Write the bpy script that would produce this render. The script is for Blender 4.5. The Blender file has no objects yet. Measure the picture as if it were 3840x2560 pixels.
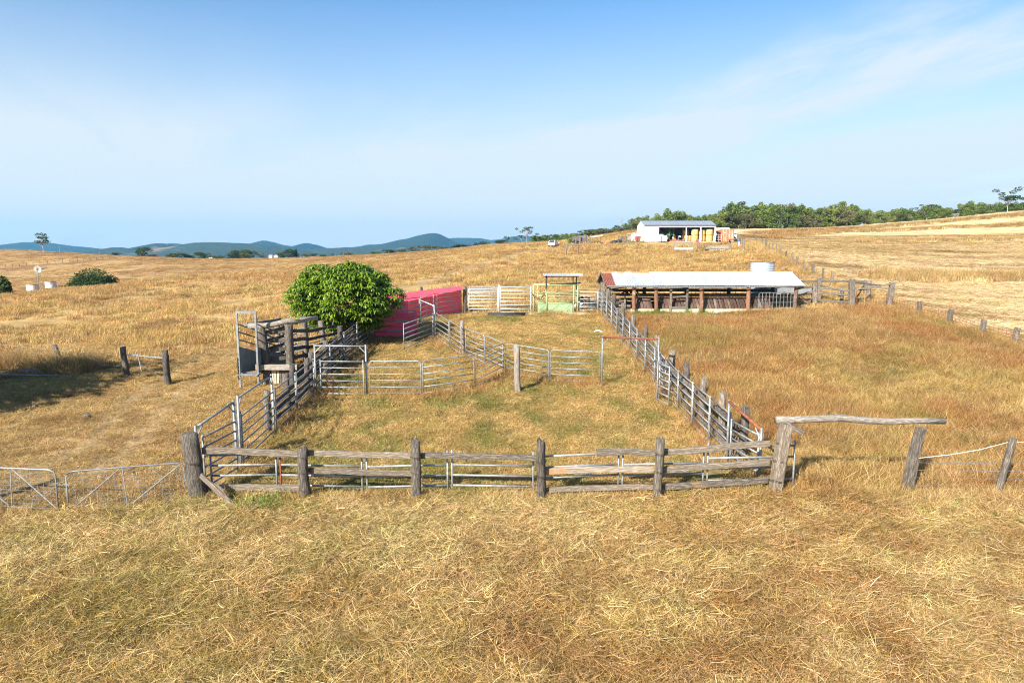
import bpy, bmesh, math, random
import numpy as np
from mathutils import Vector, Matrix, Euler

# ------------------------------------------------------------------ camera, sky, sun, exposure
SC = bpy.context.scene
COL = SC.collection
cam_d = bpy.data.cameras.new('camera')
cam_d.sensor_width = 36.0
cam_d.lens = 36.0 * 2600.0 / 3840.0
cam_d.clip_start = 0.5
cam_d.clip_end = 60000
cam = bpy.data.objects.new('camera', cam_d)
COL.objects.link(cam)
cam.location = (0, 0, 7.0)
cam.rotation_euler = (math.radians(90 - 7.67), 0, 0)
SC.camera = cam

SUN_EL, SUN_DIR = math.radians(31), (-0.60, -0.80)          # horizontal direction towards the sun
world = bpy.data.worlds.new('World')
SC.world = world
world.use_nodes = True
wn, wl = world.node_tree.nodes, world.node_tree.links
wn.clear()
def wnode(t, **kw):
    n = wn.new(t)
    for k, v in kw.items():
        setattr(n, k, v)
    return n
def wmath(op, a, b=None, c=None, clamp=False):
    n = wnode('ShaderNodeMath', operation=op, use_clamp=clamp)
    for i, v in enumerate((a, b, c)):
        if v is None: continue
        if isinstance(v, (int, float)): n.inputs[i].default_value = v
        else: wl.new(v, n.inputs[i])
    return n.outputs[0]
sky = wnode('ShaderNodeTexSky', sky_type='NISHITA', sun_disc=False)
sky.sun_elevation = SUN_EL
sky.sun_rotation = math.atan2(SUN_DIR[0], SUN_DIR[1])
sky.altitude = 100
sky.air_density = 1.0
sky.dust_density = 1.3
sky.ozone_density = 2.5
# thin cirrus: noise on a flat layer high above, drawn out along one wind direction
tc = wnode('ShaderNodeTexCoord')
sep = wnode('ShaderNodeSeparateXYZ'); wl.new(tc.outputs['Generated'], sep.inputs[0])
den = wmath('MAXIMUM', wmath('ADD', sep.outputs['Z'], 0.10), 0.05)
comb = wnode('ShaderNodeCombineXYZ')
wl.new(wmath('DIVIDE', sep.outputs['X'], den), comb.inputs[0])
wl.new(wmath('DIVIDE', sep.outputs['Y'], den), comb.inputs[1])
px_, py_ = comb.inputs[0].links[0].from_socket, comb.inputs[1].links[0].from_socket
al = wmath('SUBTRACT', wmath('MULTIPLY', px_, 0.5), wmath('MULTIPLY', py_, 0.866))     # along the wind
ac = wmath('ADD', wmath('MULTIPLY', px_, 0.866), wmath('MULTIPLY', py_, 0.5))           # across it
def wispy(sa, sc_, detail, lo, hi, ox=0.0, dist=0.5):
    cb = wnode('ShaderNodeCombineXYZ')
    wl.new(wmath('ADD', wmath('MULTIPLY', al, sa), ox), cb.inputs[0]); wl.new(wmath('MULTIPLY', ac, sc_), cb.inputs[1])
    nz = wnode('ShaderNodeTexNoise')
    nz.inputs['Scale'].default_value = 1.0; nz.inputs['Detail'].default_value = detail
    nz.inputs['Roughness'].default_value = 0.6; nz.inputs['Distortion'].default_value = dist
    wl.new(cb.outputs[0], nz.inputs['Vector'])
    mr = wnode('ShaderNodeMapRange', interpolation_type='SMOOTHSTEP')
    wl.new(nz.outputs[0], mr.inputs[0]); mr.inputs[1].default_value = lo; mr.inputs[2].default_value = hi
    return mr.outputs[0]
def ramp(v, a, b):
    mr = wnode('ShaderNodeMapRange', interpolation_type='SMOOTHSTEP')
    wl.new(v, mr.inputs[0]); mr.inputs[1].default_value = a; mr.inputs[2].default_value = b
    return mr.outputs[0]
wob = wmath('SUBTRACT', wispy(.9, .9, 4, .2, .8, 5.0), 0.5)
off = wmath('ABSOLUTE', wmath('SUBTRACT', wmath('ADD', ac, wmath('MULTIPLY', wob, .55)), 2.62))
band = wmath('MULTIPLY', ramp(off, .62, .0), wispy(.55, 2.0, 7, .30, .66, 2.0))
fine = wmath('MULTIPLY', wispy(.35, .8, 7, .42, .70, 9.3, 1.0), ramp(sep.outputs['Z'], .24, .05))
veil = wmath('MULTIPLY', wispy(.22, .45, 4, .30, .72, 4.4, .4), ramp(sep.outputs['Z'], .34, .04))
cl = wmath('ADD', wmath('MULTIPLY', band, .80), wmath('ADD', wmath('MULTIPLY', fine, .45), wmath('MULTIPLY', veil, .45)))
cl = wmath('ADD', cl, wmath('MULTIPLY', ramp(sep.outputs['Z'], .40, -.02), .74))   # milky air low in the sky, the same all round
cl = wmath('MINIMUM', cl, .92)
hsv = wnode('ShaderNodeHueSaturation')
hsv.inputs['Saturation'].default_value = 1.28
wl.new(sky.outputs[0], hsv.inputs['Color'])
mixc = wnode('ShaderNodeMix', data_type='RGBA')
wl.new(cl, mixc.inputs[0])
wl.new(hsv.outputs[0], mixc.inputs[6])
mixc.inputs[7].default_value = (4.1, 4.5, 4.75, 1)
bg = wnode('ShaderNodeBackground')
bg.inputs['Strength'].default_value = 0.082
wl.new(mixc.outputs[2], bg.inputs['Color'])
wo = wnode('ShaderNodeOutputWorld')
wl.new(bg.outputs[0], wo.inputs['Surface'])

sun_d = bpy.data.lights.new('sun', 'SUN')
sun_d.energy = 5.0
sun_d.angle = math.radians(0.53)
sun_d.color = (1.0, 0.94, 0.84)
sun = bpy.data.objects.new('sun', sun_d)
COL.objects.link(sun)
sun.location = (-30, -40, 60)
_sd = Vector((SUN_DIR[0] * math.cos(SUN_EL), SUN_DIR[1] * math.cos(SUN_EL), math.sin(SUN_EL)))
sun.rotation_euler = _sd.to_track_quat('Z', 'Y').to_euler()

SC.render.engine = 'CYCLES'
cy = SC.cycles
cy.max_bounces = 5; cy.diffuse_bounces = 3; cy.glossy_bounces = 2; cy.transmission_bounces = 3
cy.transparent_max_bounces = 6; cy.volume_bounces = 0
cy.caustics_reflective = False; cy.caustics_refractive = False
cy.use_denoising = True
cy.denoiser = 'OPENIMAGEDENOISE'
cy.denoising_input_passes = 'RGB_ALBEDO_NORMAL'
cy.denoising_prefilter = 'NONE'
cy.pixel_filter_type = 'BLACKMAN_HARRIS'; cy.filter_width = 1.1
vs = SC.view_settings
vs.view_transform = 'Standard'; vs.look = 'None'; vs.exposure = 1.3; vs.gamma = 1.0; vs.use_curve_mapping = False

RNG = np.random.default_rng(7)
random.seed(7)
R = random.Random(11)

# ------------------------------------------------------------------ noise helpers (numpy)
def _hash(ix, iy, seed):
    h = (ix.astype(np.int64) * 374761393 + iy.astype(np.int64) * 668265263 + seed * 974711) & 0xffffffff
    h = ((h ^ (h >> 13)) * 1274126177) & 0xffffffff
    return ((h ^ (h >> 16)) & 0xffff) / 65535.0
def vnoise(x, y, seed=0):
    x = np.asarray(x, float); y = np.asarray(y, float)
    ix, iy = np.floor(x), np.floor(y)
    fx, fy = x - ix, y - iy
    fx = fx * fx * (3 - 2 * fx); fy = fy * fy * (3 - 2 * fy)
    a, b = _hash(ix, iy, seed), _hash(ix + 1, iy, seed)
    c, d = _hash(ix, iy + 1, seed), _hash(ix + 1, iy + 1, seed)
    return (a * (1 - fx) + b * fx) * (1 - fy) + (c * (1 - fx) + d * fx) * fy
def fbm(x, y, seed=0, octv=4, gain=0.5):
    s, a, n = 0, 1.0, 0
    for o in range(octv):
        s = s + a * vnoise(x * 2 ** o, y * 2 ** o, seed + o * 17); n += a; a *= gain
    return s / n
def sstep(a, b, x):
    t = np.clip((np.asarray(x, float) - a) / (b - a), 0, 1)
    return t * t * (3 - 2 * t)
def polydist(x, y, pts):
    x = np.asarray(x, float); y = np.asarray(y, float)
    best = np.full(np.broadcast(x, y).shape, 1e9)
    for (ax, ay), (bx, by) in zip(pts[:-1], pts[1:]):
        dx, dy = bx - ax, by - ay
        t = np.clip(((x - ax) * dx + (y - ay) * dy) / (dx * dx + dy * dy), 0, 1)
        best = np.minimum(best, np.hypot(x - ax - t * dx, y - ay - t * dy))
    return best

# ------------------------------------------------------------------ terrain: a smooth surface through surveyed spot heights
CTRL = np.array([(-20.0,3.0,0.00), (-20.0,10.0,0.00), (-20.0,18.5,0.00), (-20.0,32.0,0.35), (-9.0,3.0,0.00), (-9.0,10.0,0.00), (-9.0,18.5,0.00), (-9.0,32.0,0.60), (-9.0,53.0,2.20), (0.0,3.0,0.00), (0.0,10.0,0.00), (0.0,18.5,0.00), (0.0,32.0,0.60), (0.0,53.0,2.20), (7.0,3.0,0.00), (7.0,10.0,0.00), (7.0,18.5,0.15), (7.0,32.0,0.60), (7.0,53.0,2.20), (18.0,3.0,0.00), (18.0,10.0,0.00), (18.0,18.5,0.15), (18.0,32.0,0.50), (18.0,53.0,2.10), (-40.9,55.0,0.24), (-70.2,95.0,0.29), (-97.6,132.0,-2.98), (-143.9,195.0,-4.59), (-213.1,290.0,-1.48), (-270.9,370.0,6.28), (-62.3,97.0,1.08), (-86.7,135.0,-1.86), (-128.2,200.0,-3.66), (-191.6,300.0,0.16), (-237.0,372.0,4.45), (-63.6,115.0,1.09), (-83.0,150.0,-1.34), (-113.2,205.0,-1.81), (-176.0,320.0,2.38), (-206.2,375.0,2.44), (-35.2,75.0,1.27), (-70.1,150.0,1.01), (-91.2,195.0,-1.76), (-121.4,260.0,-0.21), (-177.1,380.0,0.50), (-49.3,140.0,2.21), (-65.2,185.0,0.18), (-91.5,260.0,0.88), (-126.5,360.0,1.26), (-22.6,95.0,2.66), (-35.6,150.0,3.01), (-45.1,190.0,2.02), (-56.9,240.0,2.44), (-81.7,345.0,2.80), (-10.3,84.0,2.84), (-21.6,180.0,4.95), (-40.3,330.0,5.24), (-0.6,80.0,3.04), (2.1,110.0,4.07), (9.8,160.0,7.17), (-5.3,200.0,6.99), (3.0,300.0,8.23), (-6.5,340.0,8.91), (19.3,105.0,3.81), (28.0,153.0,8.38), (36.8,225.0,12.24), (24.5,230.0,9.85), (37.1,143.0,6.99), (39.6,153.0,8.38), (40.0,110.0,6.74), (34.6,80.0,3.81), (69.0,185.0,9.78), (89.3,240.0,13.58), (28.9,53.0,2.40), (30.7,42.0,1.01), (35.7,48.0,1.29), (57.6,78.0,1.94), (67.7,92.0,2.80), (116.9,160.0,8.50), (145.9,200.0,12.26), (181.7,250.0,20.11), (50.2,95.0,4.47), (86.7,165.0,8.73), (112.7,215.0,12.17), (130.9,250.0,15.63), (-26.0,15.0,0.00), (-86.6,50.0,-1.00), (-173.2,100.0,-4.00), (-329.1,190.0,6.00), (-606.2,350.0,-25.00), (-431.0,551.6,-25.00), (-239.4,657.8,-25.00), (-83.5,594.2,-14.00), (20.9,599.6,2.00), (72.8,342.4,12.00), (124.7,586.9,10.00), (147.9,317.2,14.00), (253.6,543.8,12.00), (210.6,279.5,17.00), (361.1,479.2,14.00), (34.6,20.0,0.50), (86.6,50.0,3.00), (173.2,100.0,14.00), (303.1,175.0,25.00), (519.6,300.0,30.00)])
def _feat(x, y):
    return np.stack([np.arctan2(x, y) * 3, np.log(np.maximum(np.hypot(x, y), 2.5)) * 1.4], -1)
_K = _feat(CTRL[:, 0], CTRL[:, 1])
def _U(r2):
    return np.where(r2 > 0, .5 * r2 * np.log(np.maximum(r2, 1e-12)), 0)
def _fit():
    n = len(_K); A = np.zeros((n + 3, n + 3)); d = ((_K[:, None] - _K[None]) ** 2).sum(-1)
    A[:n, :n] = _U(d) + np.eye(n) * 0.002; A[:n, n] = 1; A[:n, n + 1:] = _K; A[n:, :n] = A[:n, n:].T
    return np.linalg.solve(A, np.r_[CTRL[:, 2], 0, 0, 0])
_W = _fit()
def spot(x, y):
    f = _feat(np.asarray(x, float), np.asarray(y, float)); n = len(_K)
    d = ((f[..., None, :] - _K) ** 2).sum(-1)
    return np.matmul(_U(d), _W[:n]) + _W[n] + np.matmul(f, _W[n + 1:])

# zones of the place, in metres
TRACK = [(-14.02, 21.10), (-14.15, 24.18), (-15.60, 29.08), (-16.70, 35.10), (-17.60, 42.28), (-17.69, 52.30), (-15.53, 64.01), (-12.22, 71.95), (-9.94, 90.32), (-5.45, 114.93), (1.24, 141.54), (9.48, 160.47)]
FENCE_R = [(30.90, 38.89), (30.72, 41.99), (29.32, 49.68), (28.94, 53.04), (32.22, 66.54), (34.57, 79.97), (36.77, 94.81), (40.12, 110.42), (52.41, 149.90)]
STRIPS = [([(43.90, 82.39), (56.25, 90.04), (70.65, 96.01), (170, 92)], 3.6), ([(78.64, 157.67), (99.71, 165.78), (120.65, 165.10), (190, 170)], 2.6), ([(65.94, 180.56), (98.94, 213.42), (126.90, 211.50), (151.46, 207.86), (220, 225)], 3.0), ([(71.18, 201.36), (89.21, 217.41), (110.55, 227.42), (138.52, 231.12), (166.02, 228.29), (240, 250)], 5.0)]
BROWN = [(62.19, 179.64), (82.22, 208.01), (104.38, 223.40)]
RUTS = [([(-211.08, 288.78), (-202.78, 297.87), (-189.77, 304.60), (-179.18, 312.69)], 3.6), ([(-131.73, 211.96), (-123.36, 223.57), (-111.89, 239.55), (-81.51, 231.52)], 5.0), ([(-97.88, 291.12), (-61.70, 260.53)], 1.2)]
FR = np.array(sorted([(b, a) for a, b in FENCE_R]))
def fence_x(y):
    return np.interp(y, FR[:, 0], FR[:, 1])
def is_paddock(x, y):
    return (x > fence_x(y) + .2) & (y > 38) & ((y < 160) | (x > 45 + (y - 160) * .25))
def in_yard(x, y):
    return (x > -8.9) & (x < 7.0) & (y > 18.7) & (y < 52)
def in_pen(x, y):
    return (x > 7.0) & (x < np.maximum(fence_x(y), 20)) & (y > 19) & (y < 52.6) & ~is_paddock(x, y)
def in_front(x, y):
    return y < 18.9 + np.where(x > 7.5, 0.2, np.where(x < -9, -0.9 + np.clip((-9 - x) * -.25, -1, 0), 0))
def track_mask(x, y):
    d = polydist(x, y, TRACK)
    w = 1.9 + 1.3 * fbm(x * .25, y * .25, 5) + np.clip(np.asarray(y) - 60, 0, 80) * .012
    soft = sstep(w, w * .45, d)
    o = d - .95 - .25 * (fbm(x * .2, y * .2, 6) - .5)
    rut = np.exp(-(o / .42) ** 2)
    far = sstep(50, 80, y)
    return np.clip(soft * (.28 + .5 * far) + rut * .75 * (1 - .5 * far) * sstep(.25, .55, fbm(x * .35, y * .35, 7)), 0, 1)
def strip_mask(x, y):
    m = 0
    for pts, hw in STRIPS:
        m = np.maximum(m, sstep(hw * 1.15, hw * .7, polydist(x, y, pts) + 1.6 * (fbm(x * .3, y * .3, 9) - .5)))
    return m

# polar sheet of ground, fine in front, out past the horizon
TH = np.unique(np.concatenate([np.radians(np.linspace(-50, 50, 430)), np.radians(np.linspace(50, 310, 70))]))
LR = np.unique(np.concatenate([np.linspace(math.log(1.5), math.log(8), 20), np.linspace(math.log(8), math.log(700), 380), np.linspace(math.log(700), math.log(5500), 50)]))
tt, rr = np.meshgrid(TH, np.exp(LR), indexing='ij')
gx, gy = rr * np.sin(tt), rr * np.cos(tt)
def raw_height(x, y):
    r = np.hypot(x, y)
    th = np.arctan2(x, y)
    thc = np.clip(th, -1.05, 1.05)
    k = np.clip((np.abs(th) - 1.05) / 1.2, 0, 1)
    rc = np.minimum(r, 600)
    z = np.empty_like(r)
    flat = z.reshape(-1); a = (rc * np.sin(thc)).reshape(-1); b = (rc * np.cos(thc)).reshape(-1)
    for i in range(0, flat.size, 20000):
        flat[i:i + 20000] = spot(a[i:i + 20000], b[i:i + 20000])
    z = flat.reshape(r.shape)
    z = z * (1 - k) + (-.004 * r) * k
    far = sstep(450, 1500, r)
    z = z * (1 - far) + (-42 + 5 * fbm(x * .002, y * .002, 3)) * far
    amp = np.clip(.035 + r * .0011, 0, .5)
    z = z + (fbm(x * .35, y * .35, 1) - .5) * amp + (fbm(x * 1.1, y * 1.1, 2) - .5) * .15 * np.clip(r / 10, .3, 1) + (vnoise(x * 2.7, y * 2.7, 4) - .5) * .09 * sstep(40, 20, r)
    return z
GZ = raw_height(gx, gy)
# level pads where buildings stand
for cx, cy_, hw, hd in ((14.7, 55, 8.5, 4), (37, 157, 11, 6)):
    w = sstep(1.35, 1.0, np.maximum(np.abs(gx - cx) / hw, np.abs(gy - cy_) / hd))
    GZ = GZ * (1 - w * .0)
def zat(x, y):
    x = np.asarray(x, float); y = np.asarray(y, float)
    th = np.arctan2(x, y); th = np.where(th < TH[0], th + 2 * math.pi, th)
    fi = np.interp(th, TH, np.arange(len(TH))); fj = np.interp(np.log(np.maximum(np.hypot(x, y), 1.6)), LR, np.arange(len(LR)))
    i = np.clip(fi.astype(int), 0, len(TH) - 2); j = np.clip(fj.astype(int), 0, len(LR) - 2)
    u, v = fi - i, fj - j
    return (GZ[i, j] * (1 - u) + GZ[i + 1, j] * u) * (1 - v) + (GZ[i, j + 1] * (1 - u) + GZ[i + 1, j + 1] * u) * v
def z1(x, y):
    return float(zat(x, y))

# colours of dry ground cover (linear)
C_ = lambda *a: np.array(a, float)
STRAW, PALE, GOLD, BRN, RED, OLIVE, GREEN = C_(.48, .325, .125), C_(.62, .455, .205), C_(.46, .31, .13), C_(.27, .16, .065), C_(.34, .18, .07), C_(.28, .225, .07), C_(.16, .19, .045)
SOIL, DIRT, GRAVEL = C_(.20, .13, .06), C_(.34, .22, .10), C_(.25, .20, .13)
def lerp(a, b, t):
    return a * (1 - t[..., None]) + b * t[..., None]
def cover_colour(x, y):
    """what colour the dry grass is at a place"""
    n1 = fbm(x * .12, y * .12, 21); n2 = fbm(x * .45, y * .45, 22); n3 = fbm(x * .05, y * .05, 23)
    c = lerp(np.broadcast_to(GOLD, n1.shape + (3,)), np.broadcast_to(STRAW, n1.shape + (3,)), sstep(.35, .7, n1))
    c = lerp(c, np.broadcast_to(BRN, c.shape), sstep(.5, .78, n2) * .75)
    fr = in_front(x, y + 1.8 * (fbm(x * .7, y * .7, 37) - .5)).astype(float)
    cf = lerp(np.broadcast_to(PALE, c.shape), np.broadcast_to(STRAW, c.shape), sstep(.42, .72, n1) * .8)
    n4 = fbm(x * .9, y * 1.1, 26)
    cf = lerp(cf, np.broadcast_to(RED, c.shape), np.clip(sstep(.45, .72, n2) * .35 + sstep(.46, .62, n4) * .5 * sstep(-5, 2, x + 2 * n1), 0, 1))
    cf = lerp(cf, np.broadcast_to(OLIVE * 1.1, c.shape), sstep(.42, .60, fbm(x * .7, y * 1.0, 24)) * (.10 + .50 * sstep(1, -8, x)))
    c = lerp(c, cf, fr)
    fl = sstep(.48, .66, fbm(x * .03, y * .045, 38)) * sstep(60, 110, y)
    c = lerp(c, np.broadcast_to(BRN * 1.45, c.shape), np.clip(fl * .6 + .35 * sstep(-5, -25, x) * sstep(110, 150, y + x * .25), 0, .8))
    jx, jy = x + 1.2 * (fbm(x * .9, y * .9, 35) - .5), y + 1.6 * (fbm(x * .8, y * .8, 36) - .5)
    ya = in_yard(jx, jy).astype(float)
    cyd = lerp(np.broadcast_to(STRAW * 1.05, c.shape), np.broadcast_to(OLIVE, c.shape), sstep(.38, .68, fbm(x * .9, y * .7, 28)) * .6)
    cyd = lerp(cyd, np.broadcast_to(GREEN, c.shape), sstep(.50, .68, fbm(x * 1.1, y * .55, 27)) * sstep(.35, .6, n1) * .55)
    c = lerp(c, cyd, ya)
    pe = in_pen(jx, jy).astype(float)
    cp = lerp(np.broadcast_to(RED * 1.05, c.shape), np.broadcast_to(GOLD * .85 + BRN * .1, c.shape), sstep(.38, .70, fbm(x * .35, y * .3, 29)) * .8)
    cp = lerp(cp, np.broadcast_to(STRAW * .95, c.shape), sstep(.54, .72, fbm(x * .22, y * .28, 46)) * .7)
    cp = lerp(cp, np.broadcast_to(OLIVE, c.shape), sstep(.56, .72, fbm(x * .25 + 7, y * .3, 47)) * .6)
    cp = lerp(cp, np.broadcast_to(BRN * 1.1, c.shape), sstep(.5, .75, n2) * .6)
    bare = np.exp(-(((x - 19) / 6) ** 2 + ((y - 34) / 5) ** 2)) + .8 * np.exp(-(((x - 11) / 4) ** 2 + ((y - 22) / 2) ** 2))
    cp = lerp(cp, np.broadcast_to(STRAW * .9 + GREEN * .2, c.shape), np.clip(bare, 0, 1) * sstep(.3, .6, n2))
    c = lerp(c, cp, pe)
    pa = is_paddock(x, y).astype(float)
    st = fbm(x * .02 + y * .03, y * .42 - x * .06, 31)
    cs = lerp(np.broadcast_to(C_(.70, .535, .295), c.shape), np.broadcast_to(PALE * .95, c.shape), sstep(.40, .72, st))
    cs = lerp(cs, np.broadcast_to(BRN * 1.2, c.shape), sstep(.52, .74, fbm(x * .03 + 9, y * .3, 33)) * .6)
    sm = strip_mask(x, y)
    cs = lerp(cs, np.broadcast_to(GOLD * .85, c.shape), sm)
    cs = lerp(cs, np.broadcast_to(BRN * 1.25, c.shape), sstep(9, 3, polydist(x, y, BROWN)) * .8)
    c = lerp(c, cs, pa)
    return c

gc = cover_colour(gx, gy)
tm = track_mask(gx, gy)
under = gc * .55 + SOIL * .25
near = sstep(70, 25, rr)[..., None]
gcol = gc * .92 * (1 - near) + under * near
dirtc = lerp(np.broadcast_to(DIRT, gc.shape), np.broadcast_to(GRAVEL, gc.shape), sstep(.45, .65, fbm(gx * .5, gy * .5, 41)))
gcol = lerp(gcol, dirtc, tm * np.clip(.15 + 1.0 * fbm(gx * .5, gy * .5, 43), 0, 1) * (1 - .45 * sstep(45, 90, rr)))
# worn short ground left of the yard
worn = sstep(-9.2, -10.5, gx) * sstep(-24, -19, gx) * sstep(17, 21, gy) * sstep(48, 40, gy)
gcol = lerp(gcol, np.broadcast_to(DIRT * .8 + STRAW * .25, gcol.shape), worn * .55 * (.4 + .6 * fbm(gx * .6, gy * .6, 44)))
for pts, hw in RUTS:
    gcol = lerp(gcol, np.broadcast_to(C_(.09, .055, .03) if hw < 4 else C_(.30, .19, .10), gcol.shape), sstep(hw, hw * .3, polydist(gx, gy, pts)) * .85)
# the far plain: paddocks and scrub
farm = sstep(700, 1100, rr)
fields = lerp(np.broadcast_to(C_(.075, .085, .035), gcol.shape), np.broadcast_to(C_(.30, .20, .12), gcol.shape), sstep(.52, .62, fbm(gx * .0016, gy * .0009, 51)))
gcol = lerp(gcol, fields, farm)

def mesh_from(name, verts, faces, mats=(), smooth=False):
    me = bpy.data.meshes.new(name)
    me.from_pydata(verts, [], faces)
    for m in mats: me.materials.append(m)
    if smooth:
        me.polygons.foreach_set('use_smooth', [True] * len(me.polygons))
    me.update()
    return me
def fast_mesh(name, V, F, mat=None, smooth=False):
    """V (n,3), F (m,k) arrays with all faces of k corners"""
    me = bpy.data.meshes.new(name)
    V = np.asarray(V, np.float32); F = np.asarray(F, np.int32)
    me.vertices.add(len(V)); me.vertices.foreach_set('co', V.ravel())
    m, k = F.shape
    me.loops.add(m * k); me.loops.foreach_set('vertex_index', F.ravel())
    me.polygons.add(m)
    me.polygons.foreach_set('loop_start', np.arange(0, m * k, k, dtype=np.int32))
    try: me.polygons.foreach_set('loop_total', np.full(m, k, np.int32))
    except Exception: pass
    if smooth: me.polygons.foreach_set('use_smooth', np.ones(m, bool))
    if mat: me.materials.append(mat)
    me.update(calc_edges=True)
    return me
def vcol(me, name, arr):
    a = me.attributes.new(name, 'FLOAT_COLOR', 'POINT')
    full = np.ones((len(me.vertices), 4), np.float32); full[:, :arr.shape[1]] = arr
    a.data.foreach_set('color', full.ravel())
def vflt(me, name, arr):
    a = me.attributes.new(name, 'FLOAT', 'POINT')
    a.data.foreach_set('value', np.asarray(arr, np.float32))

# ------------------------------------------------------------------ materials
def new_mat(name):
    m = bpy.data.materials.new(name); m.use_nodes = True
    nt = m.node_tree; nt.nodes.clear()
    return m, nt
def N(nt, t, **kw):
    n = nt.nodes.new(t)
    for k, v in kw.items(): setattr(n, k, v)
    return n
def link(nt, a, b): nt.links.new(a, b)
def mth(nt, op, a, b=None, clamp=False):
    n = N(nt, 'ShaderNodeMath', operation=op, use_clamp=clamp)
    for i, v in enumerate((a, b)):
        if v is None: continue
        if isinstance(v, (int, float)): n.inputs[i].default_value = v
        else: link(nt, v, n.inputs[i])
    return n.outputs[0]
def mixcol(nt, f, a, b, mode='MIX'):
    n = N(nt, 'ShaderNodeMix', data_type='RGBA', blend_type=mode)
    for i, v in ((0, f), (6, a), (7, b)):
        if isinstance(v, (int, float)): n.inputs[i].default_value = v
        elif isinstance(v, (tuple, list)): n.inputs[i].default_value = (*v[:3], 1)
        else: link(nt, v, n.inputs[i])
    return n.outputs[2]
def noise(nt, vec, scale, detail=4, rough=.55, mapscale=None):
    if mapscale:
        mp = N(nt, 'ShaderNodeMapping'); mp.inputs['Scale'].default_value = mapscale
        link(nt, vec, mp.inputs[0]); vec = mp.outputs[0]
    n = N(nt, 'ShaderNodeTexNoise'); n.inputs['Scale'].default_value = scale
    n.inputs['Detail'].default_value = detail; n.inputs['Roughness'].default_value = rough
    link(nt, vec, n.inputs['Vector'])
    return n.outputs[0]
def mrange(nt, v, a, b, lo=0.0, hi=1.0):
    n = N(nt, 'ShaderNodeMapRange', interpolation_type='SMOOTHSTEP')
    link(nt, v, n.inputs[0])
    for i, q in zip((1, 2, 3, 4), (a, b, lo, hi)): n.inputs[i].default_value = q
    return n.outputs[0]
def finish(nt, color, rough=.7, metal=0.0, bump=None, bump_d=.01, spec=.4):
    b = N(nt, 'ShaderNodeBsdfPrincipled')
    if isinstance(color, (tuple, list)): b.inputs['Base Color'].default_value = (*color[:3], 1)
    else: link(nt, color, b.inputs['Base Color'])
    if isinstance(rough, (int, float)): b.inputs['Roughness'].default_value = rough
    else: link(nt, rough, b.inputs['Roughness'])
    b.inputs['Metallic'].default_value = metal
    b.inputs['Specular IOR Level'].default_value = spec
    if bump is not None:
        bp = N(nt, 'ShaderNodeBump'); bp.inputs['Strength'].default_value = 1.0; bp.inputs['Distance'].default_value = bump_d
        link(nt, bump, bp.inputs['Height']); link(nt, bp.outputs[0], b.inputs['Normal'])
    o = N(nt, 'ShaderNodeOutputMaterial'); link(nt, b.outputs[0], o.inputs[0])
    return b
def pmat(name, c1, c2, scale=4.0, stretch=None, rough=.75, metal=0.0, bump=0.0, spec=.35, lo=.35, hi=.65, vary=.15, patch=None, patch_scale=1.5, patch_at=(.55, .68), world_space=False):
    """two-tone weathered surface: noise between c1 and c2, value varied per object, optional third colour in patches"""
    m, nt = new_mat(name)
    if world_space: vec = N(nt, 'ShaderNodeNewGeometry').outputs['Position']
    else: vec = N(nt, 'ShaderNodeTexCoord').outputs['Object']
    info = N(nt, 'ShaderNodeObjectInfo')
    off = N(nt, 'ShaderNodeVectorMath', operation='ADD'); link(nt, vec, off.inputs[0])
    sc_ = N(nt, 'ShaderNodeVectorMath', operation='SCALE'); sc_.inputs[0].default_value = (31, 17, 7); link(nt, info.outputs['Random'], sc_.inputs['Scale'])
    link(nt, sc_.outputs[0], off.inputs[1])
    v = off.outputs[0]
    n1 = noise(nt, v, scale, 5, .6, stretch)
    col = mixcol(nt, mrange(nt, n1, lo, hi), c1, c2)
    if patch is not None:
        n2 = noise(nt, v, patch_scale, 4, .6)
        col = mixcol(nt, mrange(nt, n2, *patch_at), col, patch)
    if vary:
        val = mth(nt, 'ADD', mth(nt, 'MULTIPLY', info.outputs['Random'], 2 * vary), 1 - vary)
        col = mixcol(nt, 1.0, col, N(nt, 'ShaderNodeCombineColor').outputs[0], 'MULTIPLY') if False else col
        hs = N(nt, 'ShaderNodeHueSaturation'); link(nt, col, hs.inputs['Color']); link(nt, val, hs.inputs['Value']); col = hs.outputs[0]
    finish(nt, col, rough, metal, n1 if bump else None, bump, spec)
    return m

WOOD = pmat('weathered_grey_timber', (.29, .25, .20), (.085, .07, .055), 9, (6, 6, .5), .85, lo=.30, hi=.58, bump=.02, vary=.22, patch=(.30, .19, .11), patch_scale=1.3, patch_at=(.58, .75))
WOOD_D = pmat('dark_weathered_timber', (.155, .132, .108), (.04, .034, .028), 9, (6, 6, .5), .88, lo=.32, hi=.62, bump=.022, vary=.2)
WOOD_P = pmat('pale_weathered_timber', (.33, .28, .22), (.12, .095, .07), 9, (6, 6, .5), .85, lo=.28, hi=.55, bump=.018, vary=.18)
WOOD_B = pmat('bleached_timber', (.50, .455, .39), (.22, .19, .15), 9, (6, 6, .5), .85, lo=.28, hi=.55, bump=.018, vary=.1)
WOOD_X = pmat('weathered_log', (.46, .42, .36), (.17, .148, .12), 9, (.5, 6, 6), .85, lo=.28, hi=.58, bump=.02, vary=.1)
WOOD_R = pmat('red_brown_timber', (.26, .125, .065), (.12, .065, .04), 8, (5, 5, .5), .85, bump=.01, vary=.2, patch=(.30, .25, .19), patch_scale=1.6)
BOARD = pmat('old_brown_boards', (.15, .085, .06), (.075, .05, .04), 7, (6, 6, .5), .85, bump=.006, vary=.4, patch=(.20, .17, .14), patch_scale=.8, patch_at=(.5, .7))
GALV = pmat('galvanised_steel', (.30, .315, .315), (.20, .215, .22), 6, None, .5, metal=.3, vary=.14, patch=(.38, .38, .365), patch_scale=9)
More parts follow.
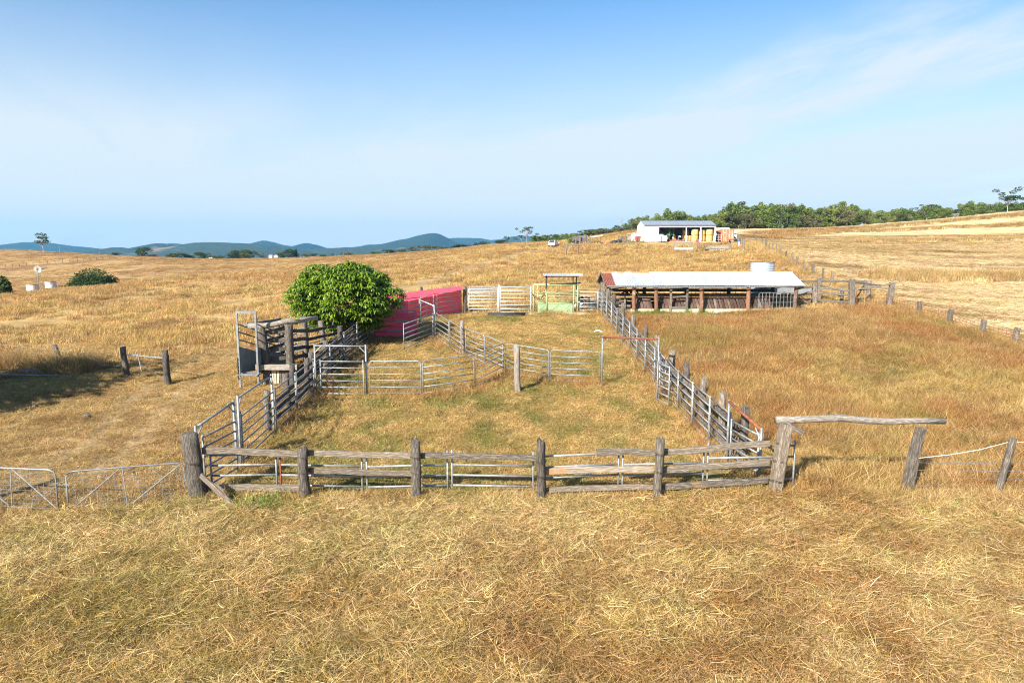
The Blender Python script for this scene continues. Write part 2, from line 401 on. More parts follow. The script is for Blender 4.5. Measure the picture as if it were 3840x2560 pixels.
GALV_OLD = pmat('dull_galvanised_steel', (.24, .25, .25), (.155, .165, .17), 5, None, .6, metal=.25, vary=.12, patch=(.26, .15, .09), patch_scale=3, patch_at=(.64, .72))
RUST = pmat('rusty_steel', (.27, .085, .04), (.14, .05, .03), 8, None, .85, metal=.1, bump=.003, vary=.15)
WHITE_RAIL = pmat('worn_white_rail', (.66, .65, .60), (.48, .46, .42), 6, None, .55, vary=.08, patch=(.22, .10, .06), patch_scale=4, patch_at=(.63, .70))
GREEN_P = pmat('old_green_paint', (.20, .30, .15), (.27, .36, .22), 3, None, .6, vary=.06, patch=(.36, .30, .10), patch_scale=2.5, patch_at=(.60, .72))
GREEN_PIPE = pmat('green_painted_pipe', (.30, .36, .17), (.20, .28, .13), 6, None, .6, vary=.06, patch=(.35, .13, .05), patch_scale=3, patch_at=(.58, .68))
BLACK = pmat('black_rubber', (.02, .02, .022), (.035, .035, .035), 5, None, .6, vary=.1)
DARK = pmat('dark_steel', (.05, .045, .04), (.09, .07, .055), 5, None, .65, metal=.3, vary=.1)
CONC = pmat('pale_concrete', (.58, .54, .42), (.42, .38, .29), 4, None, .9, bump=.004, vary=.05)
SHEET = pmat('grey_sheet_steel', (.24, .27, .28), (.17, .20, .21), 2.5, None, .5, metal=.3, vary=.05)
def paint(name, c, rough=.45, metal=0.0, vary=.04, k=.82, patch=None, pa=(.6, .7)):
    return pmat(name, c, tuple(q * k for q in c), 2.2, None, rough, metal, 0, .45, vary=vary, patch=patch, patch_at=pa)

# corrugated zinc roof: relief is real geometry; colour streaks run down the slope
ZINC = pmat('zinc_roof_sheet', (.50, .53, .55), (.38, .41, .43), 1.2, (1.0, .12, 1), .38, metal=.25, vary=.03, patch=(.42, .30, .20), patch_scale=.9, patch_at=(.70, .78))
ZINC_R = pmat('rusted_roof_sheet', (.24, .075, .05), (.16, .055, .04), 3, None, .8, vary=.05)

def shade_cloth():
    m, nt = new_mat('pink_shade_cloth')
    p = N(nt, 'ShaderNodeNewGeometry').outputs['Position']
    n1 = noise(nt, p, 1.4, 4, .6, (1, 1, 2.5))
    col = mixcol(nt, mrange(nt, n1, .3, .7), (.85, .13, .20), (.76, .10, .165))
    d = N(nt, 'ShaderNodeBsdfDiffuse'); link(nt, col, d.inputs[0])
    t = N(nt, 'ShaderNodeBsdfTranslucent'); link(nt, col, t.inputs[0])
    tr = N(nt, 'ShaderNodeBsdfTransparent')
    mx = N(nt, 'ShaderNodeMixShader'); mx.inputs[0].default_value = .22; link(nt, d.outputs[0], mx.inputs[1]); link(nt, t.outputs[0], mx.inputs[2])
    m2 = N(nt, 'ShaderNodeMixShader'); m2.inputs[0].default_value = .05; link(nt, mx.outputs[0], m2.inputs[1]); link(nt, tr.outputs[0], m2.inputs[2])
    o = N(nt, 'ShaderNodeOutputMaterial'); link(nt, m2.outputs[0], o.inputs[0])
    return m
PINK = shade_cloth()

def ground_material():
    m, nt = new_mat('dry_ground')
    pos = N(nt, 'ShaderNodeNewGeometry').outputs['Position']
    at = N(nt, 'ShaderNodeAttribute', attribute_name='ground', attribute_type='GEOMETRY')
    nf = noise(nt, pos, 9.0, 6, .7)
    nm = noise(nt, pos, 1.3, 5, .65)
    nl = noise(nt, pos, .14, 6, .68)
    nx = noise(nt, pos, .9, 6, .7, (.10, .55, 1))
    v = mth(nt, 'ADD', mth(nt, 'MULTIPLY', nf, .55), mth(nt, 'MULTIPLY', nm, .5))
    v = mth(nt, 'ADD', v, mth(nt, 'MULTIPLY', nl, .7))
    v = mth(nt, 'ADD', v, mth(nt, 'MULTIPLY', nx, .45))
    v = mrange(nt, v, .62, 1.58, .45, 1.45)
    hs = N(nt, 'ShaderNodeHueSaturation'); link(nt, at.outputs['Color'], hs.inputs['Color']); link(nt, v, hs.inputs['Value'])
    bh = mth(nt, 'ADD', nf, mth(nt, 'MULTIPLY', nm, 2.5))
    finish(nt, hs.outputs[0], .95, 0, bh, .05, .1)
    return m
GROUND = ground_material()

nT, nR = gx.shape
V = np.stack([gx, gy, GZ], -1).reshape(-1, 3)
ii = np.arange(nT); jj = np.arange(nR - 1)
I, J = np.meshgrid(ii, jj, indexing='ij')
I2 = (I + 1) % nT
F = np.stack([I * nR + J, I * nR + J + 1, I2 * nR + J + 1, I2 * nR + J], -1).reshape(-1, 4)
V = np.vstack([V, [[0, 0, GZ[:, 0].mean()]]])
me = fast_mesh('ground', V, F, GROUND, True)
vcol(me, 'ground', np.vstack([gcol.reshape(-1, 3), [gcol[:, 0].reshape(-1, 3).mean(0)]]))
ground = bpy.data.objects.new('ground', me); COL.objects.link(ground)
ground['kind'] = 'structure'; ground['label'] = 'dry grass paddocks and farm ground out to the horizon'
bm = bmesh.new(); bm.from_mesh(me); bm.verts.ensure_lookup_table()
cv = bm.verts[len(V) - 1]
for i in range(nT):
    bm.faces.new((bm.verts[i * nR], bm.verts[((i + 1) % nT) * nR], cv))
bmesh.ops.recalc_face_normals(bm, faces=bm.faces)
bm.to_mesh(me); bm.free()
if me.polygons[5000].normal.z < 0: me.flip_normals()

# ------------------------------------------------------------------ far hills
def hill_material(name, ca, cb, cs, sc1):
    m, nt = new_mat(name)
    pos = N(nt, 'ShaderNodeNewGeometry').outputs['Position']
    n1 = noise(nt, pos, sc1, 6, .7)
    n2 = noise(nt, pos, sc1 * .07, 5, .6)
    n3 = noise(nt, pos, sc1 * 2.2, 3, .6)
    col = mixcol(nt, mrange(nt, n1, .35, .65), ca, cb)
    col = mixcol(nt, mrange(nt, n2, .60, .70), col, cs)
    finish(nt, col, .95, 0, mth(nt, 'ADD', n1, mth(nt, 'MULTIPLY', n3, .6)), .35 / sc1, .1)
    return m
HILL_N = hill_material('wooded_hillside', (.022, .040, .022), (.06, .075, .04), (.24, .17, .11), .05)
HILL_F = hill_material('distant_hillside', (.015, .032, .022), (.035, .055, .035), (.08, .075, .05), .018)
def hill(name, label, prof, depth, mat, seed, rough=.12, base=-50):
    xs = np.array([p[0] for p in prof]); zs = np.array([p[2] for p in prof]); D = prof[0][1]
    n = 220; m = 26
    x = np.linspace(xs[0], xs[-1], n)
    zc = np.interp(x, xs, zs)
    k = np.ones(3) / 3; zc = np.convolve(np.pad(zc, 1, mode='edge'), k, 'valid')
    zc = zc + (fbm(x / (depth * .05), x * 0 + seed, seed, 4) - .5) * depth * .006
    s = np.linspace(-1, 1, m)
    Vv = np.zeros((n, m, 3))
    for j, q in enumerate(s):
        prof_s = (1 - abs(q)) ** .85
        hgt = base + (zc - base) * prof_s
        gul = (fbm(x / (depth * .22), np.full(n, q * 2.2 + seed), seed + 3, 4) - .5)
        hgt = hgt + gul * (zc - base) * rough * 4 * prof_s * abs(q) * (1 - abs(q) * .4)
        Vv[:, j] = np.stack([x, np.full(n, D + q * depth) + gul * depth * .15 * abs(q), hgt], -1)
    I, J = np.meshgrid(np.arange(n - 1), np.arange(m - 1), indexing='ij')
    F = np.stack([I * m + J, (I + 1) * m + J, (I + 1) * m + J + 1, I * m + J + 1], -1).reshape(-1, 4)
    me = fast_mesh(name, Vv.reshape(-1, 3), F, mat, True)
    o = bpy.data.objects.new(name, me); COL.objects.link(o)
    o['kind'] = 'structure'; o['label'] = label
    return o
hill('far_range', 'palest blue range on the horizon beyond the steep hill', [(-633.80, 5200.00, 36.15), (-449.03, 5200.00, 85.13), (-318.46, 5200.00, 87.08), (-217.61, 5200.00, 81.21), (-158.31, 5200.00, 69.47), (-96.95, 5200.00, 75.34), (3.96, 5200.00, 94.91), (51.41, 5200.00, 102.73), (138.42, 5200.00, 96.86), (185.96, 5200.00, 81.21), (316.74, 5200.00, 55.76), (554.99, 5200.00, 6.71)], 1500, HILL_F, 5)
hill('peaks', 'two blue distant peaks behind the wooded hills', [(-1633.38, 4200.00, -1.17), (-1552.52, 4200.00, 14.70), (-1524.30, 4200.00, 35.30), (-1510.89, 4200.00, 47.96), (-1485.01, 4200.00, 54.29), (-1443.89, 4200.00, 44.80), (-1395.03, 4200.00, 28.96), (-1355.24, 4200.00, 24.21), (-1297.97, 4200.00, 16.28), (-1277.03, 4200.00, 19.45), (-1250.79, 4200.00, 35.30), (-1229.87, 4200.00, 38.47), (-1215.67, 4200.00, 33.72), (-1206.31, 4200.00, 27.38), (-1186.99, 4200.00, 30.55), (-1168.21, 4200.00, 19.45), (-1144.79, 4200.00, 3.59), (-1089.20, 4200.00, -9.11)], 900, HILL_F, 8, .05)
hill('faint_peak', 'faint blue peak low on the horizon behind the wooded hills', [(-2644.52, 5100.00, -2.92), (-2526.18, 5100.00, 22.12), (-2476.21, 5100.00, 43.29), (-2437.62, 5100.00, 39.44), (-2370.96, 5100.00, 18.27), (-2255.96, 5100.00, -8.70)], 900, HILL_F, 81, .05)
hill('long_blue_hill', 'long blue hill behind the grassy rise with the lone tree', [(-3876.26, 4200.00, -9.11), (-3394.87, 4200.00, -1.17), (-3073.19, 4200.00, 13.11), (-2975.49, 4200.00, 30.55), (-2913.36, 4200.00, 44.80), (-2830.50, 4200.00, 41.63), (-2766.96, 4200.00, 36.88), (-2687.95, 4200.00, 25.79), (-2592.74, 4200.00, 16.28), (-2529.62, 4200.00, 5.18), (-2479.27, 4200.00, -5.93), (-2308.30, 4200.00, -32.95)], 900, HILL_F, 11, .06)
hill('steep_hill', 'big blue wooded hill with a steep right side', [(-1044.19, 3700.00, -7.19), (-874.33, 3700.00, 9.59), (-788.07, 3700.00, 17.97), (-768.14, 3700.00, 24.95), (-672.12, 3700.00, 31.93), (-605.56, 3700.00, 47.27), (-547.60, 3700.00, 58.41), (-499.48, 3700.00, 72.33), (-461.33, 3700.00, 82.07), (-428.89, 3700.00, 87.62), (-400.73, 3700.00, 90.40), (-383.93, 3700.00, 84.85), (-365.78, 3700.00, 75.11), (-318.22, 3700.00, 51.45), (-274.73, 3700.00, 36.12), (-179.00, 3700.00, 24.95), (-28.21, 3700.00, 6.79), (253.99, 3700.00, -7.19)], 1000, HILL_F, 14, .08)
hill('low_wooded_ridge', 'low wooded ridge in front of the steep blue hill', [(-1035.57, 2950.00, -15.48), (-899.81, 2950.00, 1.26), (-809.70, 2950.00, 4.61), (-697.00, 2950.00, 12.41), (-584.61, 2950.00, 11.29), (-472.18, 2950.00, 11.29), (-337.31, 2950.00, 9.06), (-191.11, 2950.00, 12.41), (-78.73, 2950.00, 1.26), (90.03, 2950.00, -9.89)], 700, HILL_N, 17)
hill('wooded_hills', 'rolling wooded hills with bare clearings behind the paddock trees', [(-1707.23, 2600.00, -22.66), (-1616.83, 2600.00, -9.86), (-1576.43, 2600.00, -1.01), (-1506.49, 2600.00, 5.87), (-1466.40, 2600.00, 11.76), (-1436.96, 2600.00, 7.84), (-1387.48, 2600.00, 6.85), (-1359.32, 2600.00, 12.75), (-1331.82, 2600.00, 23.54), (-1306.87, 2600.00, 26.48), (-1277.43, 2600.00, 22.56), (-1253.05, 2600.00, 16.67), (-1218.01, 2600.00, 22.56), (-1168.14, 2600.00, 28.44), (-1118.53, 2600.00, 30.40), (-1059.20, 2600.00, 29.42), (-1009.85, 2600.00, 26.48), (-950.74, 2600.00, 20.60), (-881.51, 2600.00, 18.63), (-822.58, 2600.00, 6.85), (-753.67, 2600.00, -4.94), (-655.10, 2600.00, -22.66)], 600, HILL_N, 20)

# ------------------------------------------------------------------ grass
def blade_material(name, trans=.25, sat=1.0):
    m, nt = new_mat(name)
    ti = N(nt, 'ShaderNodeAttribute', attribute_name='tint', attribute_type='INSTANCER')
    sh = N(nt, 'ShaderNodeAttribute', attribute_name='tone', attribute_type='GEOMETRY')
    hs = N(nt, 'ShaderNodeHueSaturation'); link(nt, ti.outputs['Color'], hs.inputs['Color'])
    link(nt, mth(nt, 'ADD', mth(nt, 'MULTIPLY', sh.outputs['Fac'], 1.25), .34), hs.inputs['Value'])
    link(nt, mth(nt, 'SUBTRACT', 1.22, mth(nt, 'MULTIPLY', sh.outputs['Fac'], .38)), hs.inputs['Saturation'])
    d = N(nt, 'ShaderNodeBsdfDiffuse'); link(nt, hs.outputs[0], d.inputs[0])
    t = N(nt, 'ShaderNodeBsdfTranslucent'); link(nt, hs.outputs[0], t.inputs[0])
    mx = N(nt, 'ShaderNodeMixShader'); mx.inputs[0].default_value = trans
    link(nt, d.outputs[0], mx.inputs[1]); link(nt, t.outputs[0], mx.inputs[2])
    o = N(nt, 'ShaderNodeOutputMaterial'); link(nt, mx.outputs[0], o.inputs[0])
    return m
BLADE = blade_material('dry_grass_blade')

def tuft(name, rng, n, rad, ln, lean, width, droop=.5, z0=0.0, flat=0.0, seg=2, aim=None, curl=0.0):
    """n bent blades rooted in a disc; lean is the angle from upright at the root, droop is added towards the tip"""
    a = rng.uniform(0, 2 * np.pi, n); r = rad * np.sqrt(rng.uniform(0, 1, n))
    root = np.stack([r * np.cos(a), r * np.sin(a), np.full(n, 0.) + z0 * rng.uniform(0, 1, n)], -1)
    phi = rng.uniform(0, 2 * np.pi, n) if aim is None else rng.normal(0, aim, n) + np.pi * rng.integers(0, 2, n)
    L = rng.uniform(ln[0], ln[1], n); le = rng.uniform(lean[0], lean[1], n); dr = rng.uniform(.2, 1, n) * droop
    w = rng.uniform(width[0], width[1], n)
    dirh = np.stack([np.cos(phi), np.sin(phi), 0 * phi], -1)
    tw = phi + np.pi / 2 + rng.normal(0, .6, n)
    side = np.stack([np.cos(tw), np.sin(tw), rng.normal(0, .35, n)], -1)
    pts = [root]; p = root
    cu = rng.normal(0, curl, n) if curl else np.zeros(n)
    for s in range(seg):
        dirh = np.stack([np.cos(phi + cu * s), np.sin(phi + cu * s), 0 * phi], -1)
        ang = le + dr * (s + .5) / seg
        p = p + (L / seg)[:, None] * (np.sin(ang)[:, None] * dirh + np.cos(ang)[:, None] * np.array([0, 0, 1.]))
        pts.append(p)
    V, F = [], []
    for s in range(seg + 1):
        k = (1 - .75 * (s / seg)) * .5
        V += [pts[s] - side * (w * k)[:, None], pts[s] + side * (w * k)[:, None]]
    V = np.stack(V, 1)                     # n, 2(seg+1), 3
    base = np.arange(n)[:, None] * (2 * (seg + 1))
    for s in range(seg):
        F.append(base + np.array([2 * s, 2 * s + 1, 2 * s + 3, 2 * s + 2]))
    F = np.stack(F, 1).reshape(-1, 4)
    me = fast_mesh(name, V.reshape(-1, 3), F, BLADE)
    vflt(me, 'tone', np.repeat(rng.beta(1.6, 1.6, n), 2 * (seg + 1)))
    return bpy.data.objects.new(name, me)

def scatter(name, label, protos, P, vid, rot, scl, tint):
    """one object of ground cover: grass clumps set on points, each with its own turn, size and colour"""
    if len(P) == 0: return None
    c = bpy.data.collections.new(name + '_clumps')
    for o in protos: c.objects.link(o)
    me = bpy.data.meshes.new(name)
    me.vertices.add(len(P)); me.vertices.foreach_set('co', np.asarray(P, np.float32).ravel())
    def put(nm, typ, key, arr):
        at = me.attributes.new(nm, typ, 'POINT'); at.data.foreach_set(key, arr.ravel())
    put('vid', 'INT', 'value', np.asarray(vid, np.int32))
    put('rot', 'FLOAT_VECTOR', 'vector', np.asarray(rot, np.float32))
    put('scl', 'FLOAT_VECTOR', 'vector', np.asarray(scl, np.float32))
    t4 = np.ones((len(P), 4), np.float32); t4[:, :3] = tint
    put('tint', 'FLOAT_COLOR', 'color', t4)
    me.update()
    o = bpy.data.objects.new(name, me); COL.objects.link(o)
    g = bpy.data.node_groups.new(name, 'GeometryNodeTree')
    g.interface.new_socket('Geometry', in_out='INPUT', socket_type='NodeSocketGeometry')
    g.interface.new_socket('Geometry', in_out='OUTPUT', socket_type='NodeSocketGeometry')
    gi, go = g.nodes.new('NodeGroupInput'), g.nodes.new('NodeGroupOutput')
    ci = g.nodes.new('GeometryNodeCollectionInfo'); ci.inputs['Collection'].default_value = c
    ci.inputs['Separate Children'].default_value = True; ci.inputs['Reset Children'].default_value = True
    ip = g.nodes.new('GeometryNodeInstanceOnPoints'); ip.inputs['Pick Instance'].default_value = True
    def attr(nm, dt):
        n = g.nodes.new('GeometryNodeInputNamedAttribute'); n.data_type = dt; n.inputs['Name'].default_value = nm
        return n.outputs['Attribute']
    g.links.new(gi.outputs[0], ip.inputs['Points']); g.links.new(ci.outputs[0], ip.inputs['Instance'])
    g.links.new(attr('vid', 'INT'), ip.inputs['Instance Index'])
    e2r = g.nodes.new('FunctionNodeEulerToRotation')
    g.links.new(attr('rot', 'FLOAT_VECTOR'), e2r.inputs[0]); g.links.new(e2r.outputs[0], ip.inputs['Rotation'])
    g.links.new(attr('scl', 'FLOAT_VECTOR'), ip.inputs['Scale'])
    g.links.new(ip.outputs[0], go.inputs[0])
    md = o.modifiers.new('clumps', 'NODES'); md.node_group = g
    o['kind'] = 'stuff'; o['label'] = label; o['category'] = 'grass'
    return o

rg = np.random.default_rng(3)
def wedge(n, d0, d1, a0=-42, a1=42, power=1.0):
    """n points in a wedge of ground in front; power 1 = denser close by, 2 = even"""
    u = rg.uniform(0, 1, n)
    d = (d0 ** power + u * (d1 ** power - d0 ** power)) ** (1 / power)
    th = np.radians(rg.uniform(a0, a1, n))
    return d * np.tan(th), d
def lay(x, y, sc, zs=None, tilt=.12, jit=.22, sink=.0, tint=None, nv=3):
    n = len(x)
    P = np.stack([x, y, zat(x, y) - sink], -1)
    rot = np.stack([rg.normal(0, tilt, n), rg.normal(0, tilt, n), rg.uniform(0, 2 * np.pi, n)], -1)
    zs = sc if zs is None else zs
    scl = np.stack([sc, sc, zs], -1)
    t = cover_colour(x, y) if tint is None else tint
    k = np.exp(rg.normal(0, jit, n))[:, None]
    hue = np.exp(rg.normal(0, .06, (n, 3)))
    return P, rg.integers(0, nv, n), rot, scl, np.clip(t * k * hue, 0.01, .85)
def cat(*parts):
    return [np.concatenate([p[i] for p in parts]) for i in range(5)]

# shared clumps
rt = np.random.default_rng(12)
straw = [tuft('straw_clump', rt, 56, .38, (.12, .46), (1.0, 1.62), (.006, .012), .5, .10, seg=3, curl=.5) for _ in range(4)]
short = [tuft('short_clump', rt, 44, .22, (.07, .20), (.1, .9), (.006, .011), .7) for _ in range(3)]
tall = [tuft('tall_clump', rt, 46, .24, (.30, .72), (.05, .55), (.006, .011), .9, seg=3) for _ in range(4)]
wide = [tuft('field_clump', rt, 80, .62, (.22, .62), (.05, .6), (.016, .030), .8) for _ in range(4)]
mown = [tuft('stubble_clump', rt, 60, .7, (.12, .4), (1.0, 1.55), (.014, .03), .3, .06) for _ in range(3)]

# slashed straw lying over the near ground
x, y = wedge(15500, 6.5, 19.5, -46, 46, 2.0)
k = in_front(x, y) & (rg.uniform(size=len(x)) < .55 + .6 * fbm(x * .7, y * .7, 61))
x, y = x[k], y[k]
win = sstep(.40, .62, fbm(x * .35 + 3, y * .9, 62))
a = lay(x, y, rg.uniform(.75, 1.25, len(x)), None, .16)
a[0][:, 2] += .05 * win * rg.uniform(0, 1.5, len(x))
# lying straw scattered through the yard too
xb, yb = wedge(9000, 18.5, 53, -22, 14, 1.6)
k = in_yard(xb, yb); xb, yb = xb[k], yb[k]
b = lay(xb, yb, rg.uniform(.5, .9, len(xb)), None, .10)
xc, yc = wedge(12000, 16, 50, -45, -14, 1.7)
k = (xc < -9.1) & ~in_front(xc, yc) & (rg.uniform(size=len(xc)) > .85 * track_mask(xc, yc)) & (xc > -30); xc, yc = xc[k], yc[k]
c = lay(xc, yc, rg.uniform(.45, .8, len(xc)), None, .08, tint=cover_colour(xc, yc) * .9)
S = cat(a, b, c); S[1] = rg.integers(0, 4, len(S[0]))
scatter('straw', 'flattened slashed straw lying over the near ground and yard', straw, *S)

# short living grass
parts = []
x, y = wedge(9000, 6.5, 19.5, -46, 46, 2.0)
k = in_front(x, y); x, y = x[k], y[k]
parts.append(lay(x, y, rg.uniform(.6, 1.2, len(x)), rg.uniform(.5, 1.3, len(x))))
x, y = wedge(26000, 18.5, 53, -23, 15, 1.5)
k = in_yard(x, y); x, y = x[k], y[k]
parts.append(lay(x, y, rg.uniform(.8, 1.5, len(x)), rg.uniform(.3, .9, len(x))))
x, y = wedge(22000, 15, 55, -46, -10, 1.5)
k = (x < -9.1) & ~in_front(x, y) & (rg.uniform(size=len(x)) > .9 * track_mask(x, y)); x, y = x[k], y[k]
parts.append(lay(x, y, rg.uniform(.8, 1.6, len(x)), rg.uniform(.3, .85, len(x))))
scatter('short_grass', 'short dry grass with green patches in the yard and beside the track', short, *cat(*parts))

# tall grass: right pen, fence feet, rough ground
def along(pts, n, spread):
    P = np.array(pts, float); seg = np.hypot(*(P[1:] - P[:-1]).T); cum = np.r_[0, np.cumsum(seg)]
    s = rg.uniform(0, cum[-1], n); i = np.clip(np.searchsorted(cum, s) - 1, 0, len(seg) - 1)
    t = (s - cum[i]) / seg[i]
    q = P[i] + (P[i + 1] - P[i]) * t[:, None]
    return q[:, 0] + rg.normal(0, spread, n), q[:, 1] + rg.normal(0, spread, n)
parts = []
x, y = wedge(40000, 19, 53, 5, 46, 1.5)
k = in_pen(x, y); x, y = x[k], y[k]
bare = np.clip(np.exp(-(((x - 19) / 6) ** 2 + ((y - 34) / 5) ** 2)) + .8 * np.exp(-(((x - 11) / 4) ** 2 + ((y - 22) / 2) ** 2)), 0, 1)
h = (.45 + .75 * fbm(x * .3, y * .3, 71)) * (1 - .6 * bare) * (1 - .72 * sstep(48.5, 50.5, y) * sstep(20, 15, x))
k = rg.uniform(size=len(x)) > .55 * bare
x, y, h = x[k], y[k], h[k]
parts.append(lay(x, y, rg.uniform(.9, 1.4, len(x)), h * rg.uniform(.7, 1.2, len(x)), .2))
for pts, n, sp, hh in (([(-9.0, 18.75), (-2.6, 18.6), (.8, 18.4), (7.3, 18.5)], 420, .22, .55), ([(-6.3, 30.0), (-3.9, 29.8), (-1.7, 31.2), (-.4, 33.8)], 260, .3, .6),
                       ([(-.4, 33.8), (1.8, 32.6), (4.2, 32)], 200, .3, .6), ([(7.0, 19), (6.6, 30), (6.6, 52)], 520, .35, .6), ([(-.4, 33.8), (-2.5, 37.2), (-4.7, 41.8)], 260, .4, .5),
                       ([(-8.7, 25), (-8.7, 33)], 260, .35, .6), ([(-9, 33), (-8.6, 41)], 160, .4, .5), ([(-4.7, 41.8), (-3.6, 51.6), (6, 52.2)], 160, .4, .4), ([(7.3, 18.5), (11.2, 18.8), (20, 18.6)], 900, .5, .62),
                       ([(-18, 17.6), (-9.2, 18.4)], 90, .3, .3)):
    x, y = along(pts, n, sp)
    warm = np.where((in_yard(x, y) & (rg.uniform(size=n) < .75))[:, None], (RED * .75 + GOLD * .45)[None], cover_colour(x, y))
    parts.append(lay(x, y, rg.uniform(.7, 1.1, n), hh * rg.uniform(.5, 1.2, n), .2, tint=warm))
x, y = along(FENCE_R, 1500, 1.0)
parts.append(lay(x, y, rg.uniform(.9, 1.4, len(x)), rg.uniform(.7, 1.3, len(x)), .2, tint=cover_colour(x - 2.5, y) * .95 + GOLD * .1))
# small tussocks pushing through the slashed straw
x, y = wedge(5200, 7, 19, -46, 46, 2.0)
k = in_front(x, y) & (fbm(x * .8, y * 1.0, 64) > .5); x, y = x[k], y[k]
parts.append(lay(x, y, rg.uniform(.5, .9, len(x)), rg.uniform(.18, .45, len(x)), .3, .2, tint=lerp(np.broadcast_to(BRN * 1.3, (len(x), 3)), np.broadcast_to(OLIVE * 1.1, (len(x), 3)), sstep(2, -8, x + rg.normal(0, 3, len(x))))))
# shaggy tussocks beside the wire gate
tus = np.array([(-24.13, 37.01), (-25.15, 37.57), (-24.25, 38.14), (-26.14, 38.51), (-23.31, 37.58), (-28.85, 39.78), (-29.21, 39.42), (-28.48, 40.14)])
x = np.repeat(tus[:, 0], 26) + rg.normal(0, .75, 26 * len(tus)); y = np.repeat(tus[:, 1], 26) + rg.normal(0, .6, 26 * len(tus))
parts.append(lay(x, y, rg.uniform(1.1, 1.7, len(x)), rg.uniform(1.2, 2.0, len(x)), .25, tint=np.broadcast_to(GOLD * .8, (len(x), 3))))
S = cat(*parts); S[1] = rg.integers(0, 4, len(S[0]))
scatter('tall_grass', 'tall red brown grass in the right pen and along the fences', tall, *S)

# open fields: broad clumps thinning out with distance
parts = []
x, y = wedge(95000, 40, 400, -45, 42, 1.15)
pad = is_paddock(x, y); fr = polydist(x, y, RUTS[0][0])
k = (y > 0) & ~in_yard(x, y) & ~in_pen(x, y) & ~in_front(x, y)
k &= ~((x > 6.5) & (x < 23) & (y > 51.5) & (y < 59)) & ~((x > 28) & (x < 52) & (y > 152) & (y < 172))
k &= ~((x < -9) & (x > -30) & (y < 44)) | (rg.uniform(size=len(x)) < .25)
k &= rg.uniform(size=len(x)) > .93 * track_mask(x, y)
k &= rg.uniform(size=len(x)) < np.where(pad, np.where(strip_mask(x, y) > .3, 1.0, 0.0), .05 + 1.1 * sstep(.34, .58, .6 * fbm(x * .07, y * .07, 81) + .4 * fbm(x * .28, y * .28, 82)))
k &= ~((polydist(x, y, RUTS[1][0]) < 4) & (rg.uniform(size=len(x)) < .8)) & (fr > 4.2)
k &= np.hypot(x + 14.5, y - 31) > 0
x, y = x[k], y[k]
s = np.clip(.75 + y / 170, .8, 3.0)
hh = (.30 + 1.0 * fbm(x * .09, y * .09, 83)) * np.clip(1.15 - y / 900, .7, 1.2)
hh = np.where(is_paddock(x, y), hh * 1.35, hh * (1 - .5 * sstep(-5, -25, x) * sstep(105, 140, y + x * .25)))
parts.append(lay(x, y, s * rg.uniform(.7, 1.2, len(x)), hh * rg.uniform(.7, 1.3, len(x)), .1, .2, tint=cover_colour(x, y) * 1.0))
for pts, hw in STRIPS:
    x, y = along(pts, 1500, hw * .45)
    s = np.clip(.75 + y / 170, .8, 2.5)
    parts.append(lay(x, y, s * rg.uniform(.7, 1.2, len(x)), rg.uniform(1.0, 2.0, len(x)), .1, .2))
S = cat(*parts); S[1] = rg.integers(0, 4, len(S[0]))
scatter('field_grass', 'golden dry grass of the open fields and contour strips', wide, *S)

# mown paddock swaths
x, y = wedge(26000, 40, 190, 8, 44, 1.2)
k = is_paddock(x, y) & (strip_mask(x, y) < .4); x, y = x[k], y[k]
s = np.clip(.7 + y / 110, .8, 3.0)
scatter('mown_hay', 'pale mown stubble lying in rows over the right paddock', mown, *lay(x, y, s * rg.uniform(.8, 1.3, len(x)), rg.uniform(.5, 1.0, len(x)), .05, .16))

# green weeds
weed = [tuft('weed_clump', rt, 60, .3, (.12, .42), (.1, .9), (.012, .03), .6) for _ in range(2)]
spots = [((-6.86, 18.31), .42, 26, .9), ((-5.38, 18.14), .4, 14, .6), ((0.80, 18.05), .5, 12, .5), ((-9.24, 17.70), .5, 14, .4), ((9.97, 51.65), 1.0, 34, .9), ((11.15, 51.56), .9, 34, 1.0), ((14.16, 53.16), .9, 26, 1.3), ((12.80, 17.93), 1.4, 40, .5), ((9.73, 18.27), 1.2, 26, .5), ((-9.89, 35.97), .5, 26, .9), ((-8.96, 33.21), .6, 18, .7), ((7.93, 51.33), .5, 8, .5)]
xs, ys, hs_ = [], [], []
for (a0, b0), sp, n, hh in spots:
    xs.append(a0 + rg.normal(0, sp, n)); ys.append(b0 + rg.normal(0, sp * .6, n)); hs_.append(np.full(n, hh))
x, y, hh = np.concatenate(xs), np.concatenate(ys), np.concatenate(hs_)
S = lay(x, y, rg.uniform(.6, 1.1, len(x)), hh * rg.uniform(.6, 1.2, len(x)), .1, .15, tint=np.broadcast_to(C_(.13, .22, .03), (len(x), 3)), nv=2)
scatter('weeds', 'bright green weeds at fence feet and along the shed kerb', weed, *S)

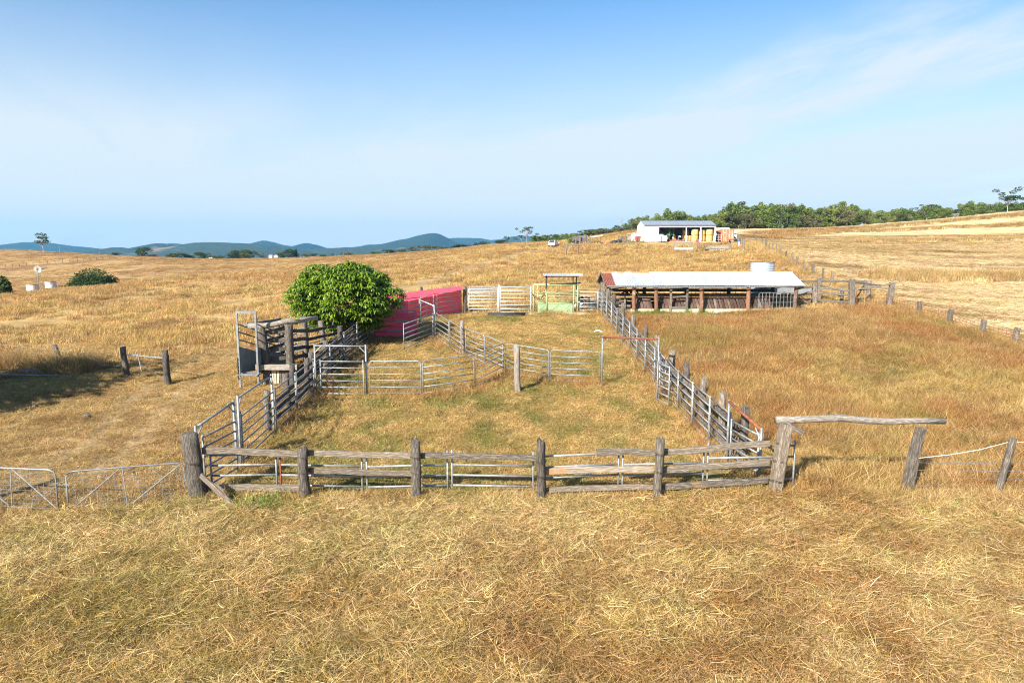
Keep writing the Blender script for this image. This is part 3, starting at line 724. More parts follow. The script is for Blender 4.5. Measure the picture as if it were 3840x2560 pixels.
# ------------------------------------------------------------------ mesh builder and things
class MB:
    def __init__(s): s.v, s.f = [], []
    def add(s, vs, fs):
        o = len(s.v); s.v += [tuple(map(float, q)) for q in vs]; s.f += [tuple(i + o for i in f) for f in fs]; return s
    def box(s, c, d, rz=0.0, rx=0.0, ry=0.0):
        m = Matrix.Translation(c) @ Euler((rx, ry, rz)).to_matrix().to_4x4()
        x, y, z = d[0] / 2, d[1] / 2, d[2] / 2
        vs = [m @ Vector(q) for q in ((-x, -y, -z), (x, -y, -z), (x, y, -z), (-x, y, -z), (-x, -y, z), (x, -y, z), (x, y, z), (-x, y, z))]
        return s.add(vs, [(0, 3, 2, 1), (4, 5, 6, 7), (0, 1, 5, 4), (1, 2, 6, 5), (2, 3, 7, 6), (3, 0, 4, 7)])
    def tube(s, pts, r, n=6, cap=True, r2=None, flat=1.0):
        """round bar through pts; flat squeezes it sideways into an oval"""
        pts = [Vector(p) for p in pts]; rings = []
        for i, p in enumerate(pts):
            d = (pts[min(i + 1, len(pts) - 1)] - pts[max(i - 1, 0)]).normalized()
            u = d.cross(Vector((0, 0, 1))) if abs(d.z) < .95 else d.cross(Vector((1, 0, 0)))
            u.normalize(); w = u.cross(d).normalized()
            rad = r if r2 is None else r + (r2 - r) * i / (len(pts) - 1)
            rings.append([p + u * (math.cos(2 * math.pi * k / n + .4) * rad * flat) + w * (math.sin(2 * math.pi * k / n + .4) * rad) for k in range(n)])
        vs = [q for rg_ in rings for q in rg_]; fs = []
        for i in range(len(pts) - 1):
            for k in range(n):
                fs.append((i * n + k, i * n + (k + 1) % n, (i + 1) * n + (k + 1) % n, (i + 1) * n + k))
        if cap: fs += [tuple(range(n))[::-1], tuple(range((len(pts) - 1) * n, len(pts) * n))]
        return s.add(vs, fs)
    def lathe(s, c, prof, n=20, axis='z'):
        vs, fs = [], []
        for r, z in prof:
            for k in range(n):
                a = 2 * math.pi * k / n
                q = (r * math.cos(a), r * math.sin(a), z)
                if axis == 'x': q = (z, r * math.cos(a), r * math.sin(a))
                if axis == 'y': q = (r * math.cos(a), z, r * math.sin(a))
                vs.append((c[0] + q[0], c[1] + q[1], c[2] + q[2]))
        m = len(prof)
        for i in range(m - 1):
            for k in range(n):
                fs.append((i * n + k, i * n + (k + 1) % n, (i + 1) * n + (k + 1) % n, (i + 1) * n + k))
        return s.add(vs, fs)
    def prism(s, poly, y0, y1):
        """outline in x,z pulled from y0 to y1"""
        n = len(poly)
        vs = [(x, y0, z) for x, z in poly] + [(x, y1, z) for x, z in poly]
        return s.add(vs, [tuple(range(n)), tuple(range(n, 2 * n))[::-1]] + [(i, n + i, n + (i + 1) % n, (i + 1) % n) for i in range(n)])

def thing(name, label, category, loc, group=None, rz=0.0):
    o = bpy.data.objects.new(name, None); COL.objects.link(o)
    o.empty_display_size = .2
    o.location = loc; o.rotation_euler = (0, 0, rz)
    o['label'] = label; o['category'] = category
    if group: o['group'] = group
    return o
def obj(name, mb, mat, parent=None, loc=(0, 0, 0), rot=None, smooth=False, label=None, kind=None, matrix=None):
    me = mb if isinstance(mb, bpy.types.Mesh) else None
    if me is None:
        me = bpy.data.meshes.new(name); me.from_pydata(mb.v, [], mb.f)
        bm = bmesh.new(); bm.from_mesh(me); bmesh.ops.recalc_face_normals(bm, faces=bm.faces); bm.to_mesh(me); bm.free()
        if smooth: me.polygons.foreach_set('use_smooth', [True] * len(me.polygons))
        if mat: me.materials.append(mat)
    o = bpy.data.objects.new(name, me); COL.objects.link(o)
    if parent is not None: o.parent = parent
    if matrix is not None: o.matrix_local = matrix
    else:
        o.location = loc
        if rot: o.rotation_euler = rot
    if label: o['label'] = label
    if kind: o['kind'] = kind
    return o
def solo(o, label, category, group=None):
    o['label'] = label; o['category'] = category
    if group: o['group'] = group
    return o
def kids(o):
    return [c for c in o.children]
def dup(root, loc, rz=None, label=None, group=None, scale=None):
    r = root.copy(); COL.objects.link(r); r.location = loc
    if rz is not None: r.rotation_euler = (0, 0, rz)
    if scale is not None: r.scale = scale
    if label: r['label'] = label
    if group: r['group'] = group
    for ch in kids(root):
        c = ch.copy(); COL.objects.link(c); c.parent = r
        for g in kids(ch):
            d = g.copy(); COL.objects.link(d); d.parent = c
    return r

# ------------------------------------------------------------------ trees
def leaf_material(name, c1, c2, gloss=False):
    m, nt = new_mat(name)
    sh = N(nt, 'ShaderNodeAttribute', attribute_name='tone', attribute_type='GEOMETRY')
    info = N(nt, 'ShaderNodeObjectInfo')
    col = mixcol(nt, sh.outputs['Fac'], c1, c2)
    hs = N(nt, 'ShaderNodeHueSaturation'); link(nt, col, hs.inputs['Color'])
    link(nt, mth(nt, 'ADD', mth(nt, 'MULTIPLY', info.outputs['Random'], .45), .78), hs.inputs['Value'])
    link(nt, mth(nt, 'ADD', mth(nt, 'MULTIPLY', info.outputs['Random'], -.04), .52), hs.inputs['Hue'])
    t = N(nt, 'ShaderNodeBsdfTranslucent'); link(nt, hs.outputs[0], t.inputs[0])
    if gloss:
        d = N(nt, 'ShaderNodeBsdfPrincipled'); link(nt, hs.outputs[0], d.inputs['Base Color']); d.inputs['Roughness'].default_value = .38; d.inputs['Specular IOR Level'].default_value = .5
    else:
        d = N(nt, 'ShaderNodeBsdfDiffuse'); link(nt, hs.outputs[0], d.inputs[0])
    mx = N(nt, 'ShaderNodeMixShader'); mx.inputs[0].default_value = .22
    link(nt, d.outputs[0], mx.inputs[1]); link(nt, t.outputs[0], mx.inputs[2])
    o = N(nt, 'ShaderNodeOutputMaterial'); link(nt, mx.outputs[0], o.inputs[0])
    return m
LEAF_G = leaf_material('green_eucalypt_leaves', (.095, .135, .035), (.23, .29, .075))
LEAF_D = leaf_material('dark_tree_leaves', (.036, .056, .018), (.095, .13, .036))
LEAF_B = leaf_material('brownish_eucalypt_leaves', (.085, .09, .038), (.19, .18, .085))
LEAF_O = leaf_material('orange_dry_leaves', (.36, .19, .09), (.48, .28, .15))
LEAF_M = leaf_material('mango_leaves', (.10, .18, .012), (.33, .41, .03), True)
BARK = pmat('grey_bark', (.30, .26, .21), (.16, .13, .10), 5, (3, 3, .6), .9, vary=.2)
BARK_W = pmat('white_gum_bark', (.40, .36, .30), (.24, .20, .16), 4, (3, 3, .6), .85, vary=.1)

def leaf_cloud(name, rng, lobes, per, size, mat, flat=.6, shell=.55):
    """leaf clumps spread through ellipsoid lobes: (centre, radii)"""
    C, Rr = [], []
    for (c, r), n in zip(lobes, per):
        d = rng.normal(size=(n, 3)); d /= np.linalg.norm(d, axis=1)[:, None]
        rad = rng.uniform(shell ** 3, 1, n) ** (1 / 3) * (1 + rng.normal(0, .07, n))
        C.append(np.array(c) + d * rad[:, None] * np.array(r))
    P = np.concatenate(C); n = len(P)
    a = rng.normal(size=(n, 3)); a[:, 2] *= flat; a /= np.linalg.norm(a, axis=1)[:, None]
    b = np.cross(a, rng.normal(size=(n, 3))); b /= np.linalg.norm(b, axis=1)[:, None]
    s = rng.uniform(size[0], size[1], n)[:, None]
    V = np.stack([P - a * s, P - b * s * .55, P + a * s, P + b * s * .55], 1).reshape(-1, 3)
    F = np.arange(4 * n).reshape(n, 4)
    me = fast_mesh(name, V, F, mat)
    vflt(me, 'tone', np.repeat(rng.beta(1.5, 1.8, n), 4))
    return me
def branch_mesh(rng, h, lobes, r0, mat, lean=.04, bare=.35):
    mb = MB()
    top = Vector((rng.normal(0, lean) * h, rng.normal(0, lean) * h, h * .78))
    mid = top * .45 + Vector((rng.normal(0, .02) * h, rng.normal(0, .02) * h, 0))
    mb.tube([(0, 0, -.6), (0, 0, .02 * h), mid, top], r0, 7, True, r0 * .25)
    for c, r in lobes:
        c = Vector(c); t = rng.uniform(bare, .6)
        st = mid.lerp(top, (t - .45) / .55) if t > .45 else Vector((0, 0, 0)).lerp(mid, t / .45)
        md = st.lerp(c, .55) + Vector((0, 0, -.04 * h))
        mb.tube([st, md, c], r0 * .38, 5, True, r0 * .08)
    return mb
def tree_proto(kind, seed):
    """returns (trunk mesh, crown mesh) for a unit tree 10 m tall and about 6 m wide"""
    rng = np.random.default_rng(seed); H = 10.0
    if kind == 'gum':                                  # dense young eucalypt, tall crown
        lobes = [((rng.normal(0, 1.0), rng.normal(0, 1.0), z), (rng.uniform(1.3, 2.2) * (1.15 - z / 16), rng.uniform(1.3, 2.2) * (1.15 - z / 16), rng.uniform(.9, 1.5))) for z in np.linspace(1.3, 8.9, 13)]
        per, size, mat, bark, low = [150] * 13, (.16, .38), LEAF_G, BARK, .25
    elif kind == 'open':                               # open crowned gum, clumps with sky between
        lobes = [((rng.normal(0, 1.7), rng.normal(0, 1.7), rng.uniform(5.0, 9.3)), (rng.uniform(.7, 1.2), rng.uniform(.7, 1.2), rng.uniform(.5, .9))) for _ in range(12)]
        per, size, mat, bark, low = [70] * 12, (.14, .32), LEAF_D, BARK_W, .35
    elif kind == 'round':                              # broad spreading paddock tree
        lobes = [((rng.normal(0, 1.5), rng.normal(0, 1.5), rng.uniform(1.6, 8.0)), (rng.uniform(1.2, 2.0), rng.uniform(1.2, 2.0), rng.uniform(1.2, 1.9))) for _ in range(14)]
        per, size, mat, bark, low = [150] * 14, (.18, .42), LEAF_D, BARK, .2
    elif kind == 'brown':
        lobes = [((rng.normal(0, 1.6), rng.normal(0, 1.6), rng.uniform(1.6, 8.4)), (rng.uniform(1.1, 1.8), rng.uniform(1.1, 1.8), rng.uniform(1.0, 1.7))) for _ in range(14)]
        per, size, mat, bark, low = [120] * 14, (.16, .36), LEAF_B, BARK, .2
    elif kind == 'cone':
        lobes = [((0, 0, z), ((9.9 - z) * .33, (9.9 - z) * .33, .7)) for z in np.linspace(1.2, 9.3, 11)]
        per, size, mat, bark, low = [120] * 11, (.16, .36), LEAF_D, BARK, .1
    crown = leaf_cloud('crown', rng, lobes, per, size, mat)
    tb = branch_mesh(rng, H, lobes, .2 if kind != 'open' else .17, bark, .03, low)
    me = bpy.data.meshes.new('trunk'); me.from_pydata(tb.v, [], tb.f); me.materials.append(bark)
    return me, crown
PROTO = {k: [tree_proto(k, s) for s in range(b, b + n)] for k, b, n in (('gum', 100, 8), ('open', 200, 4), ('round', 300, 4), ('brown', 400, 4), ('cone', 500, 1))}
def tree(name, label, kind, x, y, h, w, group=None, var=None, mat=None, cat_='tree'):
    z = z1(x, y)
    t = thing(name, label, cat_, (x, y, z - .05), group)
    tm_, cm = PROTO[kind][R.randrange(len(PROTO[kind])) if var is None else var % len(PROTO[kind])]
    s = (w / 6.0, w / 6.0, h / 10.0); rz = R.uniform(0, 6.28)
    for nm, me in (('trunk', tm_), ('crown', cm)):
        o = bpy.data.objects.new(nm, me); COL.objects.link(o); o.parent = t
        o.scale = s; o.rotation_euler = (0, 0, rz)
        if mat and nm == 'crown':
            o.material_slots[0].link = 'OBJECT'; o.material_slots[0].material = mat
    return t

# treeline on the ridge, five ranks deep: (px-free) survey of its crown tops, x y z
TOPS = [(8.92, 335.00, 12.03), (16.32, 330.00, 12.45), (26.76, 320.00, 13.97), (31.81, 310.00, 13.99), (36.80, 285.00, 14.92), (37.94, 270.00, 14.30), (38.89, 250.00, 15.63), (43.17, 245.00, 17.57), (46.59, 245.00, 18.39), (52.86, 245.00, 19.67), (57.70, 250.00, 20.58), (62.47, 250.00, 19.65), (68.16, 250.00, 19.18), (75.26, 255.00, 20.76), (80.89, 258.00, 24.18), (86.89, 258.00, 23.03), (91.15, 258.00, 23.70), (98.99, 260.00, 24.50), (103.31, 260.00, 22.67), (108.42, 262.00, 23.67), (113.71, 262.00, 22.89), (119.86, 262.00, 24.44), (127.55, 264.00, 24.58), (130.58, 264.00, 22.62), (139.49, 266.00, 21.55), (144.75, 266.00, 22.64), (152.77, 268.00, 22.26), (160.56, 268.00, 23.65), (167.40, 268.00, 23.05), (171.74, 268.00, 24.35), (177.00, 268.00, 25.64), (182.05, 268.00, 24.65), (185.51, 268.00, 24.45), (189.76, 268.00, 25.54), (196.40, 268.00, 24.84), (212.07, 270.00, 25.68)]
FRONT = [(8.93, 335.00, 10.14), (24.97, 320.00, 10.00), (33.19, 262.00, 10.94), (41.90, 245.00, 12.43), (45.57, 240.00, 13.76), (74.06, 250.00, 13.76), (93.02, 250.00, 14.23), (116.33, 252.00, 14.57), (135.91, 254.00, 15.39), (151.92, 256.00, 16.89), (166.19, 258.00, 18.42), (181.71, 260.00, 20.06), (206.10, 262.00, 22.21)]
_az = lambda p: math.atan2(p[0], p[1])
ta, fa = np.array([_az(p) for p in TOPS]), np.array([_az(p) for p in FRONT])
tslope = np.array([(p[2] - 7) / math.hypot(p[0], p[1]) for p in TOPS])
fdist = np.array([math.hypot(p[0], p[1]) for p in FRONT])
az0, az1 = ta[0], ta[-1]
SEC = [_az(p) for p in ((45.51, 245.00, 17.11), (79.60, 250.00, 17.32), (134.79, 254.00, 17.48))]
nrow = [60, 50, 44, 40, 36]
special = [((154.47, 262.00, 23.47), 6.5, 'open', 1, 'grey green gum with a bare white trunk at the paddock edge of the treeline'), ((184.39, 262.00, 29.58), 9.0, 'open', 2, 'tallest sparse gum standing clear above the right end of the treeline'), ((80.73, 256.00, 24.43), 8.5, 'open', 0, 'tall pale grey gum rising above the treeline behind the shipping container'), ((117.92, 258.00, 24.37), 8.0, 'brown', 1, 'tall greyish gum above the middle of the ridge treeline'), ((57.23, 250.00, 20.67), 9.0, 'gum', 3, 'big round topped gum rising behind the grey shed roof'), ((30.31, 285.00, 14.28), 7.0, 'open', 3, 'leafy gum at the foot of the slope left of the machinery shed'), ((35.32, 276.00, 14.57), 8.5, 'round', 1, 'broad dark gum standing out of the low end of the treeline')]
for (x, y, zt), w, kind, var, lab in special:
    tree('gum_tree', lab, kind, x, y, max(zt - z1(x, y), 4), w, 'single gums that stand out of the treeline', var)
for row, n in enumerate(nrow):
    for i in range(n):
        a_ = az0 + (az1 - az0) * (i + R.uniform(.1, .9)) / n
        d = float(np.interp(a_, fa, fdist)) + 3 + row * 9 + R.uniform(-3, 4)
        x, y = d * math.sin(a_), d * math.cos(a_)
        zt = 7 + float(np.interp(a_, ta, tslope)) * d
        h = zt - z1(x, y)
        h *= (R.uniform(.55, .86), R.uniform(.68, .95), R.uniform(.78, .99), R.uniform(.82, 1.0), R.uniform(.8, 1.0))[row]
        h = max(h, 3.5)
        kind = 'gum' if R.random() < .8 else ('brown' if R.random() < .7 else 'open')
        sec = ('low left end of the ridge treeline', 'ridge treeline right behind the machinery shed', 'middle of the treeline above the brown slope', 'treeline end above the striped paddock')[0 if a_ < SEC[0] else 1 if a_ < SEC[1] else 2 if a_ < SEC[2] else 3]
        lk = {'gum': 'green leafy gum', 'brown': 'brownish grey gum', 'open': 'thin crowned gum with bare limbs'}[kind]
        tree('gum_tree', lk + ' in the ' + sec, kind, x, y, h, max(h * R.uniform(.65, .95), 4.5) if h < 9 else R.uniform(6, 8.5), lk + 's in the ' + sec.split(',')[0])
# a dead spire and the scrub at the left end of the treeline
PAD = [ # x y ztop, width, kind, label
 ((-234.33, 350.00, 15.15), 9.0, 'open', 'lone spreading gum on the grassy rise above the windmill'),
 ((-196.33, 372.00, 7.82), 6.8, 'round', 'round dark tree on the crest beside an orange shrub'),
 ((-213.55, 375.00, 3.29), 4.5, 'round', 'small low dark bush on the crest left of the round tree'),
 ((-185.06, 385.00, 4.65), 10, 'round', 'wide dark tree on the crest right of the orange shrub'),
 ((-180.32, 390.00, 4.62), 6, 'round', 'dark tree on the crest, next right of the wide one'),
 ((-171.51, 385.00, 5.23), 6, 'round', 'dark tall domed tree on the crest before the wooded hills'),
 ((-165.41, 385.00, 4.07), 3.5, 'brown', 'small thin tree above the white gate posts on the crest'),
 ((-163.41, 385.00, 3.19), 3.5, 'round', 'low dark tree just right of the small thin crest tree'),
 ((-160.46, 385.00, 3.34), 4, 'round', 'low round tree at the end of the dark crest row'),
 ((-152.21, 380.00, 4.82), 5, 'round', 'dark tree forming the shaded left edge of the big crest clump'),
 ((-150.28, 382.00, 6.83), 7.5, 'round', 'tallest dark tree of the big crest clump'),
 ((-144.00, 380.00, 6.55), 7, 'round', 'dark tree on the right of the big crest clump'),
 ((-143.35, 374.00, 5.42), 4.2, 'brown', 'greyish brown tree in front of the big crest clump'),
 ((-138.05, 385.00, 4.94), 4.5, 'brown', 'brownish bare tree standing alone right of the big clump'),
 ((-122.71, 375.00, 5.56), 5.2, 'round', 'dark tree by the white farmhouse'),
 ((-119.45, 378.00, 6.84), 6.5, 'round', 'taller dark tree between farmhouse tree and conifer'),
 ((-117.31, 380.00, 7.27), 3.0, 'cone', 'pointed dark conifer beside the farmhouse trees'),
 ((-113.06, 390.00, 4.91), 8.0, 'brown', 'low brownish tree clump right of the pointed conifer'),
 ((-95.40, 352.00, 3.25), 5.0, 'round', 'isolated low dark bush out on the golden field'),
 ((-101.17, 390.00, 4.62), 4.0, 'brown', 'thin brownish tree, first of the crest row above the field bush'),
 ((-94.46, 390.00, 5.06), 8.0, 'brown', 'wide brownish tree in the crest row above the mango'),
 ((-88.81, 390.00, 4.91), 8.5, 'brown', 'second wide brownish tree in the crest row above the mango'),
 ((-75.07, 380.00, 5.54), 6.0, 'round', 'dark tree left of the row before the steep hill'),
 ((-66.33, 375.00, 6.84), 6.5, 'round', 'dark green tree opening the row before the steep hill'),
 ((-61.01, 372.00, 5.43), 4.0, 'brown', 'low tree gap filler in the row before the steep hill'),
 ((-57.25, 370.00, 7.26), 6.2, 'brown', 'brownish gum in the row below the steep hill'),
 ((-52.16, 368.00, 8.09), 6.2, 'brown', 'brown green gum next in the row below the steep hill'),
 ((-47.11, 366.00, 9.47), 6.5, 'brown', 'tallest gum of the row, right under the steep hill'),
 ((-41.37, 362.00, 8.76), 7.0, 'brown', 'broad gum right of the tallest in the row'),
 ((-35.05, 358.00, 8.33), 6.0, 'brown', 'gum near the right end of the row under the steep hill'),
 ((-28.42, 352.00, 9.11), 6.5, 'round', 'dark gum closing the row at the steep slope of the hill'),
 ((-24.66, 350.00, 8.70), 5.5, 'round', 'last low gum of the row under the hill slope'),
 ((-17.75, 345.00, 7.24), 2.6, 'round', 'tiny bush between the tree row and the single round tree'),
 ((-14.24, 340.00, 10.32), 5.2, 'round', 'single round gum alone before the palest range'),
 ((-5.35, 335.00, 10.77), 5.5, 'round', 'leafy low gum left of the tall thin gum'),
 ((-2.29, 335.00, 12.92), 3.6, 'open', 'narrow gum left of the tall thin gum'),
 ((1.77, 333.00, 12.25), 3.0, 'open', 'second narrow gum close to the tall thin gum'),
 ((4.54, 332.00, 13.24), 3.4, 'open', 'narrow gum directly beside the tall thin gum'),
 ((6.89, 330.00, 17.29), 6.6, 'open', 'tall thin gum with white trunk above the white car'),
]
for (x, y, zt), w, kind, lab in PAD:
    tree('bush' if 'bush' in lab.split(' ')[:5] else 'paddock_tree', lab, kind, x, y, max(zt - z1(x, y), 2.0), w, 'trees along the field crest', cat_='tree')
x, y, zt = (-191.76, 372.00, 4.17)
tree('shrub', 'orange dry shrub beside the round dark crest tree', 'round', x, y, max(zt - z1(x, y), 2.5), 5.0, None, 0, LEAF_O, 'shrub')
# the big low fig and the dark tree at the frame edge
def bush(name, label, x, y, w, h, mat, n=2600, seed=1, cat_='bush', d=None, size=(.22, .5), dome=False):
    rng = np.random.default_rng(seed); z = z1(x, y); d = d or w * .8
    t = thing(name, label, cat_, (x, y, z - .05))
    lobes = [((rng.uniform(-.34, .34) * w, rng.uniform(-.34, .34) * d, rng.uniform(.18, .62) * h), (w * rng.uniform(.14, .24), d * rng.uniform(.14, .24), h * rng.uniform(.2, .36))) for _ in range(16)] + [((0, 0, h * .35), (w * .44, d * .44, h * .55)), ((0, 0, .25 * h), (w * .5, d * .5, h * .3))]
    if dome: lobes = [((rng.uniform(-.30, .30) * w, rng.uniform(-.3, .3) * d, rng.uniform(.15, .5) * h), (w * rng.uniform(.12, .2), d * rng.uniform(.12, .2), h * rng.uniform(.2, .34))) for _ in range(16)] + [((0, 0, h * .25), (w * .40, d * .40, h * .72)), ((0, 0, .1 * h), (w * .5, d * .5, h * .55))]
    me = leaf_cloud('foliage', rng, lobes, [n // 30] * 16 + [n // 3, n // 4] if dome else [n // 20] * 16 + [n // 5, n // 5], size, mat)
    obj('foliage', me, None, t)
    obj('stem', branch_mesh(rng, h * .8, lobes[:7], w * .018, BARK), BARK, t)
    return t
x, y, _ = (-90.69, 150.00, -1.57)
bush('fig_bush', 'huge dark dome shaped bush beside the water tanks', x, y, 11.6, max(2.73 - z1(x, y), 4), LEAF_D, 15000, 4, size=(.12, .28), dome=True)
x, y, _ = (-74.36, 100.00, 0.59)
bush('edge_tree', 'dark tree cut by the photo edge left of the windmill', x, y, 4.6, 3.7, LEAF_D, 2600, 6, 'tree', size=(.14, .32))
x, y, _ = (14.54, 166.00, 7.99)
bush('round_bush', 'olive green bush growing behind the rusty trestle posts', x, y, 3.2, 2.0, LEAF_G, 1500, 9, size=(.08, .2))

# shade tree standing left of the view; only its shadow reaches the picture
bush('shade_tree', 'leafy tree left of the view that shades the rough grass', -30.5, 26.5, 13.5, 9.5, LEAF_D, 6500, 14, 'tree', size=(.2, .4))

# mango: domed crown of drooping leaf rosettes over a short forked trunk
def mango(x, y, rx, ry, zlo, ztop):
    rng = np.random.default_rng(77); z = z1(x, y)
    t = thing('mango_tree', 'round glossy green mango tree beside the pink shade cloth', 'tree', (x, y, z - .05))
    P, Dn = [], []
    H = ztop - zlo; n0 = 46
    for q in range(n0):
        cz = 1 - 2 * (q + .5) / n0; sr = math.sqrt(1 - cz * cz); az = q * 2.39996 + rng.normal(0, .25)
        rr_ = rng.uniform(.62, .80); lr = rng.uniform(.22, .36)
        c = np.array([rr_ * sr * math.cos(az) * rx, rr_ * sr * math.sin(az) * ry, zlo + H * (.46 + .46 * rr_ / .72 * cz)])
        n = int(760 * lr * lr) + 16
        d = rng.normal(size=(n, 3)); d /= np.linalg.norm(d, axis=1)[:, None]; d[:, 2] = np.where(d[:, 2] < -.5, -d[:, 2], d[:, 2])
        P.append(c + d * np.array([lr * rx, lr * ry, lr * H * .50]) * rng.uniform(.75, 1.08, n)[:, None]); Dn.append(d)
    P = np.concatenate(P); Dn = np.concatenate(Dn)
    # keep the outer ones
    e = (P[:, 0] / rx) ** 2 + (P[:, 1] / ry) ** 2 + ((P[:, 2] - zlo - .42 * H) / (.60 * H)) ** 2
    low = zlo + 1.15 * (np.hypot(P[:, 0] / rx, P[:, 1] / ry)) ** 2.5 * (.55 + .45 * np.sign(P[:, 0])) + .25 * np.sin(P[:, 0] * 2.3 + 1) 
    k = (e > .25) & (e < 1.5) & (P[:, 2] > low + rng.uniform(-.25, .3, len(P)))
    P, Dn = P[k], Dn[k]
    m = 9; n = len(P)
    phi = rng.uniform(0, 2 * np.pi, (n, 1)) + np.arange(m)[None] * 2 * np.pi / m + rng.normal(0, .3, (n, m))
    L = rng.uniform(.22, .36, (n, m)) * 1.1; w = L * rng.uniform(.20, .27, (n, m))
    out = np.stack([np.cos(phi), np.sin(phi), 0 * phi], -1)
    el = rng.uniform(.25, .7, (n, m)); dr = rng.uniform(1.0, 1.7, (n, m))
    p0 = np.repeat(P[:, None], m, 1) + rng.normal(0, .02, (n, m, 3))
    def step(p, ang, l):
        return p + l[..., None] * (np.cos(ang)[..., None] * out + np.sin(ang)[..., None] * np.array([0, 0, 1.]))
    p1 = step(p0, el, L * .35); p2 = step(p1, el - dr * .65, L * .4); p3 = step(p2, el - dr * 1.15, L * .35)
    side = np.stack([-np.sin(phi), np.cos(phi), rng.normal(0, .25, (n, m))], -1) * w[..., None] * .5
    V = np.stack([p0, p1 - side, p1 + side, p2 - side * .9, p2 + side * .9, p3], 2).reshape(-1, 3)
    b = np.arange(n * m)[:, None] * 6
    F = np.concatenate([b + np.array([0, 2, 1, 1]), b + np.array([1, 2, 4, 3]), b + np.array([3, 4, 5, 5])])
    tri = np.concatenate([b + np.array([0, 2, 1]), b + np.array([1, 2, 4]), b + np.array([1, 4, 3]), b + np.array([3, 4, 5])])
    me = fast_mesh('crown', V, tri, LEAF_M)
    vflt(me, 'tone', np.repeat(np.clip(rng.beta(1.6, 2.2, n)[:, None] + rng.normal(0, .12, (n, m)), 0, 1).ravel(), 6))
    obj('crown', me, None, t)
    mb = MB()
    mb.tube([(0, 0, -.3), (0, 0, .4), (.1, 0, 1.0)], .17, 8, True, .13)
    for q in range(7):
        a = q * .9 + .2; mb.tube([(.1, 0, .95), (.9 * math.cos(a), .9 * math.sin(a), 1.9), (1.9 * math.cos(a), 1.9 * math.sin(a), 2.9)], .075, 6, True, .02)
    obj('trunk', mb, BARK, t, smooth=True)
    return t
mx_, my_ = -9.86, 40.6
mango(mx_, my_, 3.2, 2.9, .95, 4.8)

# ------------------------------------------------------------------ haze
hm, nt = new_mat('haze_air')
hm.cycles.homogeneous_volume = True
pv = N(nt, 'ShaderNodeVolumePrincipled')
pv.inputs['Color'].default_value = (.20, .60, 1.0, 1); pv.inputs['Density'].default_value = 1.05e-4; pv.inputs['Anisotropy'].default_value = .1
o_ = N(nt, 'ShaderNodeOutputMaterial'); link(nt, pv.outputs[0], o_.inputs['Volume'])
hz = MB().box((0, 0, 75), (11600, 11600, 264))
haze = obj('haze', hz, hm); haze['kind'] = 'stuff'; haze['label'] = 'thin blue haze over the far hills'; haze['category'] = 'haze'
haze.display_type = 'WIRE'
cy.volume_step_rate = 1.0

# ------------------------------------------------------------------ yard joinery
def rel(parent, p):
    return Vector(p) - (parent.location if parent is not None else Vector((0, 0, 0)))
def timber(name, p0, p1, w, t, mat, parent, kind='round', wob=.012, label=None, taper=1.0, rag=.0, roll=0.0):
    """a length of timber from p0 to p1; grain runs along its own z; round post, split slab or sawn board"""
    p0, p1 = Vector(p0), Vector(p1); L = (p1 - p0).length
    n = 12 if kind == 'round' else 8
    m = max(3, int(L / .45) + 2)
    vs, fs = [], []
    ph = [R.uniform(0, 6.28) for _ in range(4)]
    fl = [1 + R.uniform(-.09, .09) for _ in range(n)]
    for i in range(m):
        s = i / (m - 1); z = s * L
        k = 1 + (taper - 1) * s
        ox = wob * (math.sin(ph[0] + s * 5.1) + .5 * math.sin(ph[1] + s * 11)); oy = wob * (math.sin(ph[2] + s * 4.3) + .5 * math.sin(ph[3] + s * 9))
        for j in range(n):
            a = 2 * math.pi * j / n + (math.pi / 8 if n == 8 else 0)
            if kind == 'round': x, y = math.cos(a) * w / 2 * fl[j], math.sin(a) * t / 2 * fl[j]
            else:
                e = .28 if kind == 'slab' else .16
                c, q = math.cos(a), math.sin(a)
                x = w / 2 * math.copysign(min(1, abs(c) / .92) ** e, c); y = t / 2 * math.copysign(min(1, abs(q) / .92) ** e, q)
                if kind == 'slab': x *= 1 + R.uniform(-.07, .07); y *= 1 + R.uniform(-.1, .1)
            zz = z + (R.uniform(-rag, rag) if i == m - 1 and rag else 0)
            vs.append((x * k * (1 + R.uniform(-.03, .03)) + ox, y * k * (1 + R.uniform(-.03, .03)) + oy, zz))
    for i in range(m - 1):
        for j in range(n):
            fs.append((i * n + j, i * n + (j + 1) % n, (i + 1) * n + (j + 1) % n, (i + 1) * n + j))
    fs.append(tuple(range(n))[::-1])
    top = (m - 1) * n; vs.append((0, 0, L - rag * 1.5)); c = len(vs) - 1
    fs += [(top + j, top + (j + 1) % n, c) for j in range(n)]
    me = bpy.data.meshes.new(name); me.from_pydata(vs, [], fs); me.materials.append(mat)
    if kind == 'round': me.polygons.foreach_set('use_smooth', [True] * (len(fs) - n) + [False] * n)
    q = (p1 - p0).to_track_quat('Z', 'Y') @ Euler((0, 0, roll)).to_quaternion()
    M = Matrix.Translation(rel(parent, p0)) @ q.to_matrix().to_4x4()
    return obj(name, me, None, parent, matrix=M, label=label)
def up(x, y, h=0.0):
    return Vector((x, y, z1(x, y) + h))
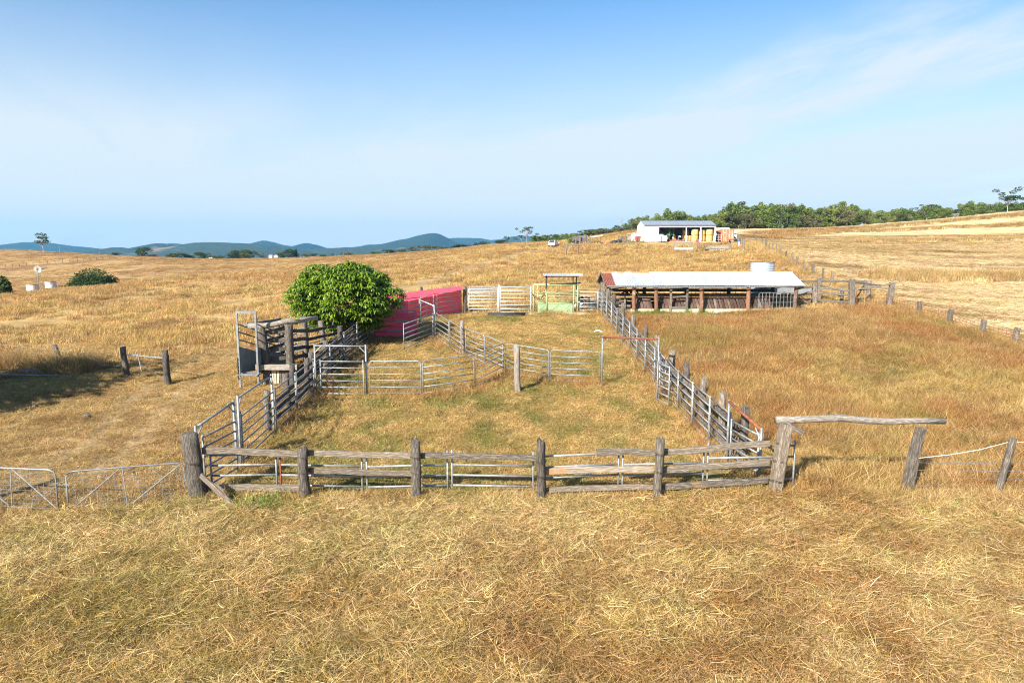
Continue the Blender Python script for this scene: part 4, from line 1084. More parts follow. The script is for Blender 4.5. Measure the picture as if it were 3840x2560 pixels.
def post(parent, x, y, h, d, mat=None, lean=(0, 0), name='post', kind='round', rag=.03, d2=None, label=None, ties=()):
    z = z1(x, y)
    o = timber(name, (x - lean[0] * .15, y - lean[1] * .15, z - .35), (x + lean[0], y + lean[1], z + h), d, d2 or d, mat or WOOD, parent, kind, d * .06, label, .93, rag)
    for th in ties:
        s = th / h; mb = MB()
        c = rel(o.parent, (x + lean[0] * s, y + lean[1] * s, z + th)) if parent else Vector((0, 0, 0))
        for q in (0, .035):
            mb.tube([(c.x + math.cos(a) * d * .53, c.y + math.sin(a) * d * .53, c.z + q + .02 * math.sin(a * 2)) for a in np.linspace(0, 6.283, 13)], .006, 4, False)
        obj('wire_tie', mb, DARK, parent)
    return o
def rail(parent, a, b, ha, hb, w, t, mat=None, kind='slab', name='rail', wob=.015, label=None):
    """a rail between ground points a and b at heights ha, hb; w is its depth up and down"""
    return timber(name, up(a[0], a[1], ha), up(b[0], b[1], hb), t, w, mat or WOOD, parent, kind, wob, label)

STEELG = 'galvanised steel panels and gates of the cattle yard'
def panel(label, a, b, h=1.62, n=6, style='flat', mat=None, group=STEELG, low=.14, post_r=.028, name='cattle_hurdle', cat_='hurdle', hb=0.0, rails=None, ends=(0, 0), bar=.031):
    """one portable cattle panel from ground point a to ground point b: two uprights and level bars"""
    mat = mat or GALV
    A, B = up(*a), up(*b)
    t = thing(name, label, cat_, A, group)
    d = B - A; u = Vector((d.x, d.y, 0)).normalized()
    rel_ = lambda s, z: Vector((d.x * s, d.y * s, d.z * s + z))
    hs = rails or [low + (h - low) * i / (n - 1) for i in range(n)]
    if style == 'hoop':
        r = .16; pts = [rel_(0, -.05), rel_(0, h - r)]
        for k in range(1, 5):
            g = k / 5 * math.pi / 2; pts.append(rel_(0, h - r) + u * (r - r * math.cos(g)) + Vector((0, 0, r * math.sin(g))))
        pts.append(rel_(0, h) + u * r)
        e = rel_(1, h) - u * r; pts.append(e)
        for k in range(1, 5):
            g = k / 5 * math.pi / 2; pts.append(e + u * (r * math.sin(g)) + Vector((0, 0, -(r - r * math.cos(g)))))
        pts += [rel_(1, h - r), rel_(1, -.05)]
        obj('frame', MB().tube(pts, post_r * .85, 8), mat, t, smooth=True)
        hs = hs[:-1]
    else:
        for s in (0, 1):
            obj('upright', MB().tube([rel_(s, -.08), rel_(s, h + .07 + ends[s])], post_r, 8), mat, t, smooth=True)
    first = None
    for q in hs:
        if first is None:
            first = obj('rail', MB().tube([rel_(0, 0), rel_(1, 0)], bar if style == 'flat' else bar * .68, 8, True, None, .55 if style == 'flat' else 1.0), mat, t, (0, 0, q), smooth=True)
        else:
            o = first.copy(); COL.objects.link(o); o.location = (0, 0, q)
    return t
def portal(label, a, b, h, bar_mat=None, mat=None, hb=None, name='gate_portal', brace=.32, group='overhead pipe portals of the cattle yard', r=.035):
    mat = mat or GALV; A, B = up(*a), up(*b); hb = h if hb is None else hb
    t = thing(name, label, 'gate frame', A, group); d = B - A; u = Vector((d.x, d.y, 0)).normalized()
    for p, hh in ((Vector((0, 0, 0)), h), (d, hb)):
        obj('post', MB().tube([p + Vector((0, 0, -.1)), p + Vector((0, 0, hh))], r, 8), mat, t, smooth=True)
    tl, tr_ = Vector((0, 0, h - .07)), d + Vector((0, 0, hb - .07))
    obj('top_bar', MB().tube([tl, tr_], r * (1.35 if bar_mat is RUST else .9), 8), bar_mat or mat, t, smooth=True)
    if brace:
        obj('brace', MB().tube([tl + u * brace, tl - Vector((0, 0, brace))], r * .55, 6), mat, t)
        obj('brace', MB().tube([tr_ - u * brace, tr_ - Vector((0, 0, brace))], r * .55, 6), mat, t)
    return t
def lerp2(a, b, s):
    return (a[0] + (b[0] - a[0]) * s, a[1] + (b[1] - a[1]) * s)

# ---- front fence: split posts and grey rails
P1, P2, P3, P4, P5, P6 = (-8.84, 18.8), (-5.81, 18.71), (-2.65, 18.61), (.78, 18.43), (4.02, 18.35), (7.30, 18.6)
ff = thing('timber_fence', 'weathered split post and rail fence along the near edge of the yard', 'fence', up(*P1))
post(ff, *P1, 1.92, .47, WOOD_D, (-.13, 0), rag=.03, ties=(1.1, .62), label='thickest round corner post')
post(ff, *P2, 1.55, .30, WOOD_D, (0, 0), rag=.06, ties=(1.25, .8, .3))
post(ff, *P3, 1.78, .29, WOOD_D, (-.03, 0), rag=.07, ties=(1.3, .85))
post(ff, *P4, 1.78, .27, WOOD_D, (.02, 0), rag=.09, ties=(1.15, .75))
post(ff, *P5, 1.76, .25, WOOD, (.02, 0), rag=.04, ties=(1.3, .8, .3))
def fr(a, b, ha, hb, w, t=.09, mat=None, e0=.12, e1=.12, dy=.17, **k):
    L = math.hypot(b[0] - a[0], b[1] - a[1]); u = ((b[0] - a[0]) / L, (b[1] - a[1]) / L)
    return rail(ff, (a[0] + u[0] * e0, a[1] + u[1] * e0 + dy), (b[0] - u[0] * e1, b[1] - u[1] * e1 + dy), ha, hb, w, t, mat or WOOD_P, **k)
fr(P1, P2, 1.37, 1.30, .19, e1=-.05); fr(P2, P3, 1.30, 1.29, .17, e0=.06, e1=-.05); fr(P3, P4, 1.29, 1.23, .15, e0=.06, mat=WOOD)
fr((P4[0] + 1.45, P4[1]), P5, 1.36, 1.35, .17, e1=-.02, label='grey rail with a sawn free end'); fr(P5, P6, 1.35, 1.42, .18, e0=.03)
fr(P2, P3, .80, .79, .16, e0=.06); fr(P4, P5, .83, .86, .18, mat=pmat('grey_rail_orange_stain', (.31, .26, .20), (.14, .11, .08), 8, (6, 6, .5), .85, bump=.015, patch=(.36, .15, .065), patch_scale=1.1, patch_at=(.52, .66)), label='grey rail with an orange stain'); fr(P5, P6, .86, .88, .18)
fr(P1, P2, .30, .30, .19); fr(P4, P5, .30, .34, .15); fr(P5, P6, .34, .38, .17, mat=WOOD)
fr(P2, P3, -.05, -.06, .16, dy=.05, mat=WOOD_P); fr(P5, P6, -.02, .02, .17, dy=.02)
timber('brace', up(-8.62, 18.55, .80), up(-7.35, 17.95, -.08), .07, .16, WOOD_P, ff, 'slab', .005, 'diagonal grey brace at the corner post')
# steel panels wired behind the timber rails
fx = [(-8.60, -6.72), (-6.60, -4.27), (-4.13, -1.83), (-1.70, .60), (.72, 2.98), (3.10, 5.36), (5.48, 7.95)]
names = ['steel panel behind the front fence, next to the thick corner post', 'steel panel with a rusty upright, second from the thick corner post', 'steel panel behind the front fence left of its third post', 'steel panel ending at a free upright beside the split topped post', 'steel panel behind the orange stained rail of the front fence', 'steel panel behind the front fence between the two right hand posts', 'steel panel sticking out past the leaning gate post']
for (a, b), nm in zip(fx, names):
    g = .16 if a < 3 else 0.0
    y0, y1 = 18.98 + .02 * a * -1, 18.98 - .02 * b
    t = panel(nm, (a, y0 if a < .7 else 18.72 + .012 * a), (b, y1 if b < .7 else 18.72 + .012 * b + (.1 if b > 7 else 0)), 1.24 if a < .6 else 1.32, rails=[-.02, .28, .58, .88, 1.18] if a < .6 else [-.05, .27, .62, .92, 1.24], low=.0)
    if a == -6.60: [c for c in t.children if c.name.startswith('upright')][0].material_slots[0].link = 'OBJECT'; [c for c in t.children if c.name.startswith('upright')][0].material_slots[0].material = RUST
    if b > 7:
        for c in t.children:
            if c.name.startswith('rail') or c.name.startswith('upright'): c.location.z += .12

# ---- timber gate head at the near right corner
gh = thing('timber_gate_frame', 'leaning grey timber gate frame with a crooked overhead beam', 'gate frame', up(*P6))
post(gh, *P6, 2.02, .34, WOOD_P, (.26, .02), 'gate_post', 'slab', .02, .30, ties=(1.45, .95, .4))
post(gh, 11.20, 18.95, 1.94, .27, WOOD, (.28, .03), 'gate_post', 'slab', .02, .24)
zb = z1(7.3, 18.6)
obj('beam', MB().tube([rel(gh, (7.30, 18.72, zb + 2.10)), rel(gh, (8.1, 18.76, zb + 2.10)), rel(gh, (9.1, 18.8, zb + 2.13)), rel(gh, (9.9, 18.85, zb + 2.05)), rel(gh, (10.6, 18.9, zb + 2.0)), rel(gh, (11.3, 18.95, zb + 2.02)), rel(gh, (12.15, 19.0, zb + 1.99))], .105, 10, True, .085), WOOD_X, gh, smooth=True)
timber('beam_end', (7.55, 18.6, zb + 2.02), (7.95, 18.42, zb + 1.80), .12, .14, WOOD, gh, 'slab', .0)
mb = MB(); [mb.tube([rel(gh, (7.78 + .02 * k, 18.78 + math.cos(a) * .13, zb + 2.06 + math.sin(a) * .15)) for a in np.linspace(0, 6.28, 11)], .008, 4, False) for k in range(3)]; obj('wire_tie', mb, RUST, gh)
lp = thing('fence_post', 'short grey post leaning by itself, tied with white tape', 'post', up(13.62, 18.75))
post(lp, 13.62, 18.75, 1.66, .20, WOOD, (.36, .04), 'post', rag=.02)
tape = MB().tube([(11.30, 18.86, zb + .95), (12.3, 18.85, zb + 1.07), (13.1, 18.83, zb + 1.22), (13.95, 18.9, zb + 1.42), (14.5, 19.0, zb + 1.38)], .008, 5)
solo(obj('fence_tape', tape, paint('white_tape', (.8, .8, .76))), 'white electric fence tape strung from gate post to leaning post', 'tape')
mb = MB()
for k in range(4): mb.tube([(11.2, 18.95, zb + .15 + .22 * k), (13.6, 18.75, zb + .18 + .22 * k), (22, 18.7, zb + .2 + .22 * k)], .006, 4)
solo(obj('wire_fence', mb, GALV_OLD), 'thin plain wires strung low through the grass beside the leaning post', 'wire fence')

# ---- right fence: posts and rails outside, steel panels inside
rf = thing('timber_fence', 'grey post and rail fence down the right side of the yard', 'fence', up(7.25, 22))
ry = [21.4, 23.6, 26.0, 28.4, 31.0, 33.9, 37.0, 40.4, 44.0, 48.0, 51.0]
rp = [(7.35 - (y - 21) * .012, y) for y in ry]
for i, p in enumerate(rp):
    post(rf, *p, R.uniform(1.80, 1.98), R.uniform(.24, .32), WOOD if i % 3 else WOOD_D, (R.uniform(-.04, .04), 0), rag=.05, ties=(1.2,) if i < 4 else ())
for i in range(len(rp) - 1):
    for hgt in (.35, .78, 1.22):
        a, b = rp[i], rp[i + 1]
        rail(rf, (a[0] - .19, a[1] - .05), (b[0] - .19, b[1] - .02), hgt + R.uniform(-.03, .03), hgt + R.uniform(-.03, .03), .16, .07, WOOD if R.random() < .7 else WOOD_D)
ys = [21.25 + 2.22 * i for i in range(15)]
rnm = ['nearest, beside the rusty gate bar', 'second back from the rusty gate bar', 'third back from the rusty gate bar', 'just in front of the tall rusty topped portal', 'behind the foot of the tall rusty topped portal', 'first beyond the tall portal', 'second beyond the tall portal', 'third beyond the tall portal', 'fourth beyond the tall portal', 'fifth beyond the tall portal', 'sixth beyond the tall portal', 'third from the cattle shed post', 'second from the cattle shed post', 'meeting the cattle shed post']
for i in range(len(ys) - 1):
    a, b = (6.88 - (ys[i] - 21) * .012, ys[i] + .05), (6.88 - (ys[i + 1] - 21) * .012, min(ys[i + 1] - .05, 52.3))
    if a[1] > 52: break
    panel('steel panel in the right fence, ' + rnm[i], a, b, 1.66, mat=GALV if i % 3 else GALV_OLD)
portal('steel gate frame with a red rusty top bar in the right fence corner', (6.75, 21.1), (7.15, 19.35), 2.15, RUST, hb=1.75)
panel('steel gate hung under the red rusty bar in the right fence corner', (6.80, 20.95), (7.12, 19.45), 1.5, n=6, name='steel_gate', cat_='gate')
portal('tall steel portal with a thin rusty bar across the lane', (4.20, 31.9), (6.32, 29.55), 2.36, RUST, hb=2.75, r=.034, brace=.38)
panel('steel gate folded open against the right fence under the portal', (6.35, 29.35), (6.78, 31.4), 1.66, name='steel_gate', cat_='gate')
panel('narrow steel slide gate leaning at the portal foot', (6.25, 29.3), (6.55, 28.4), 1.7, name='steel_gate', cat_='gate')

# ---- middle lines
portal('silver pipe portal over the gate at the left fence', (-8.72, 30.3), (-6.42, 30.1), 2.30, None, r=.042)
panel('silver five bar gate standing open under the left pipe portal', (-8.45, 30.15), (-6.52, 29.95), 1.58, n=6, name='steel_gate', cat_='gate', bar=.026)
hoops = [((-6.28, 30.08), (-3.98, 29.85), 'rounded steel panel right of the left pipe portal'), ((-3.90, 29.9), (-1.74, 31.15), 'rounded steel panel second from the left pipe portal'), ((-1.68, 31.2), (-.42, 33.85), 'short rounded steel panel angled back to the meeting point'),
         ((-.33, 33.85), (1.76, 32.6), 'rounded steel panel behind the lone stout post'), ((1.84, 32.55), (4.12, 32.0), 'rounded steel panel ending at the tall rusty topped portal'), ((-.46, 33.95), (-1.40, 35.75), 'rounded steel panel first back along the diagonal race'), ((-1.44, 35.85), (-2.50, 37.15), 'rounded steel panel in front of the slim brown post'),
         ((-2.75, 37.4), (-3.55, 39.15), 'rounded steel panel behind the slim brown post'), ((-3.6, 39.25), (-4.62, 41.7), 'rounded steel panel ending at the tall pole by the pink cloth')]
for a, b, lab in hoops:
    panel(lab, a, b, 1.58, n=6, style='hoop')
panel('swinging steel gate reaching left from the tall pole', (-6.10, 38.75), (-4.78, 41.7), 1.50, n=6, name='steel_gate', cat_='gate')
portal('steel frame of two tall poles joined by a white bar beside the pink cloth', (-4.70, 41.85), (-6.05, 45.2), 2.05, WHITE_RAIL, hb=1.95, brace=.35)
for (x, y), h, d, lab, ln in (((.27, 30.95), 2.1, .30, 'lone stout post with a brown weathered patch in the yard middle', (-.06, 0)), ((-2.66, 37.7), 1.95, .24, 'slim crooked brown post standing in the diagonal race', (-.08, 0))):
    t = thing('fence_post', lab, 'post', up(x, y)); post(t, x, y, h, d, pmat('brown_patched_post', (.30, .26, .22), (.13, .11, .095), 8, (5, 5, .5), .88, bump=.012, patch=(.36, .20, .10), patch_scale=.9, patch_at=(.5, .62)), ln, rag=.04)

# ---- left fence
lf1 = [(-8.80, 21.9), (-8.95, 25.0), (-8.98, 27.6), (-8.98, 30.2)]
portal('raised steel gate frame nearest the thick corner post', (-9.02, 19.25), (-8.66, 21.1), 2.0, None, hb=2.28, r=.038)
panel('steel gate under the raised frame nearest the thick corner post', (-8.88, 19.35), (-8.60, 21.0), 1.62, n=6, name='steel_gate', cat_='gate')
portal('second raised steel gate frame behind the dark round post', (-8.70, 21.55), (-8.82, 25.0), 2.27, None, hb=2.22, r=.038)
panel('steel gate under the second raised frame of the left fence', (-8.66, 21.65), (-8.76, 24.9), 1.58, n=6, name='steel_gate', cat_='gate')
panel('steel panel of the left fence between second frame and silver portal', (-8.76, 25.15), (-8.74, 27.5), 1.62)
panel('steel panel of the left fence meeting the silver portal', (-8.74, 27.62), (-8.74, 30.1), 1.62)
lf = thing('timber_fence', 'dark post and rail fence along the left side of the yard', 'fence', up(-9, 24))
post(lf, -8.92, 21.95, 1.66, .30, WOOD_D, (0, 0), rag=.03)
post(lf, -9.05, 25.1, 1.6, .24, WOOD, (0, 0), rag=.03)
for (a, b), hs in (((lf1[1], lf1[2]), (.3, .62, .95)), ((lf1[2], lf1[3]), (.3, .62, .95))):
    for q in hs: rail(lf, (a[0] - .05, a[1]), (b[0] - .05, b[1]), q, q + R.uniform(-.05, .05), .17, .06, WOOD_D)
for y in (27.6, 30.4): post(lf, -9.12, y, 1.62, .24, WOOD_D, (0, 0))
far_l = [(-9.0, 30.6), (-9.0, 33.3), (-8.95, 36.0), (-8.85, 38.6), (-8.70, 41.4)]
for i in range(4):
    a, b = far_l[i], far_l[i + 1]
    post(lf, a[0] - .2, a[1] + .6, R.uniform(1.7, 1.95), .28, WOOD_D, (R.uniform(-.05, .05), 0))
    for q in (.25, .6, .95, 1.3): rail(lf, (a[0] - .08, a[1]), (b[0] - .08, b[1]), q + R.uniform(-.04, .04), q + R.uniform(-.04, .04), .17, .06, WOOD_D)
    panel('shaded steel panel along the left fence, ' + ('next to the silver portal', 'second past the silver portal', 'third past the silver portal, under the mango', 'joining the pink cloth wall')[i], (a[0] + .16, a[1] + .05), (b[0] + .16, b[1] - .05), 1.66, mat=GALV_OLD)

# ---- pink shade cloth walls
def cloth(name, label, a, b, h0, h1, off, seed, fold=0.0, scallop=.05, slope=0.0, taper=0.0):
    A, B = up(*a), up(*b); d = B - A; nrm = Vector((-d.y, d.x, 0)).normalized()
    n, m = 40, 10; vs = []
    for i in range(n + 1):
        s = i / n
        for j in range(m + 1):
            q = j / m
            w = (.025 * math.sin(9 * s + seed + 3 * q) + .012 * math.sin(23 * s + seed * 2) * (1 - q)) * (1 - .6 * abs(2 * q - 1))
            hz_ = (h0 + taper * s) + (h1 - h0 - taper * s) * q + (scallop * math.sin(4.5 * s + seed) * q)
            p = A + d * s + nrm * (off + w - slope * (1 - q)) + Vector((0, 0, hz_)); vs.append(p)
    fs = [(i * (m + 1) + j, (i + 1) * (m + 1) + j, (i + 1) * (m + 1) + j + 1, i * (m + 1) + j + 1) for i in range(n) for j in range(m)]
    mb = MB(); mb.add(vs, fs)
    o = obj(name, mb, PINK, smooth=True); solo(o, label, 'shade cloth', 'pink shade cloth hung on the yard panels')
    return o
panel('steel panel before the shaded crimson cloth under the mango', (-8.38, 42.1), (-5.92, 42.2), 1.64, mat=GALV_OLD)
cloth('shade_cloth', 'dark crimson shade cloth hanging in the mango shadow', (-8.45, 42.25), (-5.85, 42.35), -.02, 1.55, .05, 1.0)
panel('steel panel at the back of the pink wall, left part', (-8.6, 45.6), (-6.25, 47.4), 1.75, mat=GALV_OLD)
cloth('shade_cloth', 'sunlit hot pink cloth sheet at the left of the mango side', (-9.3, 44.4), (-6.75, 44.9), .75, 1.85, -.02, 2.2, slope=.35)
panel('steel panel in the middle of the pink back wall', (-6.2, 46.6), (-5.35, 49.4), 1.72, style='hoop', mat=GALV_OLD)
panel('rounded steel panel at the right of the pink back wall', (-5.55, 48.9), (-3.72, 51.25), 1.72, style='hoop')
cloth('shade_cloth', 'long pink cloth along the back wall up to the split post', (-9.3, 46.4), (-3.68, 51.6), .04, 1.78, .16, 3.0)
cloth('shade_cloth', 'folded bright pink flap over the top of the back wall', (-9.2, 46.3), (-3.75, 51.5), 1.22, 2.0, .12, 4.4, scallop=.04, slope=.45, taper=.62)
post(solo(thing('fence_post', 'stub of a dark post behind the pink cloth top', 'post', up(-6.6, 50.4)), 'stub of a dark post behind the pink cloth top', 'post'), -6.6, 50.4, 2.05, .24, WOOD_D)

# ---- far line: white gates, crush, drum
t = thing('fence_post', 'split grey post between pink cloth and white gates', 'post', up(-3.52, 51.6)); post(t, -3.52, 51.6, 2.05, .30, WOOD, rag=.06)
panel('white railed gate left of the tall white pole', (-3.22, 51.75), (-1.08, 52.0), 1.78, n=8, mat=WHITE_RAIL, name='white_gate', cat_='gate', group='white railed gates at the back of the yard', low=.05)
panel('white railed gate right of the tall white pole', (-.88, 52.0), (1.42, 52.2), 1.95, n=8, mat=WHITE_RAIL, name='white_gate', cat_='gate', group='white railed gates at the back of the yard', low=.05)
for dy, lab in ((.9, 'second rail panel close behind the left white gate'),):
    panel(lab, (-3.2, 52.7), (1.4, 53.1), 1.85, n=7, mat=GALV_OLD, name='cattle_hurdle')
t = thing('steel_pole', 'tall white pole standing between the two white gates', 'pole', up(-.98, 51.95)); obj('pole', MB().tube([(0, 0, -.1), (0, 0, 2.15)], .05, 10), WHITE_RAIL, t, smooth=True)
pb = thing('pipe_bundle', 'bundle of black plastic pipes lying before the white gates', 'pipes', up(-.4, 50.6), None)
for k in range(6):
    yy = -.25 + .1 * k; obj('pipe', MB().tube([(-1.35 + R.uniform(-.1, .1), yy, .07 + (k % 2) * .09), (0, yy + R.uniform(-.03, .03), .08 + (k % 2) * .09), (1.35 + R.uniform(-.1, .1), yy + R.uniform(-.08, .08), .10 + (k % 2) * .09)], .055, 8), BLACK, pb, smooth=True)

cx0, cy0 = 1.62, 52.35
cr = thing('cattle_crush', 'green steel cattle crush with sheeted lower doors and a small tin roof', 'cattle crush', up(cx0, cy0))
def cp(name, p0, p1, r, m, n=8): return obj(name, MB().tube([p0, p1], r, n), m, cr, smooth=True)
for x, y in ((.02, 0), (.30, 0), (1.0, 0), (3.05, 0), (3.35, 0), (.02, 1.2), (1.0, 1.2), (3.35, 1.2)): cp('post', (x, y, -.1), (x, y, 2.1), .055 if x != .30 else .035, GREEN_PIPE)
cp('top_rail', (0, 0, 2.1), (3.37, 0, 2.1), .05, GREEN_PIPE); cp('top_rail', (0, 1.2, 2.1), (3.37, 1.2, 2.1), .05, GREEN_PIPE)
cp('top_rail', (.02, 0, 2.1), (.02, 1.2, 2.1), .05, GREEN_PIPE); cp('top_rail', (3.35, 0, 2.1), (3.35, 1.2, 2.1), .05, GREEN_PIPE)
for z in (.78, 1.02, 1.27, 1.52):
    cp('rail', (.3, 0, z), (1.0, 0, z), .024, GREEN_PIPE); cp('rail', (1.08, 0, z), (3.0, 0, z), .024, GREEN_PIPE); cp('rail', (.05, 1.2, z), (3.3, 1.2, z), .024, GREEN_PIPE)
for x0, x1 in ((.34, .96), (1.12, 2.96)):
    dr = obj('door', MB().box(((x0 + x1) / 2, .01, .36), (x1 - x0, .03, .70)), GREEN_P, cr)
    w, c = x1 - x0, (x0 + x1) / 2; k = 2 if w > 1 else 1
    for i in range(k):
        xa, xb = x0 + w * i / k, x0 + w * (i + 1) / k
        fm = MB(); fm.tube([(xa + .03, -.015, .05), (xb - .03, -.015, .68)], .014, 4); fm.tube([(xb - .03, -.015, .05), (xa + .03, -.015, .68)], .014, 4); obj('cross_brace', fm, GREEN_PIPE, dr)
    cp('door_frame', (x0, -.01, .73), (x1, -.01, .73), .03, GREEN_PIPE)
rfp = []
for x, y in ((1.0, .05), (2.98, .05), (3.28, .6), (1.0, 1.15)): cp('roof_post', (x, y, 2.1), (x, y, 2.78), .045, DARK)
cp('beam', (1.2, -.05, 2.18), (3.6, .25, 2.26), .04, DARK); cp('beam', (.75, 0, 2.72), (3.4, 0, 2.74), .035, RUST)
def corrugated(x0, x1, ya, za, yb, zb, pitch=.15, amp=.022, extra=0.0):
    n = int((x1 - x0) / pitch * 6); mb = MB(); vs = []
    for i in range(n + 1):
        x = x0 + (x1 - x0) * i / n; w = amp * math.cos(2 * math.pi * (x - x0) / pitch)
        vs += [(x, ya, za + w), (x, yb, zb + w)]
    mb.add(vs, [(2 * i, 2 * i + 2, 2 * i + 3, 2 * i + 1) for i in range(n)])
    return mb
obj('roof', corrugated(.72, 3.72, -.35, 2.80, 1.5, 2.92, .12, .02), ZINC, cr)
for k in range(2):
    obj('hose', MB().tube([(1.0, -.05, 2.5), (.95 - .05 * k, -.15, 1.9), (.8 - .1 * k, -.2, 1.35), (.55, -.2, 1.08), (.1, -.18, 1.12 + .1 * k), (-.2, -.15, 1.6)], .02, 6), BLACK, cr, smooth=True)
obj('floor_slab', MB().box((1.75, .5, -.02), (4.2, 2.6, .12)), CONC, cr)
panel('white rail panel between the green crush and the cattle shed', (5.0, 52.5), (6.52, 52.6), 1.55, n=6, style='hoop', mat=WHITE_RAIL, group='white railed gates at the back of the yard')
panel('second rail panel just behind the white one near the shed', (5.0, 53.3), (6.5, 53.4), 1.6, n=6, style='hoop', mat=GALV_OLD)
dr_ = thing('oil_drum', 'rusty brown oil drum behind the white rail panel', 'drum', up(5.85, 54.6))
obj('shell', MB().lathe((0, 0, 0), [(0, 0), (.29, 0), (.30, .02), (.29, .05), (.29, .29), (.305, .31), (.29, .33), (.29, .58), (.305, .60), (.29, .62), (.29, .86), (.30, .88), (.29, .90), (.27, .88), (0, .875)], 20), RUST, dr_, smooth=True)
d2 = dup(dr_, up(5.35, 55.0), .5, 'second rusty oil drum half hidden left of the first')
wb = thing('feed_bag', 'white plastic feed bag slumped beside the rusty drum', 'bag', up(4.95, 54.2))
obj('sack', MB().lathe((.3, 0, 0), [(0, 0), (.34, .03), (.40, .22), (.30, .45), (.12, .55), (0, .54)], 14), paint('white_bag', (.74, .76, .78)), wb, smooth=True)
obj('fold', MB().tube([(.05, -.1, .42), (.3, -.12, .56), (.55, -.08, .40)], .06, 6), paint('white_bag_fold', (.70, .72, .75)), wb, smooth=True)
cbx = thing('plastic_tub', 'turquoise plastic tub near the shed post', 'tub', up(6.2, 53.9))
obj('tub', MB().lathe((0, 0, 0), [(0, 0), (.24, 0), (.30, .48), (.33, .48), (.33, .52), (.29, .52), (.23, .03), (0, .03)], 16), paint('turquoise_plastic', (.12, .50, .60)), cbx, smooth=True)
obj('rim', MB().lathe((0, 0, .5), [(.325, -.02), (.345, 0), (.325, .02)], 16), paint('turquoise_rim', (.10, .42, .52)), cbx, smooth=True)
bt = thing('tarpaulin', 'blue tarpaulin heaped behind the white rail panel', 'tarpaulin', up(6.15, 55.0))
obj('heap', MB().lathe((0, 0, 0), [(.9, -.05), (.8, .2), (.5, .45), (.2, .52), (0, .5)], 12), paint('blue_tarp', (.04, .13, .26), .5), bt, smooth=True)
for (x, y), lab in (((6.02, 52.93), 'torn white plastic scrap lying under the white rail panel'), ((5.55, 44.36), 'small crumpled white scrap on the yard grass near the right fence')):
    mb = MB(); q = up(x, y, .03)
    pts = [(q.x + math.cos(a) * r_ , q.y + math.sin(a) * r_ * .7, q.z + hz_) for a, r_, hz_ in ((0, .3, .05), (.9, .22, .14), (1.8, .26, .02), (2.7, .2, .12), (3.6, .32, .03), (4.5, .2, .10), (5.4, .24, .0))]
    mb.add(pts + [(q.x, q.y, q.z + .15)], [(i, (i + 1) % 7, 7) for i in range(7)])
    solo(obj('plastic_scrap', mb, paint('white_scrap', (.82, .82, .80))), lab, 'litter')

# ---- cattle shed
sx0, sx1, syf, syr, syb = 7.05, 22.1, 52.4, 55.0, 57.6
zg = [z1(9, 53), z1(21, 53)]
zs = sum(zg) / 2 - .02
shed = thing('cattle_shed', 'long low cattle shed with a shiny corrugated roof and slanted board feed wall', 'shed', (sx0, syf, zs))
ez, rz_ = 2.02, 2.92
O = lambda x, y, z: (x - sx0, y - syf, z)
SH = lambda x, y, z: Vector((x, y, zs + z))
nsh = 20; wsh = (sx1 - sx0) / nsh
for i in range(nsh):
    mt = ZINC_R if i == 0 else ZINC
    a = i * wsh; lift = .008 * (i % 2)
    obj('roof_sheet', corrugated(a, a + wsh + .01, 0 + R.uniform(-.02, .02), ez + lift, syr - syf, rz_ + lift, wsh / 6, .02), mt, shed)
    obj('roof_sheet', corrugated(a, a + wsh + .01, syb - syf, ez + lift, syr - syf, rz_ + lift, wsh / 6, .02), ZINC, shed)
for i in range(4):
    a = (sx1 - sx0) * i / 4; mb = MB()
    mb.prism([(a - .01, rz_ - .06), (a - .01, rz_ + .05), (a + (sx1 - sx0) / 4, rz_ + .05), (a + (sx1 - sx0) / 4, rz_ - .06)], syr - syf - .16, syr - syf + .16)
    obj('ridge_cap', mb, pmat('worn_ridge_cap', (.66, .62, .55), (.55, .54, .52), 2, None, .55, patch=(.45, .18, .08), patch_scale=1.2, patch_at=(.6 if i else .4, .72 if i else .55)), shed)
gut = MB().tube([(.1, -.07, ez - .05), (4, -.07, ez - .08), (8, -.07, ez - .12), (11, -.07, ez - .10), (15.1, -.07, ez - .02)], .06, 6)
obj('gutter', gut, GALV_OLD, shed)
fronts = [7.35, 9.30, 10.97, 14.43, 18.0, 21.6]; backs = [7.4, 10.9, 14.4, 17.9, 21.5]
for i, x in enumerate(fronts): timber('post', SH(x, 52.75, -.4), SH(x, 52.78, ez - .1), .30 if i else .36, .28, WOOD_R if 0 < i < 6 else WOOD, shed, 'round', .02)
timber('post', SH(7.0, 53.6, -.4), SH(7.0, 53.6, ez + .2), .34, .34, WOOD, shed, 'slab', .02)
for x in backs: timber('post', SH(x, 57.2, -.4), SH(x, 57.2, ez + .05), .3, .28, WOOD_D, shed, 'round', .02)
for y in (52.78, 57.2): timber('beam', SH(7.1, y, ez - .02), SH(22.0, y, ez - .02), .14, .16, WOOD_D, shed, 'slab', .02)
for x in (7.2, 22.0):
    for y in (52.5, 57.5): timber('rafter', SH(x, y, ez - .08), SH(x, 55.0, rz_ - .10), .09, .10, WOOD_D, shed, 'slab', 0)
timber('barge_board', (sx0 - .02, syf, zs + ez - .02), (sx0 - .02, 55.0, zs + rz_ - .02), .04, .17, WOOD_P, shed, 'saw', 0)
timber('barge_board', (sx0 - .02, syb, zs + ez - .02), (sx0 - .02, 55.0, zs + rz_ - .02), .04, .17, WOOD_D, shed, 'saw', 0)
for x in np.arange(8.2, 22, 1.6):
    for y in (52.5, 57.5): timber('rafter', SH(x, y, ez - .09), SH(x, 55.0, rz_ - .12), .07, .09, WOOD_D, shed, 'slab', 0)
